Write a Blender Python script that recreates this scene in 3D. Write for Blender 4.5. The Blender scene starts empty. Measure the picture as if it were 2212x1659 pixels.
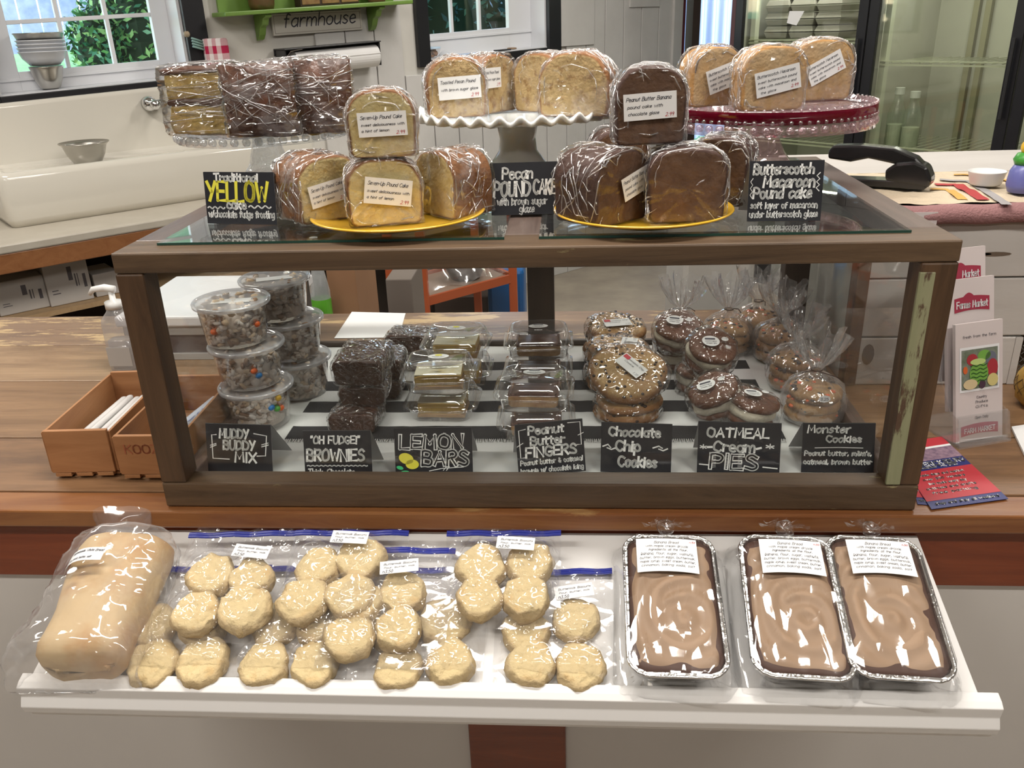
import bpy, bmesh, math, random
import numpy as np
from mathutils import Vector, Matrix, noise as mn
PI = math.pi
sc = bpy.context.scene
COL = sc.collection
rnd = random.Random(7)

# ------------------------------------------------------------------ camera
CAM = np.array([0.0609274, -1.0216366, 1.5532209]); FPX = 1831.853
MR = np.array([[0.99749358, 0.06288655, -0.03243204], [0.00480542, 0.39709083, 0.91776674], [-0.07059365, 0.91562228, -0.39579336]])
cd = bpy.data.cameras.new('camera'); cam = bpy.data.objects.new('camera', cd); COL.objects.link(cam)
cd.sensor_width = 36.0; cd.lens = FPX / 2212 * 36.0; cd.clip_start = 0.02; cd.clip_end = 100
r_, u_, f_ = MR
cam.matrix_world = Matrix(((r_[0], u_[0], -f_[0], CAM[0]), (r_[1], u_[1], -f_[1], CAM[1]), (r_[2], u_[2], -f_[2], CAM[2]), (0, 0, 0, 1)))
sc.camera = cam

# ------------------------------------------------------------------ light
sc.view_settings.view_transform = 'Standard'; sc.view_settings.look = 'None'; sc.view_settings.gamma = 1.0
sc.view_settings.use_curve_mapping = False
sc.view_settings.exposure = 0.62
wd = bpy.data.worlds.new('sky'); sc.world = wd; wd.use_nodes = True
wn = wd.node_tree.nodes; wl = wd.node_tree.links
sky = wn.new('ShaderNodeTexSky'); sky.sky_type = 'NISHITA'; sky.sun_disc = False; sky.sun_elevation = math.radians(35); sky.sun_rotation = math.radians(200)
wl.new(sky.outputs[0], wn['Background'].inputs[0]); wn['Background'].inputs[1].default_value = 1.15
sc.cycles.transparent_max_bounces = 28; sc.cycles.max_bounces = 7; sc.cycles.transmission_bounces = 4
sc.cycles.glossy_bounces = 3; sc.cycles.diffuse_bounces = 3; sc.cycles.caustics_reflective = False; sc.cycles.caustics_refractive = False
sc.cycles.sample_clamp_indirect = 6.0

def area(name, loc, size, energy, col, rot=(0, 0, 0)):
    l = bpy.data.lights.new(name, 'AREA'); l.shape = 'RECTANGLE'; l.size = size[0]; l.size_y = size[1]; l.energy = energy; l.color = col
    o = bpy.data.objects.new(name, l); o.location = loc; o.rotation_euler = rot; COL.objects.link(o); return o
WARM = (1.0, 0.95, 0.88)
for i, (x, y) in enumerate([(-1.5, -1.2), (1.4, -1.2), (-0.05, 0.15), (-1.9, 1.1), (1.5, 1.9), (0.2, 3.0), (-0.1, -2.9)]):
    area('ceiling_tube_light', (x, y, 2.72), (1.2, 0.16), 22 if i < 3 else 17, WARM)

# ------------------------------------------------------------------ helpers
T = 0.92            # counter top height
H = T + 0.375       # display case top
def ray(u, v):
    return np.array([(u - 1106) / FPX, -(v - 829.5) / FPX, 1.0]) @ MR
def K(u, v, z):                                     # point of the level plane z
    d = ray(u, v); return CAM + d * ((z - CAM[2]) / d[2])
def V(u, v, y):                                     # point of the upright plane y
    d = ray(u, v); return CAM + d * ((y - CAM[1]) / d[1])
def PL(u, v, P, n):
    d = ray(u, v); P = np.array(P, float); n = np.array(n, float); return CAM + d * (np.dot(P - CAM, n) / np.dot(d, n))

def S(n, k, v):
    for key in ([k] if not isinstance(k, (list, tuple)) else k):
        if key in n.inputs: n.inputs[key].default_value = v; return
def c4(c): return (c[0], c[1], c[2], 1.0)
MATS = {}
def M(name, col, rough=0.5, metal=0.0, col2=None, scale=20.0, stretch=(1, 1, 1), bump=0.0, bscale=60.0, coat=0.0, spec=0.5, sss=0.0, sharp=(0.35, 0.65), alpha=1.0, detail=4.0, attr=None, col3=None, trans=0.0):
    if name in MATS: return MATS[name]
    m = bpy.data.materials.new(name); m.use_nodes = True; nt = m.node_tree; b = nt.nodes['Principled BSDF']; L = nt.links
    S(b, 'Base Color', c4(col)); S(b, 'Roughness', rough); S(b, 'Metallic', metal); S(b, 'Coat Weight', coat); S(b, 'Coat Roughness', 0.08); S(b, 'Specular IOR Level', spec); S(b, 'Alpha', alpha); S(b, 'Transmission Weight', trans)
    if sss: S(b, 'Subsurface Weight', sss); S(b, 'Subsurface Radius', (0.02, 0.012, 0.006)); S(b, 'Subsurface Scale', 0.3)
    tc = nt.nodes.new('ShaderNodeTexCoord'); mp = nt.nodes.new('ShaderNodeMapping'); L.new(tc.outputs['Object'], mp.inputs[0]); mp.inputs['Scale'].default_value = stretch
    out = None
    if col2 is not None:
        n = nt.nodes.new('ShaderNodeTexNoise'); n.inputs['Scale'].default_value = scale; n.inputs['Detail'].default_value = detail; n.inputs['Roughness'].default_value = 0.6
        L.new(mp.outputs[0], n.inputs['Vector'])
        r = nt.nodes.new('ShaderNodeValToRGB'); r.color_ramp.elements[0].position = sharp[0]; r.color_ramp.elements[1].position = sharp[1]
        r.color_ramp.elements[0].color = c4(col); r.color_ramp.elements[1].color = c4(col2)
        L.new(n.outputs['Fac'], r.inputs[0]); out = r.outputs[0]
    if attr is not None:                            # crust colour carried by a vertex attribute
        a = nt.nodes.new('ShaderNodeAttribute'); a.attribute_name = attr
        n2 = nt.nodes.new('ShaderNodeTexNoise'); n2.inputs['Scale'].default_value = 45; n2.inputs['Detail'].default_value = 3; L.new(tc.outputs['Object'], n2.inputs['Vector'])
        ad = nt.nodes.new('ShaderNodeMath'); ad.operation = 'MULTIPLY_ADD'; L.new(n2.outputs['Fac'], ad.inputs[0]); ad.inputs[1].default_value = 0.7; L.new(a.outputs['Fac'], ad.inputs[2])
        rr = nt.nodes.new('ShaderNodeMapRange'); L.new(ad.outputs[0], rr.inputs[0]); rr.inputs[1].default_value = 0.75; rr.inputs[2].default_value = 1.2
        mx = nt.nodes.new('ShaderNodeMix'); mx.data_type = 'RGBA'; L.new(rr.outputs[0], mx.inputs[0])
        if out is not None: L.new(out, mx.inputs[6])
        else: mx.inputs[6].default_value = c4(col)
        mx.inputs[7].default_value = c4(col3); out = mx.outputs[2]
    if out is not None: L.new(out, b.inputs['Base Color'])
    if bump:
        n = nt.nodes.new('ShaderNodeTexNoise'); n.inputs['Scale'].default_value = bscale; n.inputs['Detail'].default_value = 3; L.new(mp.outputs[0], n.inputs['Vector'])
        bp = nt.nodes.new('ShaderNodeBump'); bp.inputs['Strength'].default_value = bump; bp.inputs['Distance'].default_value = 0.004
        L.new(n.outputs['Fac'], bp.inputs['Height']); L.new(bp.outputs[0], b.inputs['Normal'])
    MATS[name] = m; return m

def FILM(name, tint=(1, 1, 1), base=0.05, fres=0.6, rough=0.12, bump=0.0, bscale=60.0, haze=0.0, hscale=14.0, hcol=(0.9, 0.9, 0.92), hsharp=(0.45, 0.75), stretch=(1, 1, 1), hmin=0.0):
    """clear plastic or glass sheet: mostly see-through, with surface reflections and, where crumpled, a little milkiness"""
    if name in MATS: return MATS[name]
    m = bpy.data.materials.new(name); m.use_nodes = True; nt = m.node_tree; L = nt.links; nt.nodes.remove(nt.nodes['Principled BSDF'])
    out = nt.nodes['Material Output']; tr = nt.nodes.new('ShaderNodeBsdfTransparent'); tr.inputs[0].default_value = c4(tint)
    gl = nt.nodes.new('ShaderNodeBsdfGlossy'); gl.inputs['Roughness'].default_value = rough; gl.inputs[0].default_value = (1, 1, 1, 1)
    fr = nt.nodes.new('ShaderNodeFresnel'); 
    ge = nt.nodes.new('ShaderNodeNewGeometry'); im = nt.nodes.new('ShaderNodeMapRange'); im.inputs[3].default_value = 1.5; im.inputs[4].default_value = 1 / 1.5; L.new(ge.outputs['Backfacing'], im.inputs[0]); L.new(im.outputs[0], fr.inputs[0])
    ma = nt.nodes.new('ShaderNodeMath'); ma.operation = 'MULTIPLY_ADD'; ma.use_clamp = True; ma.inputs[1].default_value = fres; ma.inputs[2].default_value = base
    L.new(fr.outputs[0], ma.inputs[0])
    tc = nt.nodes.new('ShaderNodeTexCoord'); mp = nt.nodes.new('ShaderNodeMapping'); L.new(tc.outputs['Object'], mp.inputs[0]); mp.inputs['Scale'].default_value = stretch
    if bump:
        wv = nt.nodes.new('ShaderNodeTexNoise'); wv.inputs['Scale'].default_value = bscale * 0.4; wv.inputs['Detail'].default_value = 2; L.new(mp.outputs[0], wv.inputs['Vector'])
        mixv = nt.nodes.new('ShaderNodeMix'); mixv.data_type = 'VECTOR'; mixv.inputs[0].default_value = 0.06; L.new(mp.outputs[0], mixv.inputs[4]); L.new(wv.outputs['Color'], mixv.inputs[5])
        vo = nt.nodes.new('ShaderNodeTexVoronoi'); vo.inputs['Scale'].default_value = bscale; L.new(mixv.outputs[1], vo.inputs['Vector'])
        bp = nt.nodes.new('ShaderNodeBump'); bp.inputs['Strength'].default_value = bump; bp.inputs['Distance'].default_value = 0.006
        L.new(vo.outputs['Distance'], bp.inputs['Height'])
        L.new(bp.outputs[0], gl.inputs['Normal']); L.new(bp.outputs[0], fr.inputs['Normal'])
    m1 = nt.nodes.new('ShaderNodeMixShader'); L.new(ma.outputs[0], m1.inputs[0]); L.new(tr.outputs[0], m1.inputs[1]); L.new(gl.outputs[0], m1.inputs[2])
    last = m1
    if haze or hmin:
        n = nt.nodes.new('ShaderNodeTexNoise'); n.inputs['Scale'].default_value = hscale; n.inputs['Detail'].default_value = 5; n.inputs['Roughness'].default_value = 0.65; L.new(mp.outputs[0], n.inputs['Vector'])
        r = nt.nodes.new('ShaderNodeMapRange'); r.inputs[1].default_value = hsharp[0]; r.inputs[2].default_value = hsharp[1]; r.inputs[3].default_value = hmin; r.inputs[4].default_value = haze; L.new(n.outputs['Fac'], r.inputs[0])
        df = nt.nodes.new('ShaderNodeBsdfDiffuse'); df.inputs[0].default_value = c4(hcol); tl = nt.nodes.new('ShaderNodeBsdfTranslucent'); tl.inputs[0].default_value = c4(hcol)
        a = nt.nodes.new('ShaderNodeMixShader'); a.inputs[0].default_value = 0.4; L.new(df.outputs[0], a.inputs[1]); L.new(tl.outputs[0], a.inputs[2])
        m2 = nt.nodes.new('ShaderNodeMixShader'); L.new(r.outputs[0], m2.inputs[0]); L.new(m1.outputs[0], m2.inputs[1]); L.new(a.outputs[0], m2.inputs[2]); last = m2
    L.new(last.outputs[0], out.inputs[0]); MATS[name] = m; return m

def WOOD(name, c1, c2, axis=0, rough=0.5, worn=None, wscale=9.0, wsharp=(0.6, 0.68), grain=26.0, bump=0.25, coat=0.0, wstretch=None):
    if name in MATS: return MATS[name]
    m = bpy.data.materials.new(name); m.use_nodes = True; nt = m.node_tree; b = nt.nodes['Principled BSDF']; L = nt.links
    S(b, 'Roughness', rough); S(b, 'Coat Weight', coat); S(b, 'Coat Roughness', 0.2)
    st = [1, 1, 1]; st[axis] = 0.09
    tc = nt.nodes.new('ShaderNodeTexCoord'); mp = nt.nodes.new('ShaderNodeMapping'); L.new(tc.outputs['Object'], mp.inputs[0]); mp.inputs['Scale'].default_value = st
    n = nt.nodes.new('ShaderNodeTexNoise'); n.inputs['Scale'].default_value = grain; n.inputs['Detail'].default_value = 7; n.inputs['Roughness'].default_value = 0.7; n.inputs['Distortion'].default_value = 1.2; L.new(mp.outputs[0], n.inputs['Vector'])
    r = nt.nodes.new('ShaderNodeValToRGB'); e = r.color_ramp.elements; e[0].position = 0.3; e[1].position = 0.7; e[0].color = c4(c1); e[1].color = c4(c2); L.new(n.outputs['Fac'], r.inputs[0])
    out = r.outputs[0]
    if worn is not None:
        mp2 = nt.nodes.new('ShaderNodeMapping'); L.new(tc.outputs['Object'], mp2.inputs[0])
        s2 = [1, 1, 1]; s2[axis] = 0.22; mp2.inputs['Scale'].default_value = wstretch or s2
        n2 = nt.nodes.new('ShaderNodeTexNoise'); n2.inputs['Scale'].default_value = wscale; n2.inputs['Detail'].default_value = 8; n2.inputs['Roughness'].default_value = 0.68; L.new(mp2.outputs[0], n2.inputs['Vector'])
        rr = nt.nodes.new('ShaderNodeMapRange'); rr.inputs[1].default_value = wsharp[0]; rr.inputs[2].default_value = wsharp[1]; L.new(n2.outputs['Fac'], rr.inputs[0])
        mx = nt.nodes.new('ShaderNodeMix'); mx.data_type = 'RGBA'; L.new(rr.outputs[0], mx.inputs[0]); L.new(out, mx.inputs[6]); mx.inputs[7].default_value = c4(worn); out = mx.outputs[2]
    L.new(out, b.inputs['Base Color'])
    bp = nt.nodes.new('ShaderNodeBump'); bp.inputs['Strength'].default_value = bump; bp.inputs['Distance'].default_value = 0.002; L.new(n.outputs['Fac'], bp.inputs['Height']); L.new(bp.outputs[0], b.inputs['Normal'])
    MATS[name] = m; return m

class MB:
    def __init__(s): s.v = []; s.f = []; s.m = []; s.a = []
    def add(s, vs, fs, mi=0, at=0.0):
        o = len(s.v); s.v += [tuple(map(float, p)) for p in vs]; s.f += [tuple(i + o for i in f) for f in fs]; s.m += [mi] * len(fs)
        s.a += list(at) if hasattr(at, '__len__') else [at] * len(vs); return s
    def box(s, x0, y0, z0, x1, y1, z1, mi=0):
        v = [(x, y, z) for x in (x0, x1) for y in (y0, y1) for z in (z0, z1)]
        return s.add(v, [(0, 1, 3, 2), (4, 6, 7, 5), (0, 4, 5, 1), (2, 3, 7, 6), (0, 2, 6, 4), (1, 5, 7, 3)], mi)
    def prism(s, pts, ax, bx, nx, org, d0, d1, mi=0):   # polygon in plane (ax,bx) swept along nx
        ax, bx, nx, org = map(np.array, (ax, bx, nx, org)); n = len(pts)
        v = [org + ax * p[0] + bx * p[1] + nx * d for d in (d0, d1) for p in pts]
        return s.add(v, [tuple(range(n)), tuple(range(2 * n - 1, n - 1, -1))] + [(i, (i + 1) % n, n + (i + 1) % n, n + i) for i in range(n)], mi)
    def bar(s, a, b, w, h, up=(0, 0, 1), mi=0):
        a, b, up = np.array(a, float), np.array(b, float), np.array(up, float); d = b - a; d /= np.linalg.norm(d); sx = np.cross(d, up); sx /= np.linalg.norm(sx); uz = np.cross(sx, d)
        v = [p + sx * i * w / 2 + uz * j * h / 2 for p in (a, b) for i, j in ((-1, -1), (1, -1), (1, 1), (-1, 1))]
        return s.add(v, [(0, 1, 2, 3), (7, 6, 5, 4)] + [(i, (i + 1) % 4, 4 + (i + 1) % 4, 4 + i) for i in range(4)], mi)
    def loft(s, rings, c0=True, c1=True, mi=0, at=None, closed=True):
        n = len(rings[0]); vs = [p for r in rings for p in r]; fs = []
        av = None if at is None else [a for a in at for _ in range(n)]
        for k in range(len(rings) - 1):
            for i in range(n if closed else n - 1):
                j = (i + 1) % n; fs.append((k * n + i, k * n + j, (k + 1) * n + j, (k + 1) * n + i))
        def cap(k, rev):
            ct = np.mean(np.array(rings[k], float), axis=0); vs.append(ct)
            if av is not None: av.append(at[k])
            ci = len(vs) - 1
            for i in range(n):
                j = (i + 1) % n; fs.append((ci, k * n + j, k * n + i) if rev else (ci, k * n + i, k * n + j))
        if c0: cap(0, False)
        if c1: cap(len(rings) - 1, True)
        return s.add(vs, fs, mi, 0.0 if av is None else av)
    def lathe(s, prof, seg=32, cen=(0, 0, 0), mi=0, c0=False, c1=False, wob=None):
        rings = []
        for r, z in prof:
            ring = []
            for i in range(seg):
                t = 2 * PI * i / seg; rr = r * (1 + (wob(t, r, z) if wob else 0)); ring.append((cen[0] + rr * math.cos(t), cen[1] + rr * math.sin(t), cen[2] + z))
            rings.append(ring)
        return s.loft(rings, c0, c1, mi)
    def tube(s, pts, r, seg=8, mi=0, caps=True):
        P = [np.array(p, float) for p in pts]; rings = []; prev = None
        for i, p in enumerate(P):
            d = P[min(i + 1, len(P) - 1)] - P[max(i - 1, 0)]; d /= (np.linalg.norm(d) + 1e-12)
            if prev is None:
                a = np.array([0, 0, 1.0]) if abs(d[2]) < .9 else np.array([1.0, 0, 0])
            else: a = prev
            x = a - d * np.dot(a, d); x /= (np.linalg.norm(x) + 1e-12); prev = x; y = np.cross(d, x); rr = r[i] if hasattr(r, '__len__') else r
            rings.append([p + rr * (x * math.cos(2 * PI * k / seg) + y * math.sin(2 * PI * k / seg)) for k in range(seg)])
        return s.loft(rings, caps, caps, mi)
    def grid(s, fn, nu, nv, mi=0, at=None):
        vs = [fn(i / nu, j / nv) for j in range(nv + 1) for i in range(nu + 1)]; w = nu + 1
        return s.add(vs, [(j * w + i, j * w + i + 1, (j + 1) * w + i + 1, (j + 1) * w + i) for j in range(nv) for i in range(nu)], mi, 0.0 if at is None else [at(i / nu, j / nv) for j in range(nv + 1) for i in range(nu + 1)])
    def ball(s, c, r, seg=8, rg=6, mi=0, sc3=(1, 1, 1)):
        pr = [(max(1e-4, math.sin(PI * k / rg)), -math.cos(PI * k / rg)) for k in range(1, rg)]
        rings = [[(c[0] + r * sc3[0] * a * math.cos(2 * PI * i / seg), c[1] + r * sc3[1] * a * math.sin(2 * PI * i / seg), c[2] + r * sc3[2] * z) for i in range(seg)] for a, z in pr]
        return s.loft(rings, True, True, mi)
    def warp(s, fn): s.v = [tuple(map(float, fn(np.array(p)))) for p in s.v]; return s
    def mesh(s, name, mats, smooth=False, attr=None, flip=True):
        me = bpy.data.meshes.new(name); me.from_pydata(s.v, [], s.f)
        for m in (mats if isinstance(mats, (list, tuple)) else [mats]): me.materials.append(m)
        me.polygons.foreach_set('material_index', s.m)
        if attr: a = me.attributes.new(attr, 'FLOAT', 'POINT'); a.data.foreach_set('value', s.a)
        if flip:
            bm = bmesh.new(); bm.from_mesh(me); bmesh.ops.recalc_face_normals(bm, faces=bm.faces); bm.to_mesh(me); bm.free()
        if smooth: me.polygons.foreach_set('use_smooth', [True] * len(me.polygons))
        me.update(); return me

def put(name, mesh, parent=None, loc=(0, 0, 0), rot=(0, 0, 0), bevel=0.0, seg=2, smooth_by=0):
    o = bpy.data.objects.new(name, mesh); COL.objects.link(o); o.location = loc; o.rotation_euler = rot
    if parent is not None:
        o.parent = parent
    if bevel:
        b = o.modifiers.new('edge', 'BEVEL'); b.width = bevel; b.segments = seg; b.limit_method = 'ANGLE'; b.angle_limit = 0.6
    return o
def tag(o, label=None, cat=None, group=None, kind=None):
    if label: o['label'] = label
    if cat: o['category'] = cat
    if group: o['group'] = group
    if kind: o['kind'] = kind
    return o
def thing(name, label, cat, loc=(0, 0, 0), rz=0.0, group=None, rot=None):
    o = bpy.data.objects.new(name, None); o.empty_display_size = 0.05; COL.objects.link(o); o.location = loc; o.rotation_euler = rot or (0, 0, rz)
    bpy.context.view_layer.update() if False else None
    return tag(o, label, cat, group)
def P(name, mb, mats, root, smooth=False, bevel=0.0, attr=None, label=None, kind=None, world=False, flip=True, loc=(0, 0, 0), rot=(0, 0, 0)):
    """one part of a thing; world=True when the mesh was laid out in world coordinates"""
    if world:
        inv = np.array((Matrix.LocRotScale(root.location, root.rotation_euler, None)).inverted())
        mb.v = [tuple((inv @ np.array([p[0], p[1], p[2], 1.0]))[:3]) for p in mb.v]
    o = put(name, mb.mesh(name, mats, smooth, attr, flip), root, loc, rot, bevel)
    if label: o['label'] = label
    if kind: o['kind'] = kind
    return o
def one(name, mb, mats, label, cat, loc=(0, 0, 0), rot=(0, 0, 0), group=None, smooth=False, bevel=0.0, attr=None, kind=None):
    return tag(put(name, mb.mesh(name, mats, smooth, attr), None, loc, rot, bevel), label, cat, group, kind)
def struct(name, mb, mats, loc=(0, 0, 0), smooth=False, bevel=0.0, parent=None):
    o = put(name, mb.mesh(name, mats, smooth), parent, loc, (0, 0, 0), bevel)
    if parent is None: o['kind'] = 'structure'
    return o
def copy_thing(o, loc, rot, label, group=None):
    def cp(x, par):
        c = x.copy(); COL.objects.link(c); c.parent = par
        for ch in KIDS.get(x.name, []): cp(ch, c)
        return c
    KIDS = {}
    for x in bpy.data.objects:
        if x.parent: KIDS.setdefault(x.parent.name, []).append(x)
    c = cp(o, None); c.location = loc; c.rotation_euler = rot; c['label'] = label
    if group: c['group'] = group
    return c
def fbm(p, s, seed=0.0):
    return mn.noise(Vector((p[0] * s + seed, p[1] * s - seed * .7, p[2] * s + seed * 1.3)))
def ridge(p, s, seed=0.0): return 1 - abs(fbm(p, s, seed)) * 2.2
def jag(mb, amp, s, seed=0.0, ridged=False):
    def f(p):
        g = (ridge if ridged else fbm)
        return p + np.array([g(p, s, seed), g(p, s, seed + 11.3), g(p, s, seed + 23.7)]) * amp
    return mb.warp(f)

def fine(rings, n):                                  # denser ring spacing so that creases can form
    out = []
    for i in range(len(rings) - 1):
        a, b = np.array(rings[i]), np.array(rings[i + 1])
        for k in range(n): out.append(a + (b - a) * k / n)
    return out + [np.array(rings[-1])]

# ------------------------------------------------------------------ hand lettering: a single stroke pen alphabet
G = {
'A': (4, '0,0 2,6 4,0|.8,2 3.2,2'), 'B': (3.8, '0,0 0,6|~0,6 2.6,6 3.3,4.8 2.4,3.3 0,3.2|~0,3.2 3,3 3.8,1.6 3,.1 0,0'), 'C': (3.9, '~3.8,5 2.4,6 .6,5 0,3 .6,1 2.4,0 3.8,.9'),
'D': (3.9, '0,0 0,6|~0,6 2.4,5.7 3.9,4.1 3.9,1.9 2.4,.3 0,0'), 'E': (3.4, '3.4,6 0,6 0,0 3.5,0|0,3 2.8,3'), 'F': (3.4, '3.4,6 0,6 0,0|0,3 2.6,3'),
'G': (4, '~3.8,5 2.4,6 .6,5 0,3 .6,1 2.2,0 3.8,.9 3.9,2.6|3.9,2.6 2.2,2.6'), 'H': (3.6, '0,0 0,6|3.6,0 3.6,6|0,3 3.6,3'), 'I': (.6, '.3,0 .3,6'), 'J': (3, '~3,6 3,1.4 1.8,0 .2,1.2'),
'K': (3.6, '0,0 0,6|3.4,6 0,2.6|1,3.5 3.6,0'), 'L': (3.2, '0,6 0,0 3.2,0'), 'M': (4.4, '0,0 .4,6 2.2,2.2 4,6 4.4,0'), 'N': (3.6, '0,0 0,6 3.6,0 3.6,6'),
'O': (4, '~2,6 .5,5.2 0,3 .5,.8 2,0 3.5,.8 4,3 3.5,5.2 2,6'), 'P': (3.6, '0,0 0,6|~0,6 2.6,6 3.6,4.6 2.6,3 0,2.8'), 'R': (3.6, '0,0 0,6|~0,6 2.6,6 3.5,4.7 2.5,3.2 0,3|1.5,3.1 3.6,0'),
'S': (3.4, '~3.3,5.2 2,6 .5,5.3 .5,4 2,3.1 3.3,2.2 3.3,.8 1.8,0 0,.8'), 'T': (4, '0,6 4,6|2,6 2,0'), 'U': (3.6, '~0,6 0,1.8 .8,.2 2.7,.1 3.6,1.8 3.6,6'), 'V': (4, '0,6 2,0 4,6'),
'W': (5.2, '0,6 1.3,0 2.6,4.4 3.9,0 5.2,6'), 'X': (3.6, '0,0 3.6,6|0,6 3.6,0'), 'Y': (3.8, '0,6 1.9,3|3.8,6 1.2,0'), 'Z': (3.6, '0,6 3.6,6 0,0 3.6,0'),
'a': (3, '~2.9,3.3 1.6,4 .2,2.9 .1,1 1.3,0 2.8,1.2|2.9,4 2.9,0'), 'b': (3, '0,6 0,0|~0,1 1.5,0 2.9,1 2.9,2.9 1.5,4 0,2.9'), 'c': (2.8, '~2.7,3.3 1.5,4 .2,3 .1,1 1.4,0 2.8,.7'),
'd': (3, '2.9,6 2.9,0|~2.9,1 1.4,0 .1,1 .1,2.9 1.4,4 2.9,2.9'), 'e': (2.9, '.1,2 2.8,2.3|~2.8,2.3 2.4,3.7 1.2,4 .1,2.7 .3,.7 1.5,0 2.8,.6'), 'f': (2.4, '~2.5,5.5 1.5,6 .9,5 .8,0|0,3.7 2,3.7'),
'g': (3, '~2.9,3.2 1.6,4 .2,3 .1,1.2 1.4,.3 2.8,1.3|~2.9,4 2.9,-1 1.6,-2 .2,-1.4'), 'h': (2.9, '0,6 0,0|~0,2.6 1.4,4 2.8,3 2.9,0'), 'i': (.6, '.3,3.9 .3,0|.3,5.3 .35,5.6'), 'j': (1.6, '~1.2,3.9 1.2,-1.2 .2,-2|1.2,5.3 1.25,5.6'),
'k': (2.7, '0,6 0,0|2.5,4 0,1.7|.8,2.4 2.7,0'), 'l': (.6, '.3,6 .3,0'), 'm': (4.6, '0,4 0,0|~0,2.6 1.1,4 2.2,3 2.3,0|~2.3,2.6 3.4,4 4.5,3 4.6,0'), 'n': (2.9, '0,4 0,0|~0,2.6 1.4,4 2.8,3 2.9,0'),
'o': (3, '~1.5,4 .3,3.3 0,2 .4,.6 1.5,0 2.6,.6 3,2 2.7,3.3 1.5,4'), 'p': (3, '0,4 0,-2|~0,1 1.5,0 2.9,1 2.9,2.9 1.5,4 0,2.9'), 'r': (2.1, '0,4 0,0|~0,2.4 1,3.8 2.2,3.8'),
's': (2.6, '~2.5,3.4 1.4,4 .3,3.2 1.3,2.1 2.5,1.1 1.4,0 .1,.6'), 't': (2.2, '1,5.6 1,.5 1.9,0|0,3.9 2.2,3.9'), 'u': (2.9, '~0,4 0,1.1 1.2,0 2.8,1.2|2.9,4 2.9,0'), 'v': (2.8, '0,4 1.4,0 2.8,4'), 'w': (4.2, '0,4 1,0 2.1,3.2 3.2,0 4.2,4'),
'x': (2.6, '0,0 2.6,4|0,4 2.6,0'), 'y': (2.8, '0,4 1.4,.4|2.8,4 .6,-2'), 'z': (2.6, '0,4 2.6,4 0,0 2.6,0'),
'1': (1.4, '0,4.8 1,6 1,0'), '2': (3.2, '~.1,4.8 1.5,6 3,4.8 2.4,2.8 0,0|0,0 3.3,0'), '3': (3.2, '~.2,5.4 1.6,6 3,4.9 1.3,3.2 3.1,1.6 1.6,0 0,.7'), '5': (3.2, '3,6 .4,6 .2,3.4|~.2,3.4 2,3.9 3.2,2 1.7,0 0,.6'), '7': (3.2, '0,6 3.2,6 1,0'),
'9': (3.1, '~3,4.4 1.6,3 .2,4.4 1.5,6 3,4.8 2.6,0'), '0': (3.2, '~1.6,6 .1,3 1.6,0 3.1,3 1.6,6'), '.': (.5, '.2,0 .3,.3'), ',': (.7, '.5,.5 .1,-1.1'), '-': (2, '0,2.4 2,2.6'), '!': (.6, '.3,6 .3,1.8|.3,.4 .3,.1'), "'": (.5, '.4,6 .1,4.8'),
'"': (1.4, '.2,6 .1,4.9|1.2,6 1.1,4.9'), '/': (2.2, '0,0 2.2,6'), '&': (3.2, '~3.2,0 .6,4.6 1.4,5.8 2.2,4.8 .2,1.6 1.4,0 3.2,2'), '~': (3.4, '~0,2.6 .9,3.4 2,2.4 3.2,3.2'), '*': (3, '1.5,4.6 1.5,1.4|0,3.8 3,2.2|0,2.2 3,3.8'), ':': (.5, '.2,.4 .2,.6|.2,3 .2,3.2'), ' ': (2.0, '')}
def crom(pts, n=5):
    out = []; Q = [pts[0]] + pts + [pts[-1]]
    for i in range(1, len(Q) - 2):
        a, b, c, d = (np.array(q) for q in Q[i - 1:i + 3])
        for k in range(n):
            t = k / n; out.append(0.5 * ((2 * b) + (c - a) * t + (2 * a - 5 * b + 4 * c - d) * t * t + (3 * b - 3 * c + d - a) * t ** 3))
    out.append(np.array(pts[-1])); return out
def strokes(txt, gap=1.1):
    x = 0.0; res = []
    for ch in txt:
        w, s = G.get(ch, G['n'])
        for seg in s.split('|'):
            if not seg: continue
            cur = seg[0] == '~'; pts = [tuple(map(float, q.split(','))) for q in seg.lstrip('~').split()]
            pl = crom(pts, 4) if cur and len(pts) > 2 else [np.array(q) for q in pts]
            res.append([p + np.array([x, 0]) for p in pl])
        x += w + gap
    return res, max(x - gap, 1e-3)
def ribbon(mb, pl, lw, mapf, lift=0.0, mi=0):
    n = len(pl); L = []; R = []
    for i in range(n):
        a = pl[max(i - 1, 0)]; b = pl[min(i + 1, n - 1)]; d = np.array(b) - np.array(a); l = np.hypot(*d); d = d / l if l > 1e-9 else np.array([1, 0])
        p = np.array(pl[i], float)
        if i == 0: p = p - d * lw * .45
        if i == n - 1: p = p + d * lw * .45
        q = np.array([-d[1], d[0]]) * lw / 2; L.append(p + q); R.append(p - q)
    mb.add([mapf(p[0], p[1], lift) for p in L + R], [(i, i + 1, n + i + 1, n + i) for i in range(n - 1)], mi)
    for i in range(1, n - 1):                           # round joints
        mb.add([mapf(pl[i][0] + lw / 2 * math.cos(a), pl[i][1] + lw / 2 * math.sin(a), lift) for a in np.linspace(0, 2 * PI, 7)[:-1]], [tuple(range(6))], mi)
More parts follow.
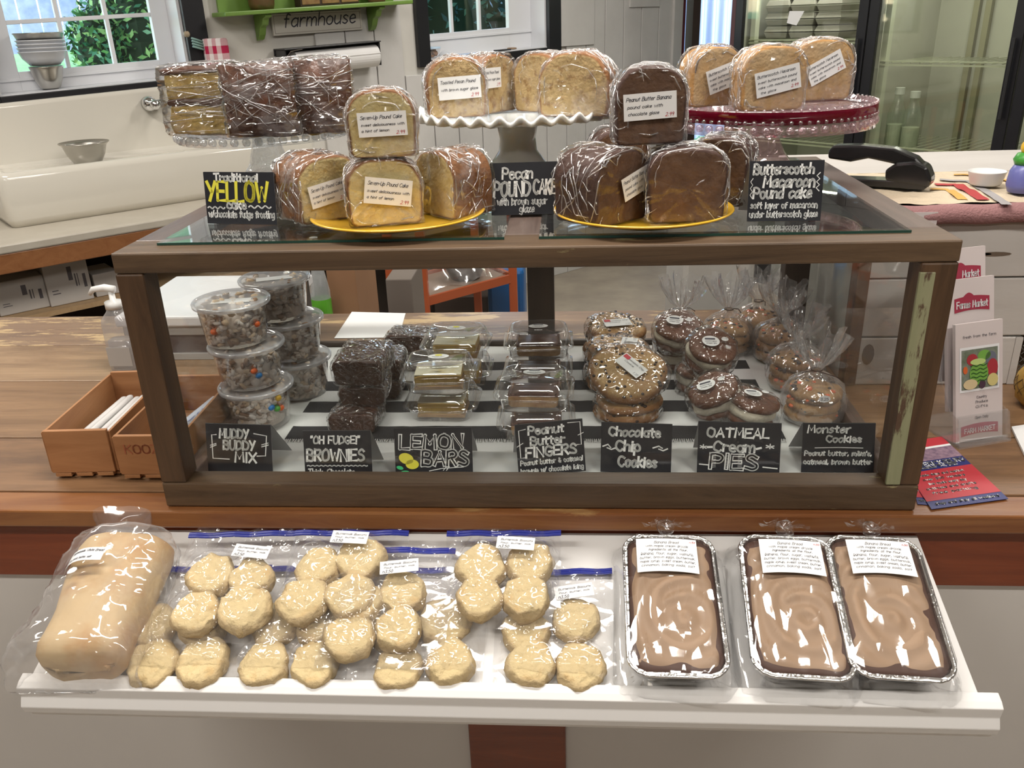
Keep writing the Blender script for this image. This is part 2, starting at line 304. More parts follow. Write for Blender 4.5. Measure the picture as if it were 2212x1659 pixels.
def write(mb, txt, cx, by, w, cap, lw, mapf, slant=0.0, rot=0.0, lift=0.0, mi=0, wob=0.0):
    st, tw = strokes(txt); sx = w / tw; sy = cap / 6.0; c, s = math.cos(rot), math.sin(rot)
    for pl in st:
        q = []
        for p in pl:
            X = (p[0] - tw / 2) * sx + p[1] * sy * slant; Y = p[1] * sy + (wob * math.sin(p[0] * 1.7) if wob else 0)
            q.append(np.array([cx + X * c - Y * s, by + X * s + Y * c]))
        ribbon(mb, q, lw * 1.08, mapf, lift, mi)

INK = M('white_chalk_ink', (0.85, 0.86, 0.84), 0.6); INKY = M('yellow_chalk_ink', (0.78, 0.72, 0.06), 0.6); INKG = M('green_chalk_ink', (0.05, 0.6, 0.22), 0.6)
CARD = M('black_card', (0.012, 0.013, 0.018), 0.45); CARDI = M('grey_card_inside', (0.42, 0.42, 0.43), 0.7)
PAPER = M('white_paper', (0.8, 0.8, 0.8), 0.7); PENINK = M('dark_pen_ink', (0.06, 0.06, 0.08), 0.7); PENRED = M('red_pen_ink', (0.55, 0.06, 0.08), 0.7)

# ================================================================== THE ROOM
A44 = math.radians(44); WU = np.array([math.cos(A44), math.sin(A44), 0]); WN = np.array([math.sin(A44), -math.cos(A44), 0]); W0 = np.array([-2.33153, 2.16757, 0])
def RW(s, off, z, k=0.0): return W0 + WU * s + WN * off + np.array([0, 0, z + k * s])
KT = 0.03                                            # the old wall's fittings climb 3 cm per metre
def rbox(mb, s0, o0, z0, s1, o1, z1, k=0.0, mi=0):
    v = [RW(s, o, z, k) for s in (s0, s1) for o in (o0, o1) for z in (z0, z1)]
    return mb.add(v, [(0, 1, 3, 2), (4, 6, 7, 5), (0, 4, 5, 1), (2, 3, 7, 6), (0, 2, 6, 4), (1, 5, 7, 3)], mi)
def WSZ(u, v, off=0.0):                              # (s, z) seen on the plane `off` in front of the window wall
    p = PL(u, v, RW(0, off, 0), WN); return float(np.dot(p - W0, WU)), float(p[2])
wallm = M('painted_wall', (0.62, 0.60, 0.56), 0.6, col2=(0.57, 0.55, 0.51), scale=3, bump=0.15, bscale=40)
beadm = M('painted_board', (0.60, 0.585, 0.57), 0.55, col2=(0.55, 0.535, 0.52), scale=5, bump=0.1, bscale=60)
floorm = M('concrete_floor', (0.36, 0.31, 0.25), 0.55, col2=(0.27, 0.23, 0.19), scale=4, bump=0.2, bscale=30)
ceilm = M('ceiling_paint', (0.75, 0.73, 0.7), 0.8)
blackm = M('black_paint', (0.008, 0.008, 0.011), 0.4)
whitem = M('white_trim_paint', (0.74, 0.75, 0.78), 0.35)
struct('floor', MB().box(-5.5, -4.5, -0.1, 5.5, 7.5, 0.0), floorm)
struct('ceiling', MB().box(-5.5, -4.5, 2.8, 5.5, 7.5, 2.9), ceilm)
struct('wall_front', MB().box(-5.5, -4.6, 0, 5.5, -4.5, 2.8), M('shop_wall_brown', (.17, .13, .10), .7))
struct('wall_left', MB().box(-5.6, -4.5, 0, -5.5, 0.3, 2.8), wallm)
struct('wall_right', rbox(MB(), 5.25, 0.0, 0, 5.35, 8.5, 2.8), wallm)
struct('wall_side', MB().box(5.5, -4.5, 0, 5.6, 3.0, 2.8), wallm)
# window wall: solid pieces round two windows and a doorway
w = MB()
HD = 2.15
for a, b, c, d in [(-5.2, 0.23, 0, 2.8), (0.23, 1.0, 0, 1.325), (0.23, 1.0, HD, 2.8), (1.0, 2.28, 0, 2.8), (2.28, 3.13, 0, 1.345), (2.28, 3.13, HD, 2.8), (3.13, 4.32, 0, 2.8), (4.32, 5.25, 2.15, 2.8), (5.25, 7.5, 0, 2.8)]:
    rbox(w, a, -0.2, c, b, 0, d, KT if False else 0)
wb = struct('wall_back', w, wallm)
# painted tongue and groove boards right of the first window
n0 = 1.62; bi = 0
while n0 < 4.3:
    n1 = min(n0 + 0.166, 4.32)
    for z0, z1 in ([(0.0, 1.232 + KT * n0)] if (n1 > 2.2 and n0 < 3.22) else [(0.0, 2.8)]):
        m = MB(); rbox(m, n0 + 0.003, 0.0, z0, n1 - 0.003, 0.014, z1); struct('board', m, beadm, parent=wb, bevel=0.003)
    n0 = n1
# flat cover panels screwed on the boards
for (u0, v0, u1, v1, lab) in [(1207, -60, 1283, 101, 'large flat painted cover panel on the board wall beside the small window'), (1360, -60, 1424, 16, 'small flat painted cover panel high on the board wall near the doorway')]:
    s0, zb = WSZ(u0, v1, .02); s1, _ = WSZ(u1, v1, .02); _, zt = WSZ(u0, v0, .02)
    one('cover_panel', rbox(MB(), s0, 0.0145, zb, s1, 0.024, zt), beadm, lab, 'wall panel', bevel=0.002)

def window(idx, s0, s1, zs, g0, g1, mun, hz, top=HD):
    f = MB(); B = 0.075
    # black casing, white reveal, sash
    rbox(f, s0 - B, 0.0, zs - 0.035, s0, 0.03, top + B, KT); rbox(f, s1, 0.0, zs - 0.035, s1 + B + .02, 0.03, top + B, KT)
    rbox(f, s0, 0.0, zs - (0.035 if idx == 1 else 0.06), s1, 0.03, zs - 0.004, KT); rbox(f, s0, 0, top, s1, 0.03, top + B, KT)
    fr = struct('window_%d' % idx, f, blackm, bevel=0.003)
    r = MB(); rbox(r, s0, -0.2, zs - 0.03, s1, 0.006, zs, KT); struct('sill', r, whitem, parent=fr)
    r = MB(); rbox(r, s0 - .002, -0.2, zs, s0 + 0.012, 0.0, top, KT); rbox(r, s1 - 0.012, -0.2, zs, s1 + .002, 0.0, top, KT); rbox(r, s0, -.2, top - .012, s1, 0, top, KT); struct('reveal', r, whitem, parent=fr)
    r = MB(); o0, o1 = -0.15, -0.12
    zb, zt = g0[1] - KT * g0[0], top - 0.06
    rbox(r, s0 + .012, o0, zs, g0[0], o1, top, KT); rbox(r, g1, o0, zs, s1 - .012, o1, top, KT); rbox(r, g0[0], o0, zs, g1, o1, zb, KT); rbox(r, g0[0], o0, zt, g1, o1, top, KT)
    rbox(r, s0 + .012, o1, zb - .034, s1 - .012, o1 + .008, zb - .022, KT)
    for m_ in mun: rbox(r, m_ - 0.008, o0 + .005, zb, m_ + 0.008, o1 - .003, zt, KT)
    for h in hz: rbox(r, g0[0], o0 + .006, h - 0.008, g1, o1 - .004, h + 0.008, KT)
    struct('sash', r, whitem, parent=fr, bevel=0.0015)
    g = MB(); rbox(g, g0[0], -0.137, zb, g1, -0.134, zt, KT); struct('pane', g, FILM('window_glass', base=0.02, fres=0.5, rough=0.02), parent=fr)
    return fr
window(1, 0.23, 1.0, 1.334, (0.345, 1.418), 0.915, [0.54, 0.73], [1.592, 1.76, 1.93])
window(2, 2.28, 3.13, 1.30, (2.36, 1.487), 2.95, [2.544, 2.74], [1.635, 1.80, 1.97])

# doorway at the far end with a dark red jamb and the outside beyond
d = MB(); rbox(d, 4.32, -.22, 0, 4.37, 0.02, 2.1, mi=0); rbox(d, 5.2, -.22, 0, 5.25, 0.02, 2.1, mi=0); rbox(d, 4.32, -.22, 2.1, 5.25, .02, 2.15, mi=0)
rbox(d, 4.24, 0.015, 0, 4.325, 0.035, 2.18, mi=1)
dr = struct('door_1', d, [M('dark_red_jamb', (0.10, 0.012, 0.02), 0.5), beadm])
m = MB(); rbox(m, 4.60, -.16, 0, 4.68, -.10, 2.1); struct('door_post', m, M('brown_post', (0.09, 0.06, 0.05), 0.6), parent=dr)

# ---- outside
grassm = M('lawn_green', (0.16, 0.34, 0.14), 0.9, col2=(0.24, 0.44, 0.20), scale=6)
gr = MB(); gr.add([RW(-8, -.22, -.12), RW(14, -.22, -.12), RW(14, -7, 1.5), RW(-8, -7, 1.5), RW(-8, -14, 1.7), RW(14, -14, 1.7)], [(0, 1, 2, 3), (3, 2, 5, 4)]); tag(put('lawn', gr.mesh('lawn', grassm)), kind='structure')
def far(u, v, off): p = PL(u, v, RW(0, off, 0), WN); return p
def foliage(name, blobs, nleaf, size, mats, label, seed):
    rg = np.random.default_rng(seed); mb = MB()
    for _ in range(nleaf):
        c, r = blobs[rg.integers(len(blobs))]; d = rg.normal(size=3); d /= np.linalg.norm(d); p = np.array(c) + d * np.array(r) * (0.55 + .5 * rg.random())
        a = rg.normal(size=3); a /= np.linalg.norm(a); b = np.cross(a, d + .3 * rg.normal(size=3)); b /= np.linalg.norm(b) + 1e-9; sz = size * (.6 + .8 * rg.random())
        mb.add([p - a * sz, p + b * sz * .42 - a * sz * .1, p + a * sz, p - b * sz * .42 - a * sz * .1], [(0, 1, 2, 3)], int(rg.integers(len(mats))))
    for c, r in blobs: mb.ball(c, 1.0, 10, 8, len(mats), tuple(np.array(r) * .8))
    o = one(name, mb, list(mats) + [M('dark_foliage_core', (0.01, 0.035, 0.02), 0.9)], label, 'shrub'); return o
lf = [M('leaf_green', (0.10, 0.30, 0.10), 0.5), M('leaf_teal', (0.07, 0.27, 0.18), 0.5), M('leaf_bright', (0.24, 0.46, 0.18), 0.5)]
foliage('leafy_shrub', [(far(215, 95, -3.0), (.22, .22, .26)), (far(262, 60, -3.2), (.30, .3, .42)), (far(310, 90, -3.0), (.34, .3, .42)), (far(335, 20, -3.2), (.4, .3, .5))], 4200, 0.032, lf, 'bright green leafy shrub outside the left window', 3)
lf2 = [M('leaf_blue_green', (0.05, 0.20, 0.20), 0.35), M('leaf_dark_teal', (0.02, 0.10, 0.12), 0.35), M('leaf_dull_green', (0.08, 0.25, 0.20), 0.35)]
foliage('evergreen_hedge', [(RW(3.0 + .6 * i, -1.8, 1.25 + .1 * (i % 2)), (.55, .45, .85)) for i in range(4)], 5200, 0.035, lf2, 'dense dark teal hedge outside the small window', 4)
foliage('garden_plant', [(RW(6.7 + .3 * i, -2.6, .75 + .3 * i), (.35, .35, .5)) for i in range(3)], 900, 0.06, lf, 'green garden plant outside the doorway', 5)
fw = thing('board_fence', 'weathered blue grey board fence beyond the lawn outside the left window', 'fence', tuple(RW(0, -6.5, 1.38)))
fm = M('blue_grey_board', (0.20, 0.26, 0.40), 0.8, col2=(0.32, 0.38, 0.5), scale=8)
for i in range(44):
    m = MB(); rbox(m, -2.6 + i * .2, -6.52, 1.36, -2.6 + i * .2 + .185, -6.5, 3.1 + .01 * (i % 3)); P('board', m, fm, fw, world=True)
cs = MB(); cs.grid(lambda a, b: RW(5.9 + 3.4 * a, -2.0 + .02 * math.sin(a * 110), -.12 + 2.9 * b), 240, 1)
one('corrugated_wall', cs, M('corrugated_metal', (0.50, 0.54, 0.72), 0.4, metal=0.3), 'pale corrugated metal shed wall seen through the doorway', 'shed wall')
cs = MB(); rbox(cs, 5.9, -1.99, 1.15, 9.3, -1.95, 1.21)
one('wall_batten', cs, M('batten_grey', (0.3, 0.32, 0.42), .6), 'grey batten across the corrugated metal wall', 'batten')

# ---- work counter along the window wall
lamm = M('beige_laminate', (0.50, 0.46, 0.39), 0.35, col2=(0.46, 0.42, 0.35), scale=12)
trimw = WOOD('orange_wood_trim', (0.22, 0.085, 0.03), (0.30, 0.13, 0.05), rough=0.4)
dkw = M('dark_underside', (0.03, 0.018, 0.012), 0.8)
wc = thing('work_counter', 'beige topped work counter with orange wood edge under the window', 'counter', tuple(RW(1, .3, 0)))
m = MB(); rbox(m, -2.2, 0.002, 0.868, 2.19, 0.655, 0.90); P('countertop', m, lamm, wc, bevel=0.006, world=True)
m = MB(); rbox(m, -2.2, 0.635, 0.80, 2.19, 0.652, 0.868); rbox(m, 2.175, 0.02, 0.84, 2.19, 0.64, 0.868); P('edge_trim', m, trimw, wc, world=True, bevel=.003)
m = MB(); rbox(m, -2.2, 0.01, 0.585, 2.15, 0.52, 0.605); P('lower_shelf', m, WOOD('pale_shelf_wood', (.42, .27, .14), (.52, .36, .2)), wc, world=True)
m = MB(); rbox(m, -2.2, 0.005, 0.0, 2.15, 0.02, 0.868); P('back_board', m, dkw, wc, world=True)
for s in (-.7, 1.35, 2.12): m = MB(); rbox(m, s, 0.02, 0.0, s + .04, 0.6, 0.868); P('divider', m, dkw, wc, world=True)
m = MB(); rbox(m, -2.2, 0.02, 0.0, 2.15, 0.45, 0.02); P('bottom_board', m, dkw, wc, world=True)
# cartons on its shelf
cartm = M('white_carton', (0.55, 0.52, 0.49), 0.7); printm = M('carton_print', (0.12, 0.11, 0.12), 0.7)
def carton(u0, u1, off, h, depth, lab):
    s0, _ = WSZ(u0, 650, off); s1, _ = WSZ(u1, 650, off)
    t = thing('carton', lab, 'box', tuple(RW((s0 + s1) / 2, off - depth / 2, 0.605)))
    m = MB(); rbox(m, s0, off - depth, 0.606, s1, off, 0.606 + h); P('body', m, cartm, t, bevel=0.003, world=True)
    m = MB(); W = s1 - s0
    if W > .1:
        for (a, b, c, dd) in [(.52, .5, .1, .30), (.66, .35, .03, .28), (.72, .35, .02, .28), (.84, .3, .07, .3), (.1, .25, .18, .02), (.1, .32, .14, .02)]: rbox(m, s0 + W * a, off, .606 + h * b, s0 + W * (a + c), off + .0006, .606 + h * (b + dd))
        P('print', m, printm, t, world=True, label='dark stripes and small print', kind='stuff')
    m = MB(); rbox(m, s0 + .002, off - depth * .52, .606 + h, s1 - .002, off - depth * .48, .6066 + h); P('tape', m, M('tape_strip', (.5, .42, .3), .3), t, world=True)
carton(-8, 106, 0.46, 0.125, .24, 'white carton at the left end of the shelf under the work counter')
carton(108, 206, 0.475, 0.175, .26, 'taller white carton standing beside another under the work counter')
carton(212, 268, 0.47, 0.09, .16, 'small cream box behind the display case corner under the work counter')

# ---- farmhouse sink
ceram = M('cream_enamel', (0.66, 0.63, 0.56), 0.12, coat=0.6)
sk = thing('farmhouse_sink', 'large cream enamel farmhouse sink with high back on the work counter', 'sink', tuple(RW(.75, .1, .9)))
s0, s1, of0, of1 = 0.085, 1.36, 0.015, 0.40
def rr2(s0, s1, o0, o1, r, n=6):
    pts = []
    for cx, cy, a0 in ((s1 - r, o1 - r, 0), (s0 + r, o1 - r, 90), (s0 + r, o0 + r, 180), (s1 - r, o0 + r, 270)):
        for k in range(n + 1): a = math.radians(a0 + 90 * k / n); pts.append((cx + r * math.cos(a), cy + r * math.sin(a)))
    return pts
m = MB(); rings = []
for (ins, z, r) in [(0.012, .901, .03), (0.0, .93, .035), (0, 1.075, .035), (0.006, 1.092, .035), (.02, 1.10, .03), (.035, 1.096, .03), (.05, 1.086, .04), (.07, 1.078, .05), (.10, 1.076, .05)]:
    rings.append([RW(a, b, z) for a, b in rr2(s0 + ins, s1 - ins, of0 + (ins if z < 1.09 and ins < .02 else min(ins, .045)), of1 - ins, r)])
m.loft(rings); P('basin', m, ceram, sk, smooth=True, world=True)
m = MB(); m.loft([[RW(a, b, z, KT if z > 1.2 else 0) for a, b in rr2(s0 + i, s1 - i, .004, .055 + e, .02)] for z, i, e in [(.905, 0, 0), (1.04, 0, .012), (1.10, 0, .0), (1.29, 0, 0), (1.303, .004, -.002), (1.308, .014, -.012)]])
P('backsplash', m, ceram, sk, smooth=True, world=True)
chrome = M('chrome', (0.75, 0.75, 0.76), 0.12, metal=1.0)
sf, zf = WSZ(330, 225, .12)
fc = thing('faucet', 'chrome wall faucet knob above the enamel sink behind the layer cake', 'faucet', tuple(RW(sf, .07, zf)))
m = MB(); m.tube([RW(sf, .062, zf), RW(sf, .085, zf), RW(sf, .10, zf)], [.03, .03, .016], 16); m.tube([RW(sf, .10, zf), RW(sf, .14, zf)], [.011, .011], 12); P('flange', m, chrome, fc, world=True, smooth=True)
m = MB(); m.ball(tuple(RW(sf, .15, zf)), .021, 12, 8); m.tube([RW(sf - .035, .15, zf + .01), RW(sf + .035, .15, zf + .012)], [.006, .007], 8); P('handle', m, chrome, fc, world=True, smooth=True)
m = MB(); m.tube([RW(sf + .05, .068, zf - .01), RW(sf + .05, .13, zf), RW(sf + .06, .2, zf - .02), RW(sf + .06, .22, zf - .06)], .011, 10); P('spout', m, chrome, fc, world=True, smooth=True)
steel = M('brushed_steel', (0.52, 0.50, 0.46), 0.28, metal=1.0)
def bowl(name, lab, loc, r, h, cat='bowl', mat=steel, flare=1.12):
    m = MB(); pr = [(r * .01, .001), (r * .45, .0), (r * .62, h * .08), (r * .84, h * .45), (r * .97, h * .88), (r * flare, h), (r * flare, h + .003), (r * .95, h * .9), (r * .8, h * .45), (r * .58, h * .1), (r * .01, .006)]
    m.lathe(pr, 36, c0=True, c1=True); return one(name, m, mat, lab, cat, loc, smooth=True)
pb = PL(190, 349, RW(0, .235, 0), WN); sb_, ob_ = float(np.dot(pb - W0, WU)), float(np.dot(pb - W0, WN))
print('bowl s,off', sb_, ob_)
bowl('mixing_bowl', 'small stainless steel mixing bowl in the enamel sink', tuple(RW(sb_, .235, 1.0765)), .083, .082)

# ================================================================== THINGS ON THE WINDOW WALL
def wtilt(s): return KT * s
# stack of steel and white bowls on the left sill
enamelw = M('white_enamel', (0.62, 0.64, 0.68), 0.25, coat=0.4)
s_, z_ = WSZ(100, 190, -.06)
ps = RW(.44, -.07, 1.334 + KT * .44)
bowl('steel_pot', 'steel colander pot under the stack of bowls on the left window sill', tuple(ps + [0, 0, .001]), .062, .085, 'pot', steel, 1.05)
def nested(k, mat, lab, z, r=.088, h=.05):
    m = MB(); m.lathe([(r * .02, 0), (r * .62, 0), (r * .9, h * .55), (r, h), (r + .004, h + .002), (r + .002, h + .005), (r - .002, h + .002), (r * .86, h * .6), (r * .58, .005), (.002, .006)], 36, c0=True, c1=True)
    return one('stacked_bowl', m, mat, lab, 'bowl', tuple(ps + [0, 0, z]), smooth=True, group='bowls stacked on the window sill')
for k, nm in enumerate(('lowest white bowl of the stack on the left window sill', 'second white bowl up in the stack on the window sill', 'third white bowl up in the stack on the window sill', 'uppermost white bowl of the stack on the window sill')):
    nested(k, enamelw, nm, .092 + .014 * k)
nested(4, steel, 'steel bowl topping the stack on the left window sill', .092 + .014 * 4 + .012, .091, .05)

# red checked oven mitt with mint handled tools hung beside the black window casing
def cloth_mat():
    m = bpy.data.materials.new('red_gingham'); m.use_nodes = True; nt = m.node_tree; b = nt.nodes['Principled BSDF']; L = nt.links; S(b, 'Roughness', .9)
    tc = nt.nodes.new('ShaderNodeTexCoord'); sp = nt.nodes.new('ShaderNodeSeparateXYZ'); L.new(tc.outputs['Generated'], sp.inputs[0]); outs = []
    for k, f in (('X', 3.0), ('Z', 2.5)):
        a = nt.nodes.new('ShaderNodeMath'); a.operation = 'MULTIPLY'; L.new(sp.outputs[k], a.inputs[0]); a.inputs[1].default_value = f
        fr = nt.nodes.new('ShaderNodeMath'); fr.operation = 'FRACT'; L.new(a.outputs[0], fr.inputs[0])
        g = nt.nodes.new('ShaderNodeMath'); g.operation = 'GREATER_THAN'; L.new(fr.outputs[0], g.inputs[0]); g.inputs[1].default_value = .5; outs.append(g)
    ad = nt.nodes.new('ShaderNodeMath'); ad.operation = 'ADD'; L.new(outs[0].outputs[0], ad.inputs[0]); L.new(outs[1].outputs[0], ad.inputs[1])
    dv = nt.nodes.new('ShaderNodeMath'); dv.operation = 'MULTIPLY'; L.new(ad.outputs[0], dv.inputs[0]); dv.inputs[1].default_value = .5
    r = nt.nodes.new('ShaderNodeValToRGB'); r.color_ramp.elements[0].color = (.75, .68, .68, 1); r.color_ramp.elements[1].color = (.42, .01, .06, 1); L.new(dv.outputs[0], r.inputs[0]); L.new(r.outputs[0], b.inputs['Base Color']); return m
a0, zz0 = WSZ(445, 135, .05); a1, _ = WSZ(497, 135, .05); _, zz1 = WSZ(470, 82, .05)
mt = thing('hanging_cloth', 'red and white checked cloth bundle hung by the black window casing', 'cloth', tuple(RW((a0 + a1) / 2, .05, zz0 - .05)))
m = MB(); m.loft([[RW((a0 + a1) / 2 + (a1 - a0) / 2 * k * math.cos(t), .05 + .034 * k * math.sin(t) + .004 * math.sin(5 * t), zz) for t in np.linspace(0, 2 * PI, 25)[:-1]] for zz, k in [(zz0 - .06, .8), (zz0 - .02, .98), (zz0 + .02, 1), (zz1 - .012, 1.0), (zz1 - .002, .92), (zz1, .6)]])
P('cloth', m, cloth_mat(), mt, smooth=True, world=True)
m = MB()
for k in range(4): m.tube([RW(a0 + .0 + .004 * k, .05, zz1 - .012 - .012 * k), RW(a0 - .05, .06, zz1 + .004 - .011 * k)], .0045, 8)
P('tool_handle', m, M('mint_plastic', (0.22, 0.36, 0.33), .4), mt, smooth=True, world=True, label='mint green tool handles', kind='stuff')
for k, (du, dz) in enumerate([(-.062, .02)]):
    m = MB(); m.ball(tuple(RW(a0 + du, .045, zz1 + dz)), .014, 10, 6); P('knob', m, M('dull_brass', (.35, .27, .18), .5), mt, world=True, smooth=True)

# green shelf
greenm = M('green_paint', (0.14, 0.25, 0.045), 0.4, col2=(0.17, 0.29, 0.06), scale=8)
ga, gz = WSZ(487, 36, .16); gb, gz2 = WSZ(893, 8, .16)
gs = thing('green_wall_shelf', 'bright green painted wall shelf with scrolled brackets above the towel roll', 'shelf', tuple(RW((ga + gb) / 2, .015, gz + .0)))
gk = (gz2 - gz) / (gb - ga); gzz = gz - gk * ga
m = MB(); rbox(m, ga, .015, gzz, gb, .16, gzz + .018, gk); P('shelf_board', m, greenm, gs, world=True, bevel=.004)
m = MB(); rbox(m, ga + .03, .015, gzz + .018, gb - .03, .03, gzz + .33, gk); P('back_board', m, greenm, gs, world=True)
for uu in (573, 818):
    sx, _ = WSZ(uu, 60, .09); m = MB(); prof = [(.016, 0), (.14, 0), (.14, -.012), (.11, -.02), (.095, -.045), (.07, -.055), (.055, -.085), (.035, -.105), (.016, -.11)]
    v = [RW(sx + e, o, gzz - .0005 + z, gk) for e in (-.016, .016) for o, z in prof]; n = len(prof)
    m.add(v, [tuple(range(n)), tuple(range(2 * n - 1, n - 1, -1))] + [(i, (i + 1) % n, n + (i + 1) % n, n + i) for i in range(n)]); P('bracket', m, greenm, gs, world=True, bevel=.003)
def on_shelf(u, off=.09): s, _ = WSZ(u, 15, off); return RW(s, off, gzz + .0185, gk)
m = MB(); m.lathe([(.001, 0), (.05, 0), (.056, .02), (.06, .08), (.05, .12), (.001, .121)], 28, c0=True, c1=True)
one('copper_pot', m, M('aged_copper', (.33, .15, .08), .35, metal=.7, col2=(.22, .17, .08), scale=14), 'round copper coloured pot at the left of the green shelf', 'pot', tuple(on_shelf(566)), smooth=True)
m = MB(); m.lathe([(.001, 0), (.04, 0), (.045, .02), (.045, .09), (.001, .091)], 24, c0=True, c1=True)
one('clay_pot', m, M('clay_brown', (.26, .13, .07), .6), 'small brown pot at the right end of the green shelf', 'pot', tuple(on_shelf(815)), smooth=True)
sa, _ = WSZ(650, 10, .1); sb2, _ = WSZ(776, 5, .1)
fr = thing('divided_wood_box', 'dark framed wooden box with gold tiles standing on the green shelf', 'box', tuple(RW((sa + sb2) / 2, .1, gzz + .0185, gk)))
m = MB(); rbox(m, sa, .04, gzz + .0187, sb2, .1, gzz + .1, gk); P('frame', m, M('dark_frame_wood', (.045, .025, .015), .5), fr, world=True, bevel=.003)
for k in range(3):
    m = MB(); W = (sb2 - sa) / 3; rbox(m, sa + W * k + .006, .1, gzz + .026, sa + W * (k + 1) - .006, .104, gzz + .094, gk); P('tile', m, M('gold_tile', (.30, .19, .07), .4, col2=(.2, .1, .04), scale=30), fr, world=True, bevel=.002)
# lettered sign
fa, fz = WSZ(592, 78, .03); fb, fz2 = WSZ(784, 64, .03); _, ft = WSZ(592, 30, .03)
sg = thing('lettered_sign', 'pale rectangular sign lettered farmhouse hung under the green shelf', 'sign', tuple(RW((fa + fb) / 2, .02, fz)))
fk = (fz2 - fz) / (fb - fa); fz0 = fz - fk * fa
m = MB(); rbox(m, fa, .0155, fz0, fb, .028, fz0 + (ft - fz), fk); P('panel', m, M('sign_cream', (.58, .55, .5), .6), sg, world=True, bevel=.002)
m = MB(); hh = ft - fz
for (a, b, c, d_) in [(fa + .008, fz0 + .008, fb - .008, fz0 + .011), (fa + .008, fz0 + hh - .011, fb - .008, fz0 + hh - .008), (fa + .008, fz0 + .008, fa + .011, fz0 + hh - .008), (fb - .011, fz0 + .008, fb - .008, fz0 + hh - .008)]: rbox(m, a, .028, b, c, .0286, d_, fk)
P('border', m, M('sign_rule', (.35, .32, .28), .6), sg, world=True)
m = MB(); write(m, 'farmhouse', (fa + fb) / 2 + .008, .034, (fb - fa) * .80, .055, .0055, lambda x, y, l: RW(x, .0290 + l, fz0 + y, fk), slant=.25)
P('lettering', m, PENINK, sg, world=True, flip=False)
# paper towel roll
ra, rz = WSZ(602, 112, .07); rb_, rz2 = WSZ(806, 97, .07)
pt = thing('paper_towel_holder', 'dark metal paper towel holder with white roll under the lettered sign', 'paper towel holder', tuple(RW((ra + rb_) / 2, .015, rz)))
rk = KT; r0 = rz - rk * ra
m = MB(); rbox(m, ra, .0155, r0 - .02, rb_ + .01, .022, r0 + .012, rk); rbox(m, ra, .016, r0 + .006, rb_ + .01, .13, r0 + .012, rk); P('holder_plate', m, M('dark_grey_metal', (.05, .05, .052), .35, metal=.6), pt, world=True, bevel=.002)
m = MB(); rbox(m, ra + .005, .022, r0 - .10, ra + .012, .12, r0 + .006, rk); rbox(m, rb_ + .002, .022, r0 - .10, rb_ + .009, .12, r0 + .006, rk); P('end_arm', m, M('dark_grey_metal', (.05, .05, .052), .35, metal=.6), pt, world=True, bevel=.002, kind='stuff')
m = MB(); rc = r0 - .055; xa, _ = WSZ(640, 140, .1)
m.tube([RW(xa, .08, rc, rk), RW(rb_, .08, rc, rk)], .052, 28); m.tube([RW(xa + .0, .131, rc + .012, rk), RW(rb_, .131, rc + .012, rk)], .003, 6); P('paper_roll', m, M('towel_paper', (.74, .73, .72), .9), pt, world=True, smooth=False)
m = MB(); m.tube([RW(xa - .055, .03, rc - .03, rk), RW(xa - .05, .11, rc + .03, rk), RW(xa - .03, .12, rc + .055, rk), RW(xa + .03, .12, rc + .06, rk)], .002, 6); P('wire_spring', m, chrome, pt, world=True)
# clutter on the small window's sill
qs, _ = WSZ(940, 110, -.03)
tb = thing('clear_tub', 'small clear plastic tub of nuts on the sill of the small window', 'tub', tuple(RW(qs, -.05, 1.30 + KT * qs)))
m = MB(); m.lathe([(.001, .001), (.034, .001), (.04, .045), (.041, .047)], 24, c0=True); P('tub', m, FILM('tub_clear', base=.06, haze=.1, hmin=.05), tb, smooth=True)
m = MB(); m.lathe([(.042, .046), (.042, .055), (.03, .056), (.001, .056)], 24, c1=True); P('lid', m, M('pale_blue_lid', (.45, .6, .75), .3), tb, smooth=True)
m = MB(); [m.ball((rnd.uniform(-.022, .022), rnd.uniform(-.022, .022), .008 + .03 * rnd.random()), .009, 6, 4) for _ in range(30)]; P('nuts', m, M('nut_brown', (.33, .17, .08), .6), tb, kind='stuff')
def sillbox(u, w_, d_, h_, off, mat, lab, cat, nm, rz=.2):
    q, _ = WSZ(u, 105, off); o = one(nm, MB().box(-w_ / 2, -d_ / 2, 0, w_ / 2, d_ / 2, h_), mat, lab, cat, tuple(RW(q, off, 1.3015 + KT * q)), (0, -.02, A44 + rz), bevel=.001); return o
m = MB(); m.grid(lambda a, b: (a * .09 - .045, b * .07 - .035, .003 + .028 * max(0, math.sin(PI * a)) * b), 8, 6); q, _ = WSZ(968, 112, -.03)
one('crumpled_paper', m, M('bag_white', (.62, .63, .66), .6), 'crumpled white paper beside the tub on the small sill', 'paper', tuple(RW(q, -.03, 1.302 + KT * q)), (0, 0, A44))
sillbox(1085, .10, .05, .006, -.04, blackm, 'flat black notebook lying on the sill of the small window', 'notebook', 'notebook')
sillbox(1010, .13, .06, .004, -.05, M('pale_blue_paper', (.5, .6, .8), .5), 'pale blue sheet lying flat on the sill of the small window', 'paper', 'paper_sheet')
m = MB(); m.lathe([(.001, 0), (.028, 0), (.028, .006), (.022, .008), (.001, .008)], 20, c0=True, c1=True); q, _ = WSZ(1108, 98, -.07)
one('wood_coaster', m, M('coaster_brown', (.3, .2, .12), .6), 'small round brown coaster at the back of the small sill', 'coaster', tuple(RW(q, -.08, 1.302 + KT * q)), smooth=False)

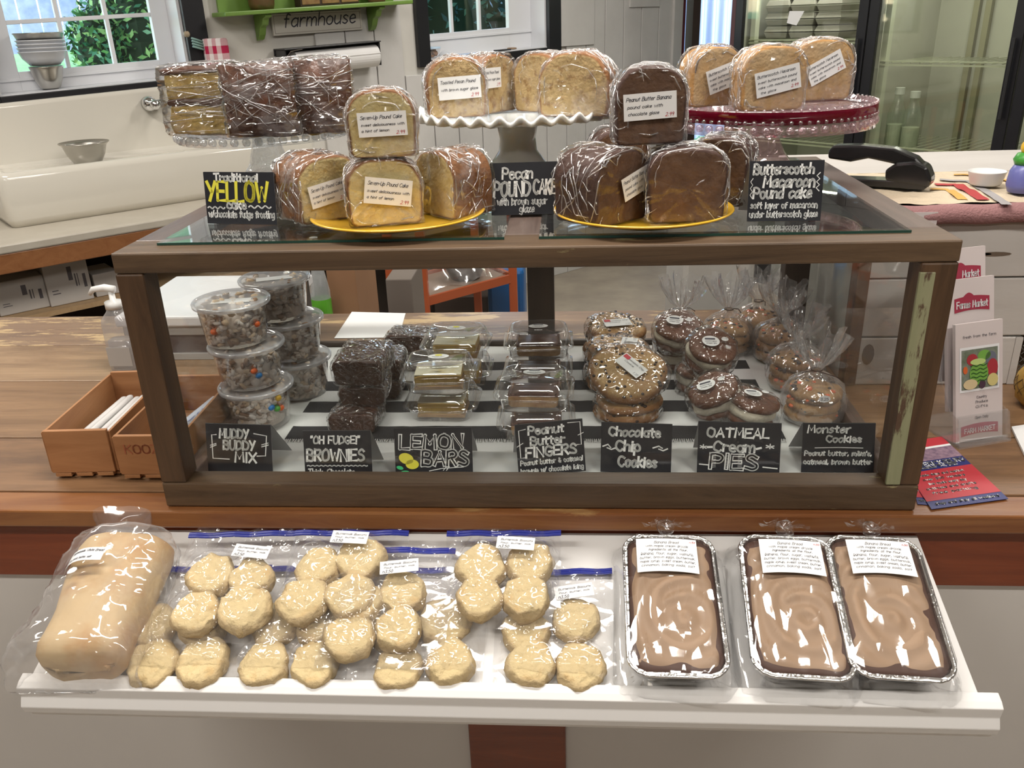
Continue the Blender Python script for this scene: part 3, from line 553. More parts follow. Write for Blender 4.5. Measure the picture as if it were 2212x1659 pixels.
# ================================================================== GLASS DOOR FRIDGE
FP0 = CAM + ray(1590, 200) * 5.0
fs = float(np.dot(FP0 - W0, WU))
def FR(u, v, ds=0.0):                                # (off, z) on the fridge front, ds deeper into it
    p = PL(u, v, RW(fs + ds, 0, 0), WU); return float(np.dot(p - W0, WN)), float(p[2])
o0, _ = FR(1583, 200); o1, _ = FR(1865, 170); o2, _ = FR(2210, 120); o3 = o2 + .2
cream = M('fridge_lining', (.44, .44, .36), .4, col2=(.39, .39, .32), scale=3)
fg = thing('display_fridge', 'tall black framed display fridge with glass doors and pale green lining', 'fridge', tuple(RW(fs + .35, (o0 + o3) / 2, 0)))
def fbx(nm, mat, *bx, bev=.0, **kw):
    m = MB()
    for b in bx: rbox(m, *b)
    return P(nm, m, mat, fg, world=True, bevel=bev, **kw)
ZB, ZT = .25, 2.05
oE = o2 + .75
fbx('cabinet', cream, (fs + .7, o0, 0, fs + .74, oE, ZT + .1), (fs + .03, o0, 0, fs + .7, o0 + .03, ZT + .1), (fs + .03, oE - .03, 0, fs + .7, oE, ZT + .1), (fs + .03, o0, ZT, fs + .7, oE, ZT + .1), (fs + .03, o0, 0, fs + .7, oE, ZB))
fbx('divider', cream, (fs + .1, o1 - .02, ZB, fs + .7, o1 + .02, ZT))
fbx('kick_plate', blackm, (fs - .0, o0, 0, fs + .03, oE, ZB), (fs, o0, ZT, fs + .03, oE, ZT + .1))
for a, b in ((o0, o1), (o1, o2), (o2, oE)):
    dn = fbx('door', blackm, (fs - .03, a + .003, ZB, fs, a + .055, ZT), (fs - .03, b - .055, ZB, fs, b - .003, ZT), (fs - .03, a, ZB, fs, b, ZB + .06), (fs - .03, a, ZT - .06, fs, b, ZT), bev=.004)
    m = MB(); rbox(m, fs - .018, a + .055, ZB + .06, fs - .014, b - .055, ZT - .06); P('door_glass', m, FILM('fridge_glass', tint=(.93, .95, .91), base=.03, fres=.5, rough=.03), dn) if False else P('door_glass', m, FILM('fridge_glass', tint=(.93, .95, .91), base=.03, fres=.5, rough=.03), fg, world=True)
    m = MB(); m.tube([RW(fs - .05, b - .03, 1.05), RW(fs - .05, b - .03, 1.4)], .008, 8); P('handle', m, M('dark_grey_metal', (.05, .05, .052), .35, metal=.6), fg, world=True)
for a_, b_ in ((o0, o1), (o1, o2)): 
    q_ = RW(fs + .12, (a_ + b_) / 2, ZT - .03); area('fridge_lamp', tuple(q_), (.5, .06), 4.5, (1.0, .98, .88), (0, 0, A44 - PI / 2))
wire = M('shelf_wire', (.50, .52, .38), .35)
_, zs1 = FR(2050, 137, .1); _, zs0 = FR(1730, 306, .1); _, zsa = FR(1700, 88, .15)
for (a, b, z) in ((o1, o2, zs1), (o0, o1, zs0), (o0, o1, zsa), (o1, o2, zs1 - .42), (o2, oE, zs1)):
    m = MB(); rbox(m, fs + .05, a + .05, z - .012, fs + .062, b - .05, z - .004); rbox(m, fs + .05, a + .05, z + .006, fs + .062, b - .05, z + .012)
    for k in range(14):
        q = a + .06 + (b - a - .12) * k / 13; rbox(m, fs + .062, q, z, fs + .62, q + .004, z + .004)
    P('wire_shelf', m, wire, fg, world=True)
for uu in (2070, 2095):                              # shelf standards on the back wall
    q, _ = FR(uu, 200, .65); m = MB(); rbox(m, fs + .66, q, ZB, fs + .695, q + .03, ZT); P('shelf_rail', m, M('rail_brass', (.25, .24, .15), .4), fg, world=True)
for a in (o0 + .05, o1 + .045):
    m = MB(); rbox(m, fs + .06, a, ZB, fs + .10, a + .03, ZT); P('corner_strip', m, M('lining_light', (.5, .52, .4), .4), fg, world=True)
# egg cartons stacked on its left shelf
eggm = M('grey_pulp', (.36, .34, .30), .85)
oa, _ = FR(1662, 60, .2); ob, _ = FR(1828, 60, .2)
for r in range(3):
    for k in range(3):
        wd_ = (ob - oa) / 3; t = thing('egg_carton', ['lowest', 'middle', 'top'][r] + ' grey egg carton of the ' + ['left', 'middle', 'right'][k] + ' stack in the display fridge', 'egg carton', tuple(RW(fs + .2, oa + wd_ * (k + .5), zsa + .013 + r * .068)), group='egg cartons in the fridge')
        m = MB(); z = zsa + .013 + r * .068
        for lo, hi, i0, i1 in ((0, .03, .012, .0), (.034, .064, .0, .012)):
            ring = lambda i, zz: [RW(fs + .14 + i, oa + wd_ * k + .004 + i, zz), RW(fs + .42 - i, oa + wd_ * k + .004 + i, zz), RW(fs + .42 - i, oa + wd_ * (k + 1) - .004 - i, zz), RW(fs + .14 + i, oa + wd_ * (k + 1) - .004 - i, zz)]
            mm = MB(); mm.loft([ring(i0, z + lo), ring(i1, z + hi)]); P('tray' if lo == 0 else 'lid', mm, eggm, t, world=True, bevel=.003)
# blue bin behind the glass above the cartons, jugs below
m = MB(); q0, zq = FR(1700, 8, .2); q1, _ = FR(1830, 8, .2); zq = zsa + .013 + 3 * .068; rbox(m, fs + .16, q0, zq + .001, fs + .4, q1 - .01, zq + .16)
one('blue_tub', m, M('blue_plastic', (.13, .22, .32), .4), 'blue plastic tub on the egg cartons in the fridge', 'tub', bevel=.008)
for i, (uu, vv, lab) in enumerate([(1925, 332, 'clear glass milk bottle at the left on the lower fridge shelf'), (1958, 338, 'clear glass milk bottle just right of its twin in the fridge')]):
    q, _ = FR(uu, vv, .18); _, zb = FR(uu, vv, .18); _, zt = FR(uu, 190 + 8 * i, .18); h = zt - zb; r = .045
    t = thing('milk_bottle', lab, 'bottle', tuple(RW(fs + .18, q, zb + .004)), group='bottles in the fridge')
    m = MB(); m.lathe([(.001, .0), (r, .0), (r, h * .62), (r * .5, h * .82), (r * .5, h * .92)], 20, c0=True); P('bottle', m, FILM('bottle_glass', base=.08, hmin=.1, haze=.2, tint=(.85, .9, .82)), t, smooth=True)
    m = MB(); m.lathe([(r * .55, h * .9), (r * .55, h), (.001, h)], 16, c1=True); P('cap', m, M('pale_cap', (.55, .58, .52), .4), t)
    m = MB(); m.lathe([(.001, .003), (r * .93, .003), (r * .93, h * .45), (.001, h * .46)], 20, c0=True, c1=True); P('milk', m, M('milk', (.52, .53, .42), .5), t)
m = MB(); q0, z0 = FR(1703, 24, -.03); q1, z1 = FR(1735, 24, -.03); q2, z2 = FR(1718, 55, -.03); q3, z3 = FR(1697, 50, -.03)
pts = [(q0, z0), (q1, z1), (q2, z2), (q3, z3)]; m.add([RW(fs - .0175 - e, a, b) for e in (0.001, .0015) for a, b in pts], [(0, 1, 2, 3), (7, 6, 5, 4), (0, 4, 5, 1), (1, 5, 6, 2), (2, 6, 7, 3), (3, 7, 4, 0)])
one('note_paper', m, PAPER, 'small white torn note stuck on the left fridge door glass', 'note')

# ================================================================== BEHIND THE COUNTER
m = MB().box(.33, .98, 0, .50, 1.35, 1.235)
one('white_cabinet', m, M('white_laminate', (.60, .58, .55), .35, col2=(.55, .53, .5), scale=4), 'tall narrow white cabinet standing behind the wooden counter and case', 'cabinet', bevel=.012)
orange = M('orange_metal', (.42, .085, .025), .4)
pc = K(918, 652, .55); pr_ = K(1108, 600, .55); pl_ = K(845, 614, .55); pb_ = pr_ + pl_ - pc
ct = thing('orange_cart', 'orange metal cart with a shelf behind the counter seen through the case', 'cart', (float(pc[0] + pb_[0]) / 2, float(pc[1] + pb_[1]) / 2, 0))
for q in (pc, pr_, pl_, pb_): m = MB(); m.box(q[0] - .017, q[1] - .017, 0, q[0] + .017, q[1] + .017, .86); P('leg', m, orange, ct, world=True, bevel=.003)
m = MB(); z_ = np.array([0, 0, 1])
for a, b in ((pc, pr_), (pc, pl_), (pr_, pb_), (pl_, pb_)): m.bar(a, b, .014, .035)
P('shelf_rim', m, orange, ct, world=True)
m = MB(); m.add([q + z_ * e for e in (-.004, .004) for q in (pc, pr_, pb_, pl_)], [(0, 1, 2, 3), (7, 6, 5, 4), (0, 4, 5, 1), (1, 5, 6, 2), (2, 6, 7, 3), (3, 7, 4, 0)]); P('shelf_tray', m, M('tray_tan', (.32, .23, .18), .4), ct, world=True)
m = MB(); m.grid(lambda a, b: pc + (pr_ - pc) * a + (pl_ - pc) * b + z_ * (.03 + .12 * math.sin(PI * a) * math.sin(PI * b) + .03 * fbm((a, b, 0), 5, 2)), 24, 24); one('plastic_sheet', m, FILM('sheet_plastic', base=.08, fres=1, rough=.1, bump=.5, bscale=14, haze=.25, hmin=.05), 'crumpled clear plastic bag lying on the shelf of the orange cart', 'plastic bag', smooth=True)
pz = K(1000, 615, .555); m = MB(); m.lathe([(.001, .0), (.06, 0), (.085, .05), (.09, .09), (.07, .12), (.001, .125)], 24, c0=True, c1=True)
one('dark_pan', m, M('dark_pan_metal', (.09, .07, .06), .3, metal=.5), 'dark round pan on the shelf of the orange cart', 'pan', (float(pz[0]), float(pz[1]) + .1, .556), smooth=True)
bq = K(1075, 660, .35); m = MB(); m.box(bq[0] - .05, bq[1] + .06, .0, bq[0] + .12, bq[1] + .26, .50); one('blue_bin', m, M('bright_blue_plastic', (.0, .10, .33), .35), 'bright blue plastic bin under the orange cart', 'bin', bevel=.02)
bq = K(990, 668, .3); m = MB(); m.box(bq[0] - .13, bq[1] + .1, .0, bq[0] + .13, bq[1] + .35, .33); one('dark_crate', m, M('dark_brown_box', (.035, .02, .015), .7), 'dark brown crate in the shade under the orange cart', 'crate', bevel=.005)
# low shelf with bottles and boxes right behind the counter
ls = thing('low_shelf', 'low dark shelf unit directly behind the wooden counter', 'shelf', (-.6, 1.2, 0))
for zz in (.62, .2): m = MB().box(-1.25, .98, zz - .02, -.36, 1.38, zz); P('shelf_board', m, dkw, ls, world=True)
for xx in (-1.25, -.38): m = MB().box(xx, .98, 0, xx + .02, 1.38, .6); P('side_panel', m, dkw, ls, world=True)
x0 = V(708, 620, 1.1)[0]; x1 = V(770, 620, 1.1)[0]; m = MB().box(x0, 1.1, .6205, x1, 1.33, .97)
one('cardboard_box', m, M('cardboard', (.33, .17, .085), .8, col2=(.30, .15, .075), scale=8), 'plain brown cardboard box behind the counter beside the green labelled bottle', 'box', bevel=.003)
x0 = V(775, 620, 1.25)[0]; x1 = V(822, 620, 1.25)[0]
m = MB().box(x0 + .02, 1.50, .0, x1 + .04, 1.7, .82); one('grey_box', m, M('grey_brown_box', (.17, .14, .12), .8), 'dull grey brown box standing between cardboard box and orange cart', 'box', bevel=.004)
def bottle(u, col, lab, liq):
    yy = 1.06 if u > 680 else 1.14; x = float(V(u, 640, yy)[0]); t = thing('spray_bottle', lab, 'bottle', (x, yy, .6205)); t.scale = (.66, .66, 1)
    m = MB(); m.lathe([(.001, 0), (.036, 0), (.038, .01), (.038, .30), (.02, .37), (.014, .42)], 24, c0=True); P('bottle', m, FILM('bottle_plastic', base=.08, hmin=.3, haze=.45, hcol=(.8, .83, .85)), t, smooth=True)
    m = MB(); m.lathe([(.0385, liq[0]), (.0388, liq[0]), (.0388, liq[1]), (.0385, liq[1])], 24); P('label', m, M('label_' + col[0], col[1], .4), t, label=col[0].replace('_', ' ') + ' band')
    m = MB(); m.lathe([(.016, .40), (.016, .44), (.001, .44)], 16, c1=True); P('cap', m, M('white_plastic', (.72, .72, .7), .35), t)
bottle(693, ('green', (.12, .45, .03)), 'clear bottle with bright green label behind the counter', (.17, .28))
bottle(660, ('blue', (.02, .22, .42)), 'clear bottle with blue liquid half hidden by the snack tubs', (.12, .22))

# raised side counter with painted boards
bx0, by0, bzt = .552, .43, 1.238
boardm = M('white_weathered_board', (.56, .53, .50), .6, col2=(.50, .47, .44), scale=7, stretch=(.3, 1, 1), bump=.2, bscale=50)
rc_ = thing('side_counter', 'raised side counter clad in weathered white boards right of the display case', 'counter', (1.1, .7, T))
zz = [1.236, 1.125, 1.014, .9215]
zsm = [float(V(2150, v, by0)[2]) for v in (598, 725)]
lv = [bzt - .02, zsm[0], zsm[1], T + .001]
for k in range(3):
    z1, z0 = lv[k], lv[k + 1]
    if k == 2:
        m = MB().box(bx0 + .02, by0, z0, .84, by0 + .018, z1 - .003); P('board', m, boardm, rc_, world=True, bevel=.002)
    else: m = MB().box(bx0 + .02, by0, z0, 1.9, by0 + .018, z1 - .003); P('board', m, boardm, rc_, world=True, bevel=.002)
m = MB().box(bx0, by0 - .004, T + .001, bx0 + .022, by0 + .03, bzt - .02); P('corner_post', m, WOOD('brown_corner_wood', (.10, .055, .03), (.17, .10, .06), axis=2), rc_, world=True, bevel=.002)
m = MB().box(bx0, by0 + .03, T + .001, bx0 + .014, 1.05, bzt - .02); P('side_panel', m, M('grey_plywood', (.40, .41, .38), .6, col2=(.30, .30, .28), scale=6, stretch=(1, 1, .3), sharp=(.45, .7)), rc_, world=True)
m = MB().box(bx0 - .004, by0 - .01, bzt - .02, 1.9, 1.06, bzt - .001); P('countertop', m, boardm, rc_, world=True, bevel=.003)
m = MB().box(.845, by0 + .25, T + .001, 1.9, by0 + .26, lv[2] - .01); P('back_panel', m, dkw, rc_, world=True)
m = MB().box(.84, by0, T + .001, .852, by0 + .25, lv[2] - .004); P('side_panel', m, boardm, rc_, world=True)
# knots and nail splits in the paint
m = MB()
for (u, v, a, b) in ((1985, 0, 0, 0), (2150, 549, .03, .004), (2128, 549, .012, .002), (1875, 766, .012, .02)):
    if u < 2000 and a == 0: continue
    p = V(u, v, by0 - .0006); m.add([(p[0] + a * math.cos(t) * .9, by0 - .0006, p[2] + b * math.sin(t)) for t in np.linspace(0, 2 * PI, 13)[:-1]], [tuple(range(12))])
P('paint_chip', m, M('chip_brown', (.14, .10, .07), .8), rc_, world=True, kind='stuff', flip=False)
# wire netting over the opening, pineapple behind it
m = MB(); nx = 26
for i in range(-8, nx):
    for sgn in (1, -1):
        a = .852 + i * .013; pts = [(a + sgn * (j * .0065) + (0 if sgn > 0 else .1), by0 + .008, T + .003 + j * .0075) for j in range(12)]
        pts = [p for p in pts if .852 < p[0] < 1.3]
        if len(pts) > 1: m.tube(pts, .0007, 4, caps=False)
P('wire_netting', m, M('netting_wire', (.22, .22, .2), .5, metal=.5), rc_, world=True, kind='stuff')

# ================================================================== MAIN COUNTER
pw = lambda nm, a, b, wr, sh=(.6, .68), ws=9.0: WOOD(nm, a, b, rough=.42, worn=wr, wsharp=sh, wscale=ws, coat=.15)
planks = [(.673, .872, pw('plank_wood_far', (.14, .085, .06), (.28, .18, .11), (.48, .34, .18), (.52, .56), 20)),
          (.470, .670, pw('plank_wood_two', (.17, .10, .055), (.36, .235, .135), (.13, .08, .06), (.54, .66), 4)),
          (.223, .467, pw('plank_wood_three', (.15, .08, .038), (.30, .175, .09), (.085, .045, .028), (.53, .66), 4)),
          (.045, .220, pw('plank_wood_four', (.13, .066, .030), (.26, .14, .068), (.07, .035, .02), (.50, .64), 4))]
mc = thing('wooden_counter', 'long wooden plank counter with worn top, dark red apron and white front panels', 'counter', (0, .4, 0))
for y0, y1, mm in planks: P('plank', MB().box(-2.3, y0, T - .028, 1.95, y1, T), mm, mc, world=True, bevel=.0015)
P('nosing_board', MB().box(-2.3, -.012, T - .028, 1.95, .042, T), WOOD('nosing_wood', (.17, .055, .018), (.30, .13, .045), rough=.3, worn=(.42, .25, .10), wsharp=(.66, .72), coat=.3), mc, world=True, bevel=.003, label='orange brown front edge board')
redw = WOOD('red_brown_wood', (.13, .024, .008), (.22, .050, .016), rough=.35, coat=.3)
P('apron', MB().box(-2.3, .004, .796, 1.95, .03, T - .028), redw, mc, world=True, label='dark red brown apron board')
panm = M('front_panel_white', (.60, .57, .54), .55, col2=(.57, .54, .51), scale=2)
for a, b in ((-2.3, -.108), (.048, 1.95)): P('front_panel', MB().box(a, .012, .0, b, .022, .796), panm, mc, world=True)
P('post', MB().box(-.108, .0, .0, .048, .03, .796), redw, mc, world=True, bevel=.003, label='dark red brown upright post')
for xx in (-2.28, 1.9): P('end_panel', MB().box(xx, .03, 0, xx + .03, .85, T - .028), panm, mc, world=True)

# ================================================================== SLOPED SHELF
TILT = math.radians(18); SB = np.array(V(1160, 1149, .003)); SN = np.array([0, -math.sin(TILT), math.cos(TILT)]); SY = np.array([0, math.cos(TILT), math.sin(TILT)])
SH0 = SB.copy(); SH0[0] = 0
def SHP(u, v, h=0.0):                                # pixel -> (x, y up the slope) on the shelf, h above it
    p = PL(u, v, SH0 + SN * h, SN) - SH0; return float(p[0]), float(np.dot(p, SY))
def SHW(x, y, h=0.0): return SH0 + np.array([x, 0, 0]) + SY * y + SN * h
yF = SHP(1100, 1484)[1]; print('shelf front', yF, SHP(40, 1482), SHP(2153, 1497), SHP(1990, 1149))
XL, XR = -.625, .535
shelfm = M('white_shelf_paint', (.76, .74, .72), .5)
sh = thing('sloped_shelf', 'white painted shelf sloping down in front of the wooden counter', 'shelf', tuple(SH0), rot=(TILT, 0, 0))
P('shelf_board', MB().box(XL, yF, -.016, XR, -.001, 0), shelfm, sh, bevel=.001)
lip = [(0, -.052), (-.020, -.052), (-.025, -.047), (-.026, -.037), (-.023, -.034), (-.031, -.031), (-.031, -.018), (-.022, -.008), (-.021, .001), (-.020, .008), (-.012, .0105), (0, .0105)]
m = MB(); m.prism(lip, (0, 1, 0), (0, 0, 1), (1, 0, 0), (0, yF, 0), XL - .006, XR + .018); P('front_moulding', m, shelfm, sh, bevel=.0012)
for xx in (-.5, 0.0, .45):
    m = MB(); m.prism([(-.001, -.018), (-.18, -.018), (-.14, -.05), (-.001, -.11)], (0, 1, 0), (0, 0, 1), (1, 0, 0), (0, 0, 0), xx, xx + .02); P('bracket', m, shelfm, sh)

# ================================================================== DISPLAY CASE
casew = WOOD('case_wood', (.048, .027, .014), (.135, .082, .043), rough=.5, worn=(.36, .31, .15), wscale=16, wsharp=(.635, .67), coat=.1, bump=.4)
casez = WOOD('case_wood_upright', (.045, .022, .010), (.120, .064, .030), axis=2, rough=.5, worn=(.33, .29, .12), wscale=16, wsharp=(.64, .68), coat=.1, bump=.4)
casey = WOOD('case_wood_side', (.075, .050, .042), (.150, .105, .085), axis=1, rough=.4, coat=.15, bump=.3)
casef = WOOD('case_wood_top', (.060, .038, .027), (.150, .100, .070), rough=.4, worn=(.4, .3, .2), wsharp=(.66, .69), coat=.15, bump=.3)
caseb = WOOD('case_wood_back', (.022, .014, .010), (.045, .028, .019), axis=2, rough=.5)
D = .655; XW = .525; zt0 = H - .027
dc = thing('display_case', 'worn brown wooden display case with glass sides and top on the counter', 'display case', (0, D / 2, T))
def CP(n, *b, mat=casew, bev=.0025, **k): return P(n, MB().box(*b), mat, dc, world=True, bevel=bev, **k)
CP('top_rail', -XW, 0, zt0, XW, .066, H, mat=[casew]); 
CP('top_rail', -XW, D - .05, zt0, XW, D, H, mat=casef)
CP('side_rail', -XW, .0665, zt0, -XW + .048, D - .0505, H, mat=casey); CP('side_rail', XW - .048, .0665, zt0, XW, D - .0505, H, mat=casey)
CP('middle_rail', -.028, .0665, zt0, .024, D - .0505, H, mat=casey)
CP('bottom_rail', -XW, 0, T + .001, XW, .037, T + .040)
CP('bottom_rail', -XW, D - .012, T + .001, XW, D, T + .012, mat=caseb)
for a, b in ((-XW, -XW + .024), (XW - .022, XW)): CP('bottom_side_rail', a, .0375, T + .001, b, D - .0125, T + .028, mat=casey)
CP('front_post', -XW, 0, T + .0405, -XW + .037, .04, zt0 - .0005, mat=casez)
CP('front_post', XW - .044, 0, T + .0405, XW, .04, zt0 - .0005, mat=casez)
CP('paint_strip', XW - .0445, -.0015, T + .042, XW - .026, .004, zt0 - .012, mat=WOOD('chipped_green_paint', (.23, .24, .13), (.31, .30, .18), axis=2, worn=(.09, .05, .03), wscale=26, wsharp=(.53, .57)), bev=.001, label='chipped pale green strip on the right front post')
CP('back_post', -XW, D - .04, T + .0125, -XW + .04, D, zt0 - .0005, mat=caseb)
CP('back_post', XW - .048, D - .04, T + .0125, XW, D, zt0 - .0005, mat=caseb)
CP('back_post', -.028, D - .035, T + .0125, .026, D - .001, zt0 - .0005, mat=caseb, label='dark middle post at the back')
glassm = FILM('case_glass', tint=(.99, .995, .99), base=.0, fres=.55, rough=.008)
glasst = FILM('case_top_glass', tint=(.95, .975, .96), base=.02, fres=1.5, rough=.01)
edgem = M('glass_edge_green', (.015, .06, .045), .15)
P('front_glass', MB().box(-XW + .034, .030, T + .039, XW - .04, .032, zt0 + .003), glassm, dc, world=True)
for a in (-XW + .015, XW - .017): P('side_glass', MB().box(a, .04, T + .03, a + .002, D - .04, zt0 + .003), glassm, dc, world=True)
for x0, x1, yy in ((-.480, -.024, .0690), (.020, .478, .072)):
    g = P('top_glass', MB().box(x0, .0385 if x0 > 0 else .0385, H + .0004, x1, D - .03, H + .0034), glasst, dc, world=True)
    P('glass_edge', MB().box(x0, .0375, H + .0004, x1, .0388, H + .0034), edgem, dc, world=True, label='dark green cut edge of the top glass')
# paper liner and striped runner
m = MB(); m.grid(lambda a, b: (-XW + .035 + a * (2 * XW - .07), .040 + b * (D - .056), T + .0018 + .0006 * math.sin(a * 40) * b), 40, 4)
one('paper_liner', m, M('liner_paper', (.62, .63, .62), .7), 'white paper lining the floor of the display case', 'paper')
ys = [float(K(1058, v, T + .005)[1]) for v in (781.6, 799.7, 822, 843, 866, 890, 920, 949)]
def striped():
    m = MB(); x0, x1 = -.415, .40; edges = [ys[7]] + ys[6::-1] ; lv = [ys[7], ys[6], ys[5], ys[4], ys[3], ys[2], ys[1], ys[0], ys[0] + .045]
    for i in range(len(lv) - 1):
        a, b = lv[i], lv[i + 1]; mi = 0 if i % 2 == 0 else 1
        if i == len(lv) - 2: mi = 1
        m.grid(lambda s, t, a=a, b=b: (x0 + (x1 - x0) * s, a + (b - a) * t, T + .0048 + .0008 * fbm((s * 9, a + (b - a) * t, 0), 6)), 60, 4, mi)
    return m
one('striped_runner', striped(), [M('runner_black', (.014, .015, .019), .9, bump=.3, bscale=400), M('runner_white', (.60, .60, .60), .9, bump=.3, bscale=400)], 'black and white striped cloth runner inside the display case', 'cloth runner')
m = MB()
for i in range(240): x = -.415 + .815 * i / 239; m.tube([(x, ys[7] + .001, T + .0052), (x + rnd.uniform(-.003, .003), ys[7] - .006 - .003 * rnd.random(), T + .004)], .0007, 4, caps=False)
one('runner_fringe', m, M('runner_white', (.6, .6, .6), .9), 'white fringe along the front edge of the striped runner', 'fringe', kind='stuff')

# ================================================================== CHALK CARDS
def tent(lab, u0, v0, u1, v1, zb, h, lean, lines, raw=(), rot_in=0.0, back=.06, flip=1, name='tent_card', yoff=0.0):
    a = K(u0, v0, zb); b = K(u1, v1, zb); w = float(np.linalg.norm((b - a)[:2])); rz = math.atan2(b[1] - a[1], b[0] - a[0]); c = (a + b) / 2
    t = thing(name, lab, 'sign', (float(c[0]), float(c[1]) + yoff, zb), rz, group=None)
    ca, sa = math.cos(lean), math.sin(lean); cr, sr = math.cos(rot_in), math.sin(rot_in)
    def F(x, y, l=0.0):                              # card coordinates to the front face
        X, Y = x * cr - y * sr, x * sr + y * cr
        Y += w / 2 * abs(sr)
        return (X, Y * sa - l * ca, Y * ca + l * sa + .0002)
    th = .0006; m = MB(); q = [F(x, y, l) for l in (0, -th) for x, y in ((-w / 2, 0), (w / 2, 0), (w / 2, h), (-w / 2, h))]
    m.add(q, [(0, 1, 2, 3)], 0); m.add(q, [(7, 6, 5, 4), (0, 4, 5, 1), (1, 5, 6, 2), (2, 6, 7, 3), (3, 7, 4, 0)], 1)
    P('front_panel', m, [CARD, CARDI], t)
    if back:
        tp = [F(-w / 2, h, -th), F(w / 2, h, -th)]; m = MB(); v = [tp[0], tp[1], (tp[1][0], tp[1][1] + back, .0003), (tp[0][0], tp[0][1] + back, .0003)]
        v2 = [(x, y + .0006, z + .0003) for x, y, z in v]; m.add(v, [(0, 3, 2, 1)], 0); m.add(v2, [(0, 1, 2, 3)], 1); P('back_panel', m, [CARDI, CARD], t, flip=False, label='pale grey inside of the folded card')
    groups = {}
    for L in lines:
        txt, cx, by, ww, cap, lw = L[:6]; o = dict(L[6]) if len(L) > 6 else {}
        mi = o.get('mat', 'w'); mb = groups.setdefault(mi, MB()); X = (cx - .5) * w; Y = by * h
        mk = dict(slant=o.get('slant', .06), rot=o.get('rot', 0), wob=.0006)
        if o.get('outline'):
            write(mb, txt, X, Y, ww * w, cap * h, lw * w, F, lift=.0003, **mk); write(groups.setdefault('k', MB()), txt, X, Y, ww * w, cap * h, lw * w * .42, F, lift=.0007, **mk)
            if o.get('hatch'):
                mm = groups['w']
                for k in range(9):
                    yy = Y + cap * h * (k + .5) / 9
                    for pos in o['hatch']: ribbon(mm, [np.array([(pos - .5) * w - .003, yy]), np.array([(pos - .5) * w + .003, yy + .0012])], .0005, F, .0011)
        else: write(mb, txt, X, Y, ww * w, cap * h, lw * w, F, lift=.0004, **mk)
    for R_ in raw:
        pts, lw = R_[0], R_[1]; mi = R_[2] if len(R_) > 2 else 'w'; mb = groups.setdefault(mi, MB())
        if lw == 0: mb.add([F((x - .5) * w, y * h, R_[3] if len(R_) > 3 else .0004) for x, y in pts], [tuple(range(len(pts)))])
        else:
            q = [np.array([(x - .5) * w, y * h]) for x, y in pts]; ribbon(mb, q, lw * w, F, .0005)
    mats = {'w': (INK, 'lettering', 'white hand lettering'), 'y': (INKY, 'lettering', 'yellow hand lettering'), 'g': (INKG, 'leaf_drawing', 'green drawn leaves'), 'k': (CARD, 'lettering_core', 'black inside of the outlined letters'), 'l': (INKY, 'lemon_drawing', 'yellow drawn lemons')}
    for k, mb in groups.items(): P(mats[k][1], mb, mats[k][0], t, flip=False, label=mats[k][2])
    return t
def wav(x0, x1, y, n=3, a=.025): return [(x0 + (x1 - x0) * i / (n * 6), y + a * math.sin(2 * PI * i / 6)) for i in range(n * 6 + 1)]
def ell(cx, cy, rx, ry, rot=0.0, n=22): return [(cx + rx * math.cos(t) * math.cos(rot) - ry * math.sin(t) * math.sin(rot), cy + rx * math.cos(t) * math.sin(rot) * 1.3 + ry * math.sin(t) * math.cos(rot)) for t in np.linspace(0, 2 * PI, n + 1)[:-1]]
ZI = T + .0028; LW = .028; ln = math.radians(14)
tent('black tent card hand lettered Muddy Buddy Mix in front of the snack tubs', 450, 1021, 590, 1026, ZI, .078, ln,
     [('MUDDY', .43, .72, .44, .17, LW), ('BUDDY', .50, .49, .48, .17, LW), ('MIX', .59, .24, .32, .19, LW)],
     [([(.16, .78), (.09, .77), (.09, .30), (.34, .29)], .016), ([(.74, .82), (.93, .78), (.90, .38), (.77, .37)], .016), ([(.06, .52), (.15, .57)], .014), ([(.85, .56), (.95, .60)], .014), ([(.06, .56), (.15, .6)], .012), ([(.85, .6), (.95, .64)], .012)])
tent('black tent card hand lettered Oh Fudge Brownies before the brownies', 661, 1050, 806, 1050, ZI, .084, ln,
     [('"OH FUDGE!"', .47, .77, .72, .13, .022), ('BROWNIES', .46, .46, .84, .20, .03), ('Thick, Chocolate,', .40, .21, .70, .10, .016), ('Classic Brownies', .50, .05, .74, .10, .016)], [(wav(.04, .93, .37, 14, .008), .016)])
tent('black tent card with outlined Lemon Bars lettering and two yellow lemons', 855, 1028, 1022, 1027, ZI, .074, ln,
     [('LEMON', .47, .57, .80, .27, .048, {'outline': 1}), ('BARS', .64, .22, .58, .29, .048, {'outline': 1})],
     [([(.44, .10), (.6, .15), (.88, .18)], .01), ([(.62, .11), (.66, .19)], .008), ([(.66, .11), (.70, .19)], .008), (ell(.145, .36, .085, .12, .5), 0, 'l'), (ell(.22, .24, .085, .10, .3), 0, 'l'), (ell(.06, .17, .045, .035, -.5), 0, 'g', .0008), (ell(.12, .08, .055, .03, .1), 0, 'g', .0008)])
tent('black tent card tilted on its corner, hand lettered Peanut Butter Fingers', 1121, 1031, 1266, 1022, ZI, .080, ln,
     [('Peanut', .45, .79, .52, .15, .026), ('Butter', .46, .585, .50, .15, .026), ('FINGERS', .5, .36, .74, .18, .030), ('Peanut butter & oatmeal', .50, .215, .92, .085, .015), ('brownie w/ chocolate icing', .50, .06, .93, .085, .015)],
     [([(.15, .90), (.05, .88), (.05, .36), (.11, .36)], .012), ([(.78, .95), (.96, .95), (.96, .52), (.90, .52)], .012), ([(.01, .58), (.1, .64)], .01), ([(.92, .70), (1.0, .74)], .01)], rot_in=math.radians(2))
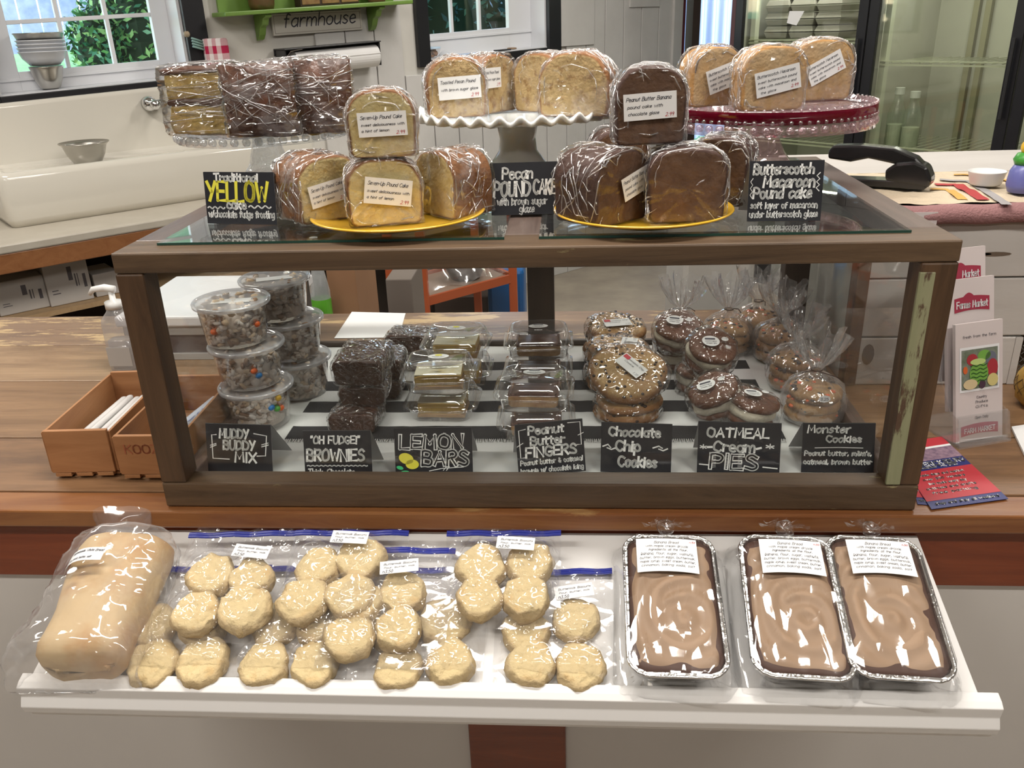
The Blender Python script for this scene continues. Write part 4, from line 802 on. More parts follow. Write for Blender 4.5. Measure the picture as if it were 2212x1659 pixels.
tent('black tent card hand lettered Chocolate Chip Cookies below the tilted cookie', 1297, 1019, 1449, 1025, ZI, .076, ln,
     [('Chocolate', .47, .74, .72, .17, .028), ('Chip', .38, .44, .34, .20, .03), ('Cookies', .52, .13, .54, .20, .03)],
     [([(.03, .52), (.1, .56), (.14, .5), (.09, .49), (.15, .46), (.2, .49)], .02), ([(.74, .52), (.82, .56), (.87, .52), (.82, .5), (.88, .47), (.94, .51)], .02)])
tent('black tent card hand lettered Oatmeal Cream Pies before the cream pies', 1505, 1021, 1683, 1027, ZI, .078, ln,
     [('OATMEAL', .48, .71, .74, .17, .024), ('-Cream-', .44, .43, .64, .19, .024), ('PIES', .44, .10, .56, .27, .046, {'outline': 1, 'hatch': (.2, .37, .52)}), ('*', .065, .44, .07, .14, .012), ('*', .87, .47, .09, .16, .012)], [([(.03, .17), (.13, .16)], .014), ([(.8, .15), (.97, .13)], .014)])
tent('black tent card hand lettered Monster Cookies at the right front corner', 1730, 1020, 1886, 1021, ZI, .074, ln,
     [('Monster', .36, .81, .58, .14, .022), ('Cookies', .57, .62, .48, .13, .022), ("Peanut butter, m&m's,", .50, .345, .92, .09, .016), ('oatmeal, brown butter', .50, .17, .94, .09, .016)], [([(.18, .50), (.5, .51), (.84, .50)], .01)], back=.062)
ZG = H + .0038
tent('black card lettered Traditional Yellow Cake standing on the glass top', 449, 483, 599, 486, ZG, .071, math.radians(8),
     [('Traditional', .46, .83, .62, .14, .022), ('YELLOW', .46, .45, .86, .36, .040, {'mat': 'y'}), ('cake', .44, .30, .27, .16, .024), ('w/chocolate fudge frosting', .50, .13, .94, .13, .015)],
     [(wav(.03, .27, .315, 3, .02), .018), (wav(.62, .93, .34, 3, .025), .018)])
tent('black card lettered Pecan Pound Cake standing before the milk glass stand', 1062, 466, 1206, 462, ZG, .071, math.radians(8),
     [('Pecan', .40, .70, .44, .20, .026), ('POUND', .31, .37, .53, .27, .034), ('CAKE', .80, .40, .33, .27, .032), ('with brown sugar', .46, .20, .74, .13, .016), ('glaze', .53, .05, .22, .13, .016)])
tent('black card lettered Butterscotch Macaroon Pound Cake at the right of the glass top', 1613, 479, 1772, 477, ZG, .076, math.radians(8),
     [('Butterscotch', .46, .79, .80, .16, .026), ('Macaroon', .54, .575, .68, .17, .028), ('Pound cake', .46, .39, .78, .17, .026), ('soft layer of macaroon', .49, .22, .90, .10, .015), ('under butterscotch glaze', .49, .07, .92, .10, .015)],
     [([(.93 + .02 * (-1) ** i, .80 - i * .05) for i in range(7)], .014), ([(.04 + .015 * (-1) ** i, .72 - i * .055) for i in range(7)], .01)])

# ================================================================== CAKE STANDS AND PLATES
RS = .165
def stand_at(u, v, y): p = V(u, v, y); return float(p[0]), y
zC = 1.402; zM = 1.411; zP = 1.412
clearm = FILM('pressed_glass', tint=(.93, .95, .97), base=.12, fres=1.3, rough=.06, bump=.25, bscale=70, hmin=.10, haze=.22, hscale=25)
pinkm = FILM('pink_glass', tint=(.98, .90, .92), base=.12, fres=1.2, rough=.05, bump=.2, bscale=60, hmin=.10, haze=.20, hcol=(.85, .66, .70), hscale=30)
rubym = FILM('ruby_glass', tint=(.30, .01, .05), base=.08, fres=.9, rough=.06, hmin=.55, haze=.75, hcol=(.25, .004, .03))
milkm = M('milk_glass', (.70, .71, .69), .12, coat=.5, sss=.1)
base_z = ZG
# clear beaded stand
cx, cy = -.452, .425
t = thing('glass_cake_stand', 'clear pressed glass cake stand with beaded rim at the left of the case top', 'cake stand', (cx, cy, base_z))
h = zC - base_z; m = MB(); R1 = .140
m.lathe([(.001, h - .006), (R1 * .95, h - .006), (R1, h - .002), (R1, h + .001), (.001, h)], 64, c0=True, c1=True); P('plate', m, clearm, t, smooth=False)
m = MB(); m.lathe([(R1 - .001, h - .002), (R1 + .001, h - .018), (R1 - .003, h - .018)], 96, wob=lambda a, r, z: .008 * math.cos(48 * a) if z < h - .01 else 0)
for k in range(48): a = 2 * PI * k / 48; m.ball((R1 * math.cos(a), R1 * math.sin(a), h - .010), .0068, 7, 5)
P('beaded_rim', m, clearm, t, smooth=True, kind='stuff')
m = MB(); m.lathe([(.030, h - .006), (.020, h - .014), (.024, h - .03), (.032, h - .06), (.042, h - .075), (.055, h - .083), (.057, .0), (.001, .0)], 16, c1=True); P('pedestal', m, clearm, t, smooth=False)
# milk glass stand with crimped edge
mx_, my_ = float(V(1118, 300, .43)[0]), .43
t = thing('milk_glass_stand', 'white milk glass cake stand with crimped edge behind the Pecan card', 'cake stand', (mx_, my_, base_z))
h = zM - base_z; R2 = .169
m = MB(); m.lathe([(.001, h), (R2 * .90, h), (R2 * .93, h + .003), (R2 * .99, h + .007), (R2, h + .003), (R2 * .99, h - .001), (R2 * .92, h - .006), (.03, h - .009), (.001, h - .009)], 240, c0=True, c1=True)
def crimp(p):
    r = math.hypot(p[0], p[1]); a = math.atan2(p[1], p[0]); k = max(0, (r / R2 - .90) / .1); return p + np.array([0, 0, .0055 * k * math.cos(34 * a)])
m.warp(crimp); P('plate', m, milkm, t, smooth=True)
m = MB(); m.lathe([(.001, h - .009), (.040, h - .009), (.034, h - .018), (.030, h - .04), (.032, h - .06), (.045, h - .078), (.068, .012), (.072, .003), (.072, 0), (.001, 0)], 40, c0=True, c1=True); P('pedestal', m, milkm, t, smooth=True)
# pink stand with hanging beaded band
px_, py_ = float(V(1652, 300, .44)[0]), .44
t = thing('pink_glass_stand', 'pink glass cake stand with ruby beaded band at the right of the case top', 'cake stand', (px_, py_, base_z))
h = zP - base_z; R3 = .165
m = MB(); m.lathe([(.001, h), (R3 * .97, h), (R3, h + .006), (R3 * 1.004, h + .003), (R3 * .985, h - .006), (.001, h - .005)], 96, c0=True, c1=True); P('plate', m, pinkm, t, smooth=True)
m = MB(); m.lathe([(R3 + .0015, h + .004), (R3 + .0015, h - .014), (R3 - .003, h - .014), (R3 - .003, h + .0)], 96); P('ruby_band', m, rubym, t, smooth=True, label='dark ruby band under the rim')
m = MB(); m.lathe([(R3 - .0005, h - .0115), (R3 + .002, h - .031), (R3 - .004, h - .031), (R3 - .005, h - .012)], 96)
for k in range(60): a = 2 * PI * k / 60; m.ball((R3 * math.cos(a), R3 * math.sin(a), h - .0215), .0062, 7, 5)
P('skirt', m, pinkm, t, smooth=True, label='pink beaded glass skirt', kind='stuff')
m = MB()
for k in range(80):
    a = 2 * PI * k / 80
    m.ball(((R3 + .001) * math.cos(a), (R3 + .001) * math.sin(a), h - .011), .0036, 6, 4); m.ball((R3 * math.cos(a), R3 * math.sin(a), h + .006), .0028, 6, 4)
P('beads', m, pinkm, t, smooth=True, kind='stuff')
m = MB(); m.lathe([(.001, h - .005), (.035, h - .006), (.024, h - .014), (.026, h - .022), (.016, h - .03), (.020, h - .045), (.034, h - .075), (.056, .010), (.06, 0), (.001, 0)], 12, c0=True, c1=True); P('pedestal', m, pinkm, t, smooth=False)
# yellow plates
yel = M('yellow_glaze', (.72, .42, .035), .2, coat=.6)
def plate(lab, u, v, grp='yellow plates'):
    p0 = K(u, v, ZG + .012); R4 = .120; c = (float(p0[0]), float(p0[1]) + R4, ZG)
    m = MB(); m.lathe([(.001, .0), (R4 * .6, .0), (R4 * .63, .003), (R4 * .95, .011), (R4, .0135), (R4 * 1.003, .0150), (R4 * .985, .0160), (R4 * .93, .0125), (R4 * .66, .0055), (R4 * .6, .0048), (.001, .0045)], 72, c0=True, c1=True)
    one('yellow_plate', m, yel, lab, 'plate', c, smooth=True, group=grp); return c
PLl = plate('yellow plate holding pale pound cake behind the left front edge', 822, 505)
PLr = plate('yellow plate holding chocolate banana cake on the right half of the case top', 1405, 497)
print('plates', PLl, PLr)

# ================================================================== WRAPPED CAKE
wrapm = FILM('cling_wrap', base=.03, fres=1.2, rough=.12, bump=.6, bscale=42, haze=.42, hmin=.0, hscale=18, hsharp=(.48, .74), hcol=(.78, .76, .76))
wrapd = FILM('cling_wrap_dark', base=.01, fres=.85, rough=.11, bump=.45, bscale=38, haze=.20, hmin=.0, hscale=18, hsharp=(.55, .8), hcol=(.6, .6, .64))
def prof2(w, h, dome, N=56, rb=.07, rt=.28, flare=.04):
    pts = []
    def arc(cx, cz, r, a0, a1, n=8):
        for k in range(n + 1): a = math.radians(a0 + (a1 - a0) * k / n); pts.append((cx + r * math.cos(a), cz + r * math.sin(a)))
    b, t = rb * w, rt * w; wb = w * (1 - flare)
    arc(wb / 2 - b, b, b, -90, 0); arc(w / 2 - t, h - dome - t, t, 0, 90)
    for k in range(1, 12): x = (w / 2 - t) * (1 - 2 * k / 12); pts.append((x, h - dome))
    arc(-w / 2 + t, h - dome - t, t, 90, 180); arc(-wb / 2 + b, b, b, 180, 270)
    pts = [(x, z + (dome * math.cos(PI * x / w) if z > h * .55 else 0) * min(1, max(0, (z - h * .55) / (h * .3)))) for x, z in pts]
    A = np.array(pts + [pts[0]]); d = np.r_[0, np.cumsum(np.linalg.norm(np.diff(A, axis=0), axis=1))]; q = np.linspace(0, d[-1], N + 1)[:-1]
    return np.c_[np.interp(q, d, A[:, 0]), np.interp(q, d, A[:, 1])]
def slab(w, h, d, dome=.008, N=56, off=0.0, nd=5, seed=0.0, amp=.0012, fs_=35, ridged=0.0, rt=.28, rb=.07, zc=None):
    pr = prof2(w + 2 * off, h + 2 * off, dome, N, rt=rt, rb=rb); pr[:, 1] -= off; c = np.array([0, h * .48]); rings = []; at = []
    dd = d / 2 + off
    for s_, y, a in ((.2, -dd, 0), (.42, -dd, 0), (.62, -dd, 0), (.78, -dd, 0), (.88, -dd, .12), (.95, -dd, .65), (.985, -dd + .001, 1), (1, -dd + .004, 1)): rings.append([(c[0] + (x - c[0]) * s_, y, c[1] + (z - c[1]) * s_) for x, z in pr]); at.append(a)
    for k in range(1, nd): rings.append([(x, -dd + .004 + (2 * dd - .008) * k / nd, z) for x, z in pr]); at.append(1)
    for s_, y, a in ((1, dd - .004, 1), (.985, dd - .001, 1), (.95, dd, .65), (.85, dd, .1), (.5, dd, 0)): rings.append([(c[0] + (x - c[0]) * s_, y, c[1] + (z - c[1]) * s_) for x, z in pr]); at.append(a)
    m = MB(); m.loft(rings, at=at); jag(m, amp, fs_, seed)
    if ridged:
        def f(p):
            g = ridge(p, 28, seed + 3) * .6 + ridge(p, 80, seed + 5) * .4
            r = p - np.array([0, 0, h * .5]); r = r / (np.linalg.norm(r) + 1e-6); return p + r * (g - .35) * ridged + np.array([fbm(p, 120, seed), fbm(p, 120, seed + 9), fbm(p, 120, seed + 17)]) * ridged * .35
        m.warp(f)
    m.warp(lambda p: np.array([p[0], p[1], max(p[2], .0006 if not off else .0002)]))
    return m
foldm = FILM('wrap_fold', base=.20, fres=1.8, rough=.16, hmin=.10, haze=.22, hscale=60)
def folds(t, m, N, seed, n=46, lift=.0006, rad=.00065, top_bias=True):
    """little standing creases of bunched film that follow the wrapped surface m, whose rings hold N points"""
    rg = random.Random(seed * 13 + 5); rows = len(m.v) // N; cen = np.mean(np.array(m.v), axis=0); o = MB()
    for _ in range(n):
        k = rg.randrange(2, rows - 2); i = rg.randrange(N); dk, di = rg.choice([(1, 1), (1, -1), (0, 1), (1, 0), (1, 2), (1, -2), (0, 1)]); L_ = rg.randrange(3, 11); pts = []
        for q in range(L_):
            kk, ii = k + dk * q, (i + di * q) % N
            if kk < 1 or kk >= rows - 1: break
            p = np.array(m.v[kk * N + ii]); d = p - cen; d /= np.linalg.norm(d) + 1e-9; pts.append(p + d * lift)
            if rg.random() < .25: di += rg.choice([-1, 1])
        if len(pts) < 3: continue
        pts = [p for p in pts if p[2] > .0025]
        if len(pts) < 3: continue
        r = [rad * rg.uniform(.6, 1.5) * math.sin(PI * (q + .6) / (len(pts) + .2)) for q in range(len(pts))]; o.tube(pts, r, 5)
    P('wrap_folds', o, foldm, t, smooth=True, kind='stuff')
def paper_label(t, F, w, h, lines, nm='paper_label', curve=0.0, mat=None):
    """white sticker; F(x, y, lift) places label coordinates on the wrapped thing"""
    m = MB(); n = 8
    q = [F(-w / 2 + w * i / n, y, l) for l in (0, .0004) for y in (-h / 2, h / 2) for i in range(n + 1)]; k = n + 1
    m.add(q, [(2 * k + i, 2 * k + i + 1, 3 * k + i + 1, 3 * k + i) for i in range(n)] + [(i + 1, i, k + i, k + i + 1) for i in range(n)]); o = P(nm, m, mat or PAPER, t, flip=False)
    ink = MB(); red = MB()
    for L in lines:
        txt, cx, by, ww, cap, lw = L[:6]; tgt = red if len(L) > 6 else ink
        write(tgt, txt, cx * w - w / 2, by * h - h / 2, ww * w, cap * h, lw * w * .8, F, slant=.3, lift=.0007, wob=.0001)
    for mb, mm, l in ((ink, PENINK, None), (red, PENRED, 'red price')):
        if mb.v:
            s_ = put('writing', mb.mesh('writing', mm), o)
            if l: s_['label'] = l
    return o
CRUMB = dict(
    lemon=M('lemon_crumb', (.64, .53, .26), .8, col2=(.56, .43, .18), scale=60, attr='crust', col3=(.20, .08, .025), bump=.6, bscale=160),
    pecan=M('pecan_crumb', (.56, .40, .19), .8, col2=(.33, .19, .07), scale=75, sharp=(.52, .66), attr='crust', col3=(.30, .13, .045), bump=.6, bscale=160),
    choc=M('banana_choc_crumb', (.13, .065, .032), .7, col2=(.085, .04, .02), scale=40, attr='crust', col3=(.055, .022, .014), bump=.5, bscale=140),
    butter=M('butterscotch_crumb', (.64, .46, .26), .8, col2=(.56, .32, .12), scale=16, attr='crust', col3=(.54, .29, .10), bump=.5, bscale=140))
LB = dict(
    lemon=[('Seven-Up Pound Cake', .48, .72, .84, .14, .011), ('sweet deliciousness with', .50, .44, .88, .10, .010), ('a hint of lemon', .34, .20, .56, .10, .010), ('2.99', .85, .08, .16, .13, .010, 'r')],
    pecan=[('Toasted Pecan Pound', .46, .70, .82, .14, .011), ('with brown sugar glaze', .49, .38, .86, .11, .010), ('2.99', .84, .08, .16, .15, .010, 'r')],
    choc=[('Peanut Butter Banana', .47, .72, .84, .14, .011), ('pound cake with', .40, .45, .66, .11, .010), ('chocolate glaze', .37, .19, .58, .11, .010), ('2.99', .86, .08, .15, .13, .010, 'r')],
    butter=[('Butterscotch Macaroon', .47, .76, .84, .11, .010), ('sweet butterscotch pound', .48, .54, .86, .09, .009), ('cake with macaroon and', .47, .33, .84, .09, .009), ('the glaze', .26, .12, .34, .09, .009), ('2.99', .85, .10, .15, .11, .010, 'r')])
def cake(kind, lab, u, v, z, w, h, d, rz, seed, label=None, grp=None, tilt=0.0, dome=.008, name='wrapped_cake_slice', at=None, rt=.28):
    p = K(u, v, z) if at is None else np.array(at); c = math.cos(rz); s = math.sin(rz)
    loc = (float(p[0]) - s * d / 2, float(p[1]) + c * d / 2, z + .001)
    t = thing(name, lab, 'cake', loc, rot=(tilt, 0, rz), group=grp)
    P('cake', slab(w, h, d, dome, seed=seed, rt=rt), CRUMB[kind], t, smooth=True, attr='crust')
    fm_ = slab(w, h, d, dome, N=90, off=.0020, nd=14, seed=seed + 40, amp=.0008, ridged=.0048, rt=rt); keep = list(fm_.v); P('plastic_wrap', fm_, wrapd if kind == 'choc' else wrapm, t, smooth=True)
    fm_.v = keep; folds(t, fm_, 90, seed, 120, rad=.0008)
    if label:
        cx, cz, lw, lh, ra = label; cr, sr = math.cos(ra), math.sin(ra)
        paper_label(t, lambda x, y, l: (cx + x * cr - y * sr, -d / 2 - .0062 - l, cz + x * sr + y * cr), lw, lh, LB[kind])
    return t
zp = ZG + .005
R_ = math.radians
cake('lemon', 'pale pound cake slice at the left of the left yellow plate, turned sideways', 724, 478, zp, .098, .086, .085, R_(42), 1, (-.008, .040, .056, .030, R_(8)), 'pound cake on the left plate')
cake('lemon', 'labelled pale pound cake slice at the front of the left yellow plate', 838, 488, zp, .098, .086, .055, R_(16), 2, (.004, .045, .062, .034, R_(-9)), 'pound cake on the left plate')
cake('lemon', 'pale pound cake slice at the right of the left yellow plate without a label', 942, 468, zp, .093, .086, .066, R_(-46), 3, None, 'pound cake on the left plate')
cake('lemon', 'labelled pale pound cake slice standing on top of the other three', 812, 337, zp + .0885, .086, .082, .045, R_(8), 4, (.002, .042, .062, .030, R_(1)), 'pound cake on the left plate', at=(PLl[0] - .003, PLl[1] - .045, 0))
cake('choc', 'wrapped chocolate banana cake at the left of the right plate, label on its turned face', 1345, 484, zp, .098, .092, .078, R_(44), 5, (.018, .050, .052, .030, R_(16)), 'chocolate banana cake on the right plate')
cake('choc', 'wrapped chocolate banana cake with crumpled film at the front of the right yellow plate', 1482, 484, zp, .098, .092, .058, R_(2), 6, None, 'chocolate banana cake on the right plate', rt=.2)
cake('choc', 'wrapped chocolate banana cake at the right rear edge of the right yellow plate', 1545, 446, zp, .080, .092, .055, R_(-24), 7, None, 'chocolate banana cake on the right plate')
cake('choc', 'wrapped chocolate banana cake hidden at the rear of the right yellow plate', 1340, 424, zp, .080, .094, .055, R_(8), 8, None, 'chocolate banana cake on the right plate')
cake('choc', 'labelled chocolate banana slice standing on top of the others', 1418, 322, zp + .0945, .089, .094, .040, R_(4), 9, (-.002, .048, .066, .032, R_(3)), 'chocolate banana cake on the right plate', at=(PLr[0] + .004, PLr[1] - .030, 0), dome=.01)
zm_ = zM + .001
cake('pecan', 'labelled pecan cake slice at the left front of the milk glass stand', 990, 256, zm_, .093, .088, .05, R_(14), 10, (.004, .045, .066, .033, R_(2)), 'pecan cake on the milk glass stand', dome=.012)
cake('pecan', 'narrow turned pecan cake slice second from the left on the milk glass stand', 1082, 244, zm_, .098, .088, .045, R_(58), 11, (-.03, .055, .05, .03, 0), 'pecan cake on the milk glass stand')
cake('pecan', 'pecan cake slice third from the left on the milk glass stand, partly behind the largest', 1160, 244, zm_, .098, .088, .05, R_(-38), 12, None, 'pecan cake on the milk glass stand')
cake('pecan', 'widest pecan cake slice at the right of the milk glass stand without a label', 1238, 254, zm_, .110, .091, .06, R_(-16), 13, None, 'pecan cake on the milk glass stand', dome=.014)
zq_ = zP + .001
cake('butter', 'labelled butterscotch slice at the left of the pink stand', 1547, 231, zq_, .092, .088, .042, R_(24), 14, (.012, .045, .070, .036, R_(16)), 'butterscotch cake on the pink stand')
cake('butter', 'labelled butterscotch slice at the front middle of the pink stand', 1668, 241, zq_, .100, .090, .042, R_(14), 15, (.002, .043, .070, .035, R_(11)), 'butterscotch cake on the pink stand')
cake('butter', 'labelled butterscotch slice at the right rear of the pink stand', 1772, 218, zq_, .104, .092, .04, R_(12), 16, (.0, .050, .062, .032, R_(26)), 'butterscotch cake on the pink stand')

wrapl = FILM('cling_wrap_crumpled', base=.06, fres=1.6, rough=.11, bump=1.0, bscale=48, haze=.34, hmin=.0, hscale=20, hsharp=(.48, .75), hcol=(.72, .70, .72), stretch=(1, 1, 1.6))
# layer cake wedges on the clear stand
sponge = M('yellow_sponge', (.58, .42, .13), .8, col2=(.48, .31, .08), scale=50, bump=.6, bscale=150)
fudge = M('fudge_frosting', (.085, .032, .018), .35, col2=(.12, .05, .03), scale=25, bump=.5, bscale=60)
def wedge(lab, cx, cy, rz, R, ang, h, seed):
    t = thing('layer_cake_slice', lab, 'cake', (cx, cy, zC + .001), rz, 'yellow layer cake on the clear stand'); a = ang / 2
    def plan(R, ins=0.0, n=10):                      # outline of the slice seen from above, tip at +y, curved side toward -y
        pts = [(R * math.sin(-a + 2 * a * k / n), -R * math.cos(-a + 2 * a * k / n) + R * .5) for k in range(n + 1)]
        tip = (0, R * .5 - ins / max(.2, math.sin(a)))
        for k in range(1, 6): pts.append(tuple(np.array(pts[n]) * (1 - k / 6) + np.array(tip) * k / 6))
        pts.append(tip); f = pts[0]
        for k in range(1, 6): pts.append(tuple(np.array(tip) * (1 - k / 6) + np.array(f) * k / 6))
        return pts
    def lay(nm, z0, z1, R, mat, s=.97, sd=0):
        m = MB(); pl = plan(R); c = np.mean(pl, axis=0)
        zs = [(z0, s * .96), (z0 + (z1 - z0) * .08, s), (z0 + (z1 - z0) * .3, s + .02), (z0 + (z1 - z0) * .6, s + .02), (z0 + (z1 - z0) * .9, s - .01), (z1, s * .93)]; m.loft(fine([[(c[0] + (x - c[0]) * k, c[1] + (y - c[1]) * k, z) for x, y in pl] for z, k in zs], 2)); jag(m, .0040, 30, seed + sd); jag(m, .0014, 110, seed + sd); P(nm, m, mat, t, smooth=True)
    lay('sponge_layer', .001, h * .45, R - .006, sponge, sd=1); lay('frosting_layer', h * .45 - .001, h * .53, R - .004, fudge, .985, 2); lay('sponge_layer', h * .53, h * .93, R - .006, sponge, sd=3); lay('frosting_layer', h * .93 - .001, h, R, fudge, 1.0, 4)
    m = MB(); n = 12; ro, ri = R + .003, R - .008; rings = []
    for k in range(n + 1):
        q = -a + 2 * a * k / n; s_, c_ = math.sin(q), -math.cos(q); rings.append([(ro * s_, ro * c_ + R * .5, .001), (ro * s_, ro * c_ + R * .5, h * .5), (ro * s_, ro * c_ + R * .5, h), (ri * s_, ri * c_ + R * .5, h), (ri * s_, ri * c_ + R * .5, h * .5), (ri * s_, ri * c_ + R * .5, .001)])
    m.loft(rings); jag(m, .0040, 32, seed + 6); P('outer_frosting', m, fudge, t, smooth=True)
    m = MB(); pl = plan(R + .008, 0, 20); c = np.mean(pl, axis=0); rings = [[(c[0] + (x - c[0]) * k, c[1] + (y - c[1]) * k, z) for x, y in pl] for z, k in [(.0005, .98), (.004, 1.02)] + [(h * q / 14, 1.03) for q in range(1, 14)] + [(h + .001, 1.02), (h + .004, .97), (h + .005, .8), (h + .004, .5), (h + .005, .2)]]
    m.loft(rings)
    def f(p):
        g = ridge(p, 34, seed + 3) * .6 + ridge(p, 90, seed + 5) * .4; r = p - np.array([c[0], c[1], h * .5]); r /= np.linalg.norm(r) + 1e-6
        q = p + r * (g - .45) * .0042; q[2] = max(q[2], .0003); return q
    m.warp(f); P('plastic_wrap', m, wrapl, t, smooth=True); folds(t, m, len(pl), seed + 3, 80)
def atC(u, v): p = K(u, v, zC); return float(p[0]), float(p[1])
x1, y1 = atC(424, 298); x2, y2 = atC(560, 300); x3, y3 = atC(690, 293)
wedge('yellow layer cake slice at the left of the clear stand showing its cut layers', x1 + .002, y1 + .045, R_(118), .112, R_(52), .099, 1)
wedge('frosted side of a layer cake slice in the middle of the clear stand', x2, y2 + .062, R_(4), .110, R_(56), .100, 2)
wedge('frosted side of a layer cake slice at the right of the clear stand', x3, y3 + .062, R_(-6), .112, R_(60), .103, 3)

# ================================================================== FOOD INSIDE THE CASE
ZF = T + .0062
tubm = FILM('tub_plastic', base=.05, fres=1.0, rough=.07, haze=.12, hmin=.05, hscale=30)
lidm = FILM('lid_plastic', base=.10, fres=1.0, rough=.10, haze=.50, hmin=.38, hscale=20, hcol=(.74, .76, .82))
mixm = [M('dusted_mix', (.76, .66, .58), .75, col2=(.52, .41, .32), scale=60), M('dusted_mix_pale', (.86, .81, .76), .75, col2=(.68, .58, .50), scale=60), M('dusted_mix_tan', (.74, .56, .38), .7), M('dusted_mix_brown', (.30, .18, .11), .7)]
candy = [M('candy_orange', (.75, .13, .02), .35), M('candy_blue', (.02, .20, .55), .35), M('candy_green', (.08, .40, .05), .35), M('candy_yellow', (.75, .45, .03), .35)]
def mix_mesh(seed):
    rg = random.Random(seed); m = MB(); m.lathe([(.001, .004), (.036, .004), (.041, .060), (.001, .062)], 20, c0=True, c1=True, mi=0)
    for k in range(330):
        a = rg.uniform(0, 2 * PI)
        if k < 270: z = rg.uniform(.006, .062); r = .0385 + .0075 * z / .062 + rg.uniform(-.003, .0025)
        else: z = rg.uniform(.060, .066); r = .045 * math.sqrt(rg.random())
        c = np.array([r * math.cos(a), r * math.sin(a), z]); o = len(m.v); m.ball((0, 0, 0), .0068, 6, 4, rg.choice([0, 0, 0, 1, 1, 2, 3]), (1, 1, .5))
        R3 = np.array(Matrix.Rotation(rg.uniform(0, 6.3), 3, Vector((rg.uniform(-1, 1), rg.uniform(-1, 1), rg.uniform(-1, 1))).normalized())); s = rg.uniform(.7, 1.25)
        for i in range(o, len(m.v)):
            p = R3 @ (np.array(m.v[i]) * s); p = p * (1 + .25 * fbm(p, 260, k)) + c; rr = math.hypot(p[0], p[1]); lim = .0425 + .0075 * min(1, max(0, p[2] / .065))
            if rr > lim: p[0] *= lim / rr; p[1] *= lim / rr
            m.v[i] = (float(p[0]), float(p[1]), float(max(p[2], .003)))
    return m
tubs_lab = {}
def snack_tub(lab, x, y, z, rz, seed, candies=(), first={}):
    t = thing('snack_tub', lab, 'tub', (x, y, z), rz, 'tubs of dusted snack mix'); t.scale = (1.12, 1.12, 1.0)
    k = seed % 3
    if 'tub' not in first:
        m = MB(); m.lathe([(.001, .0), (.040, .0), (.0435, .002), (.0505, .066), (.0525, .068), (.0525, .070)], 56, c0=True); first['tub'] = m.mesh('tub', tubm, True)
        m = MB(); m.lathe([(.0535, .0655), (.0560, .0655), (.0565, .0700), (.0550, .0722), (.0530, .0722), (.0515, .0690), (.0495, .0680), (.001, .0680)], 56, c1=True); first['lid'] = m.mesh('lid', lidm, True)
    if ('mix', k) not in first: first[('mix', k)] = mix_mesh(k).mesh('snack_mix', mixm, True)
    put('tub', first['tub'], t); put('lid', first['lid'], t); o = put('snack_mix', first[('mix', k)], t); o['kind'] = 'stuff'
    m = MB().box(-.028, -.010, .0684, .028, .010, .0688); P('lid_label', m, PAPER, t, rot=(0, 0, .15))
    for i, (u, v, ci) in enumerate(candies):         # bright candies against the tub wall
        p = V(u, v, y - .043); dx = (float(p[0]) - x) / 1.12; r_ = .0405 + .0075 * min(1, max(0, (float(p[2]) - z) / .066)); dx = max(-.04, min(.04, dx)); q = (dx, -math.sqrt(r_ * r_ - dx * dx), float(p[2]) - z)
        c, s = math.cos(-rz), math.sin(-rz); m = MB(); m.ball((q[0] * c - q[1] * s, q[0] * s + q[1] * c, min(max(q[2], .01), .06)), .0058, 10, 6, 0, (1, 1, 1)); P('candy', m, candy[ci], t, smooth=True)
fx, fy = float(K(548, 932, ZF)[0]), .274
snack_tub('bottom snack tub of the front stack with blue and orange candies showing', fx, fy, ZF, .3, 0, [(583, 883, 1), (601, 892, 0), (592, 890, 2), (607, 868, 3)])
snack_tub('middle snack tub of the front stack', fx - .006, fy + .002, ZF + .0740, .8, 1, [(549, 800, 0), (557, 812, 1)])
snack_tub('top snack tub of the front stack at the left of the case', fx - .020, fy + .004, ZF + .148, 0, 2, [(557, 709, 0), (465, 715, 0)])
gx, gy = float(K(634, 868, ZF)[0]), .402
snack_tub('bottom snack tub of the rear stack behind the brownies', gx, gy, ZF, 2.1, 1); snack_tub('middle snack tub of the rear stack', gx - .006, gy + .002, ZF + .0740, 1.1, 2)
snack_tub('top snack tub of the rear stack under the left top rail', gx - .022, gy + .005, ZF + .148, .2, 0)

# brownies
brown = M('brownie_dark', (.040, .014, .008), .5, col2=(.075, .028, .014), scale=28, bump=.7, bscale=90)
wrapb = FILM('brownie_wrap', base=.02, fres=1.4, rough=.1, bump=.9, bscale=80, haze=.07, hmin=.0, hscale=20, hsharp=(.55, .8), hcol=(.5, .48, .5))
def brownie(lab, x, y, z, w, d, h, rz, seed, tilt=0.0):
    t = thing('wrapped_brownie', lab, 'brownie', (x, y, z + .0008), rot=(tilt, 0, rz), group='wrapped brownies in the case')
    P('brownie', slab(w, h, d, .002, N=40, seed=seed, amp=.0025, rt=.12, rb=.12), brown, t, smooth=True)
    fm_ = slab(w, h, d, .002, N=72, off=.0024, nd=12, seed=seed + 30, amp=.001, ridged=.0032, rt=.12, rb=.12); P('plastic_wrap', fm_, wrapb, t, smooth=True); folds(t, fm_, 72, seed + 9, 34)
bxx, byy = float(K(763, 938, ZF)[0]), .222
brownie('lowest front brownie under the stack, nearest the Oh Fudge card', bxx, byy + .036, ZF, .078, .07, .034, R_(-4), 1)
brownie('second brownie up in the front stack, set back', bxx + .010, byy + .072, ZF + .036, .076, .07, .034, R_(3), 2, R_(4))
brownie('large brownie topping the front stack', bxx + .010, byy + .078, ZF + .074, .084, .085, .045, R_(-3), 3, R_(4))
brownie('brownie lying on the counter runner behind the front stack', bxx + .012, byy + .170, ZF, .080, .07, .036, R_(3), 4)
brownie('brownie standing behind the stack, its top just above it', bxx + .020, byy + .172, ZF + .038, .078, .07, .038, R_(2), 5)
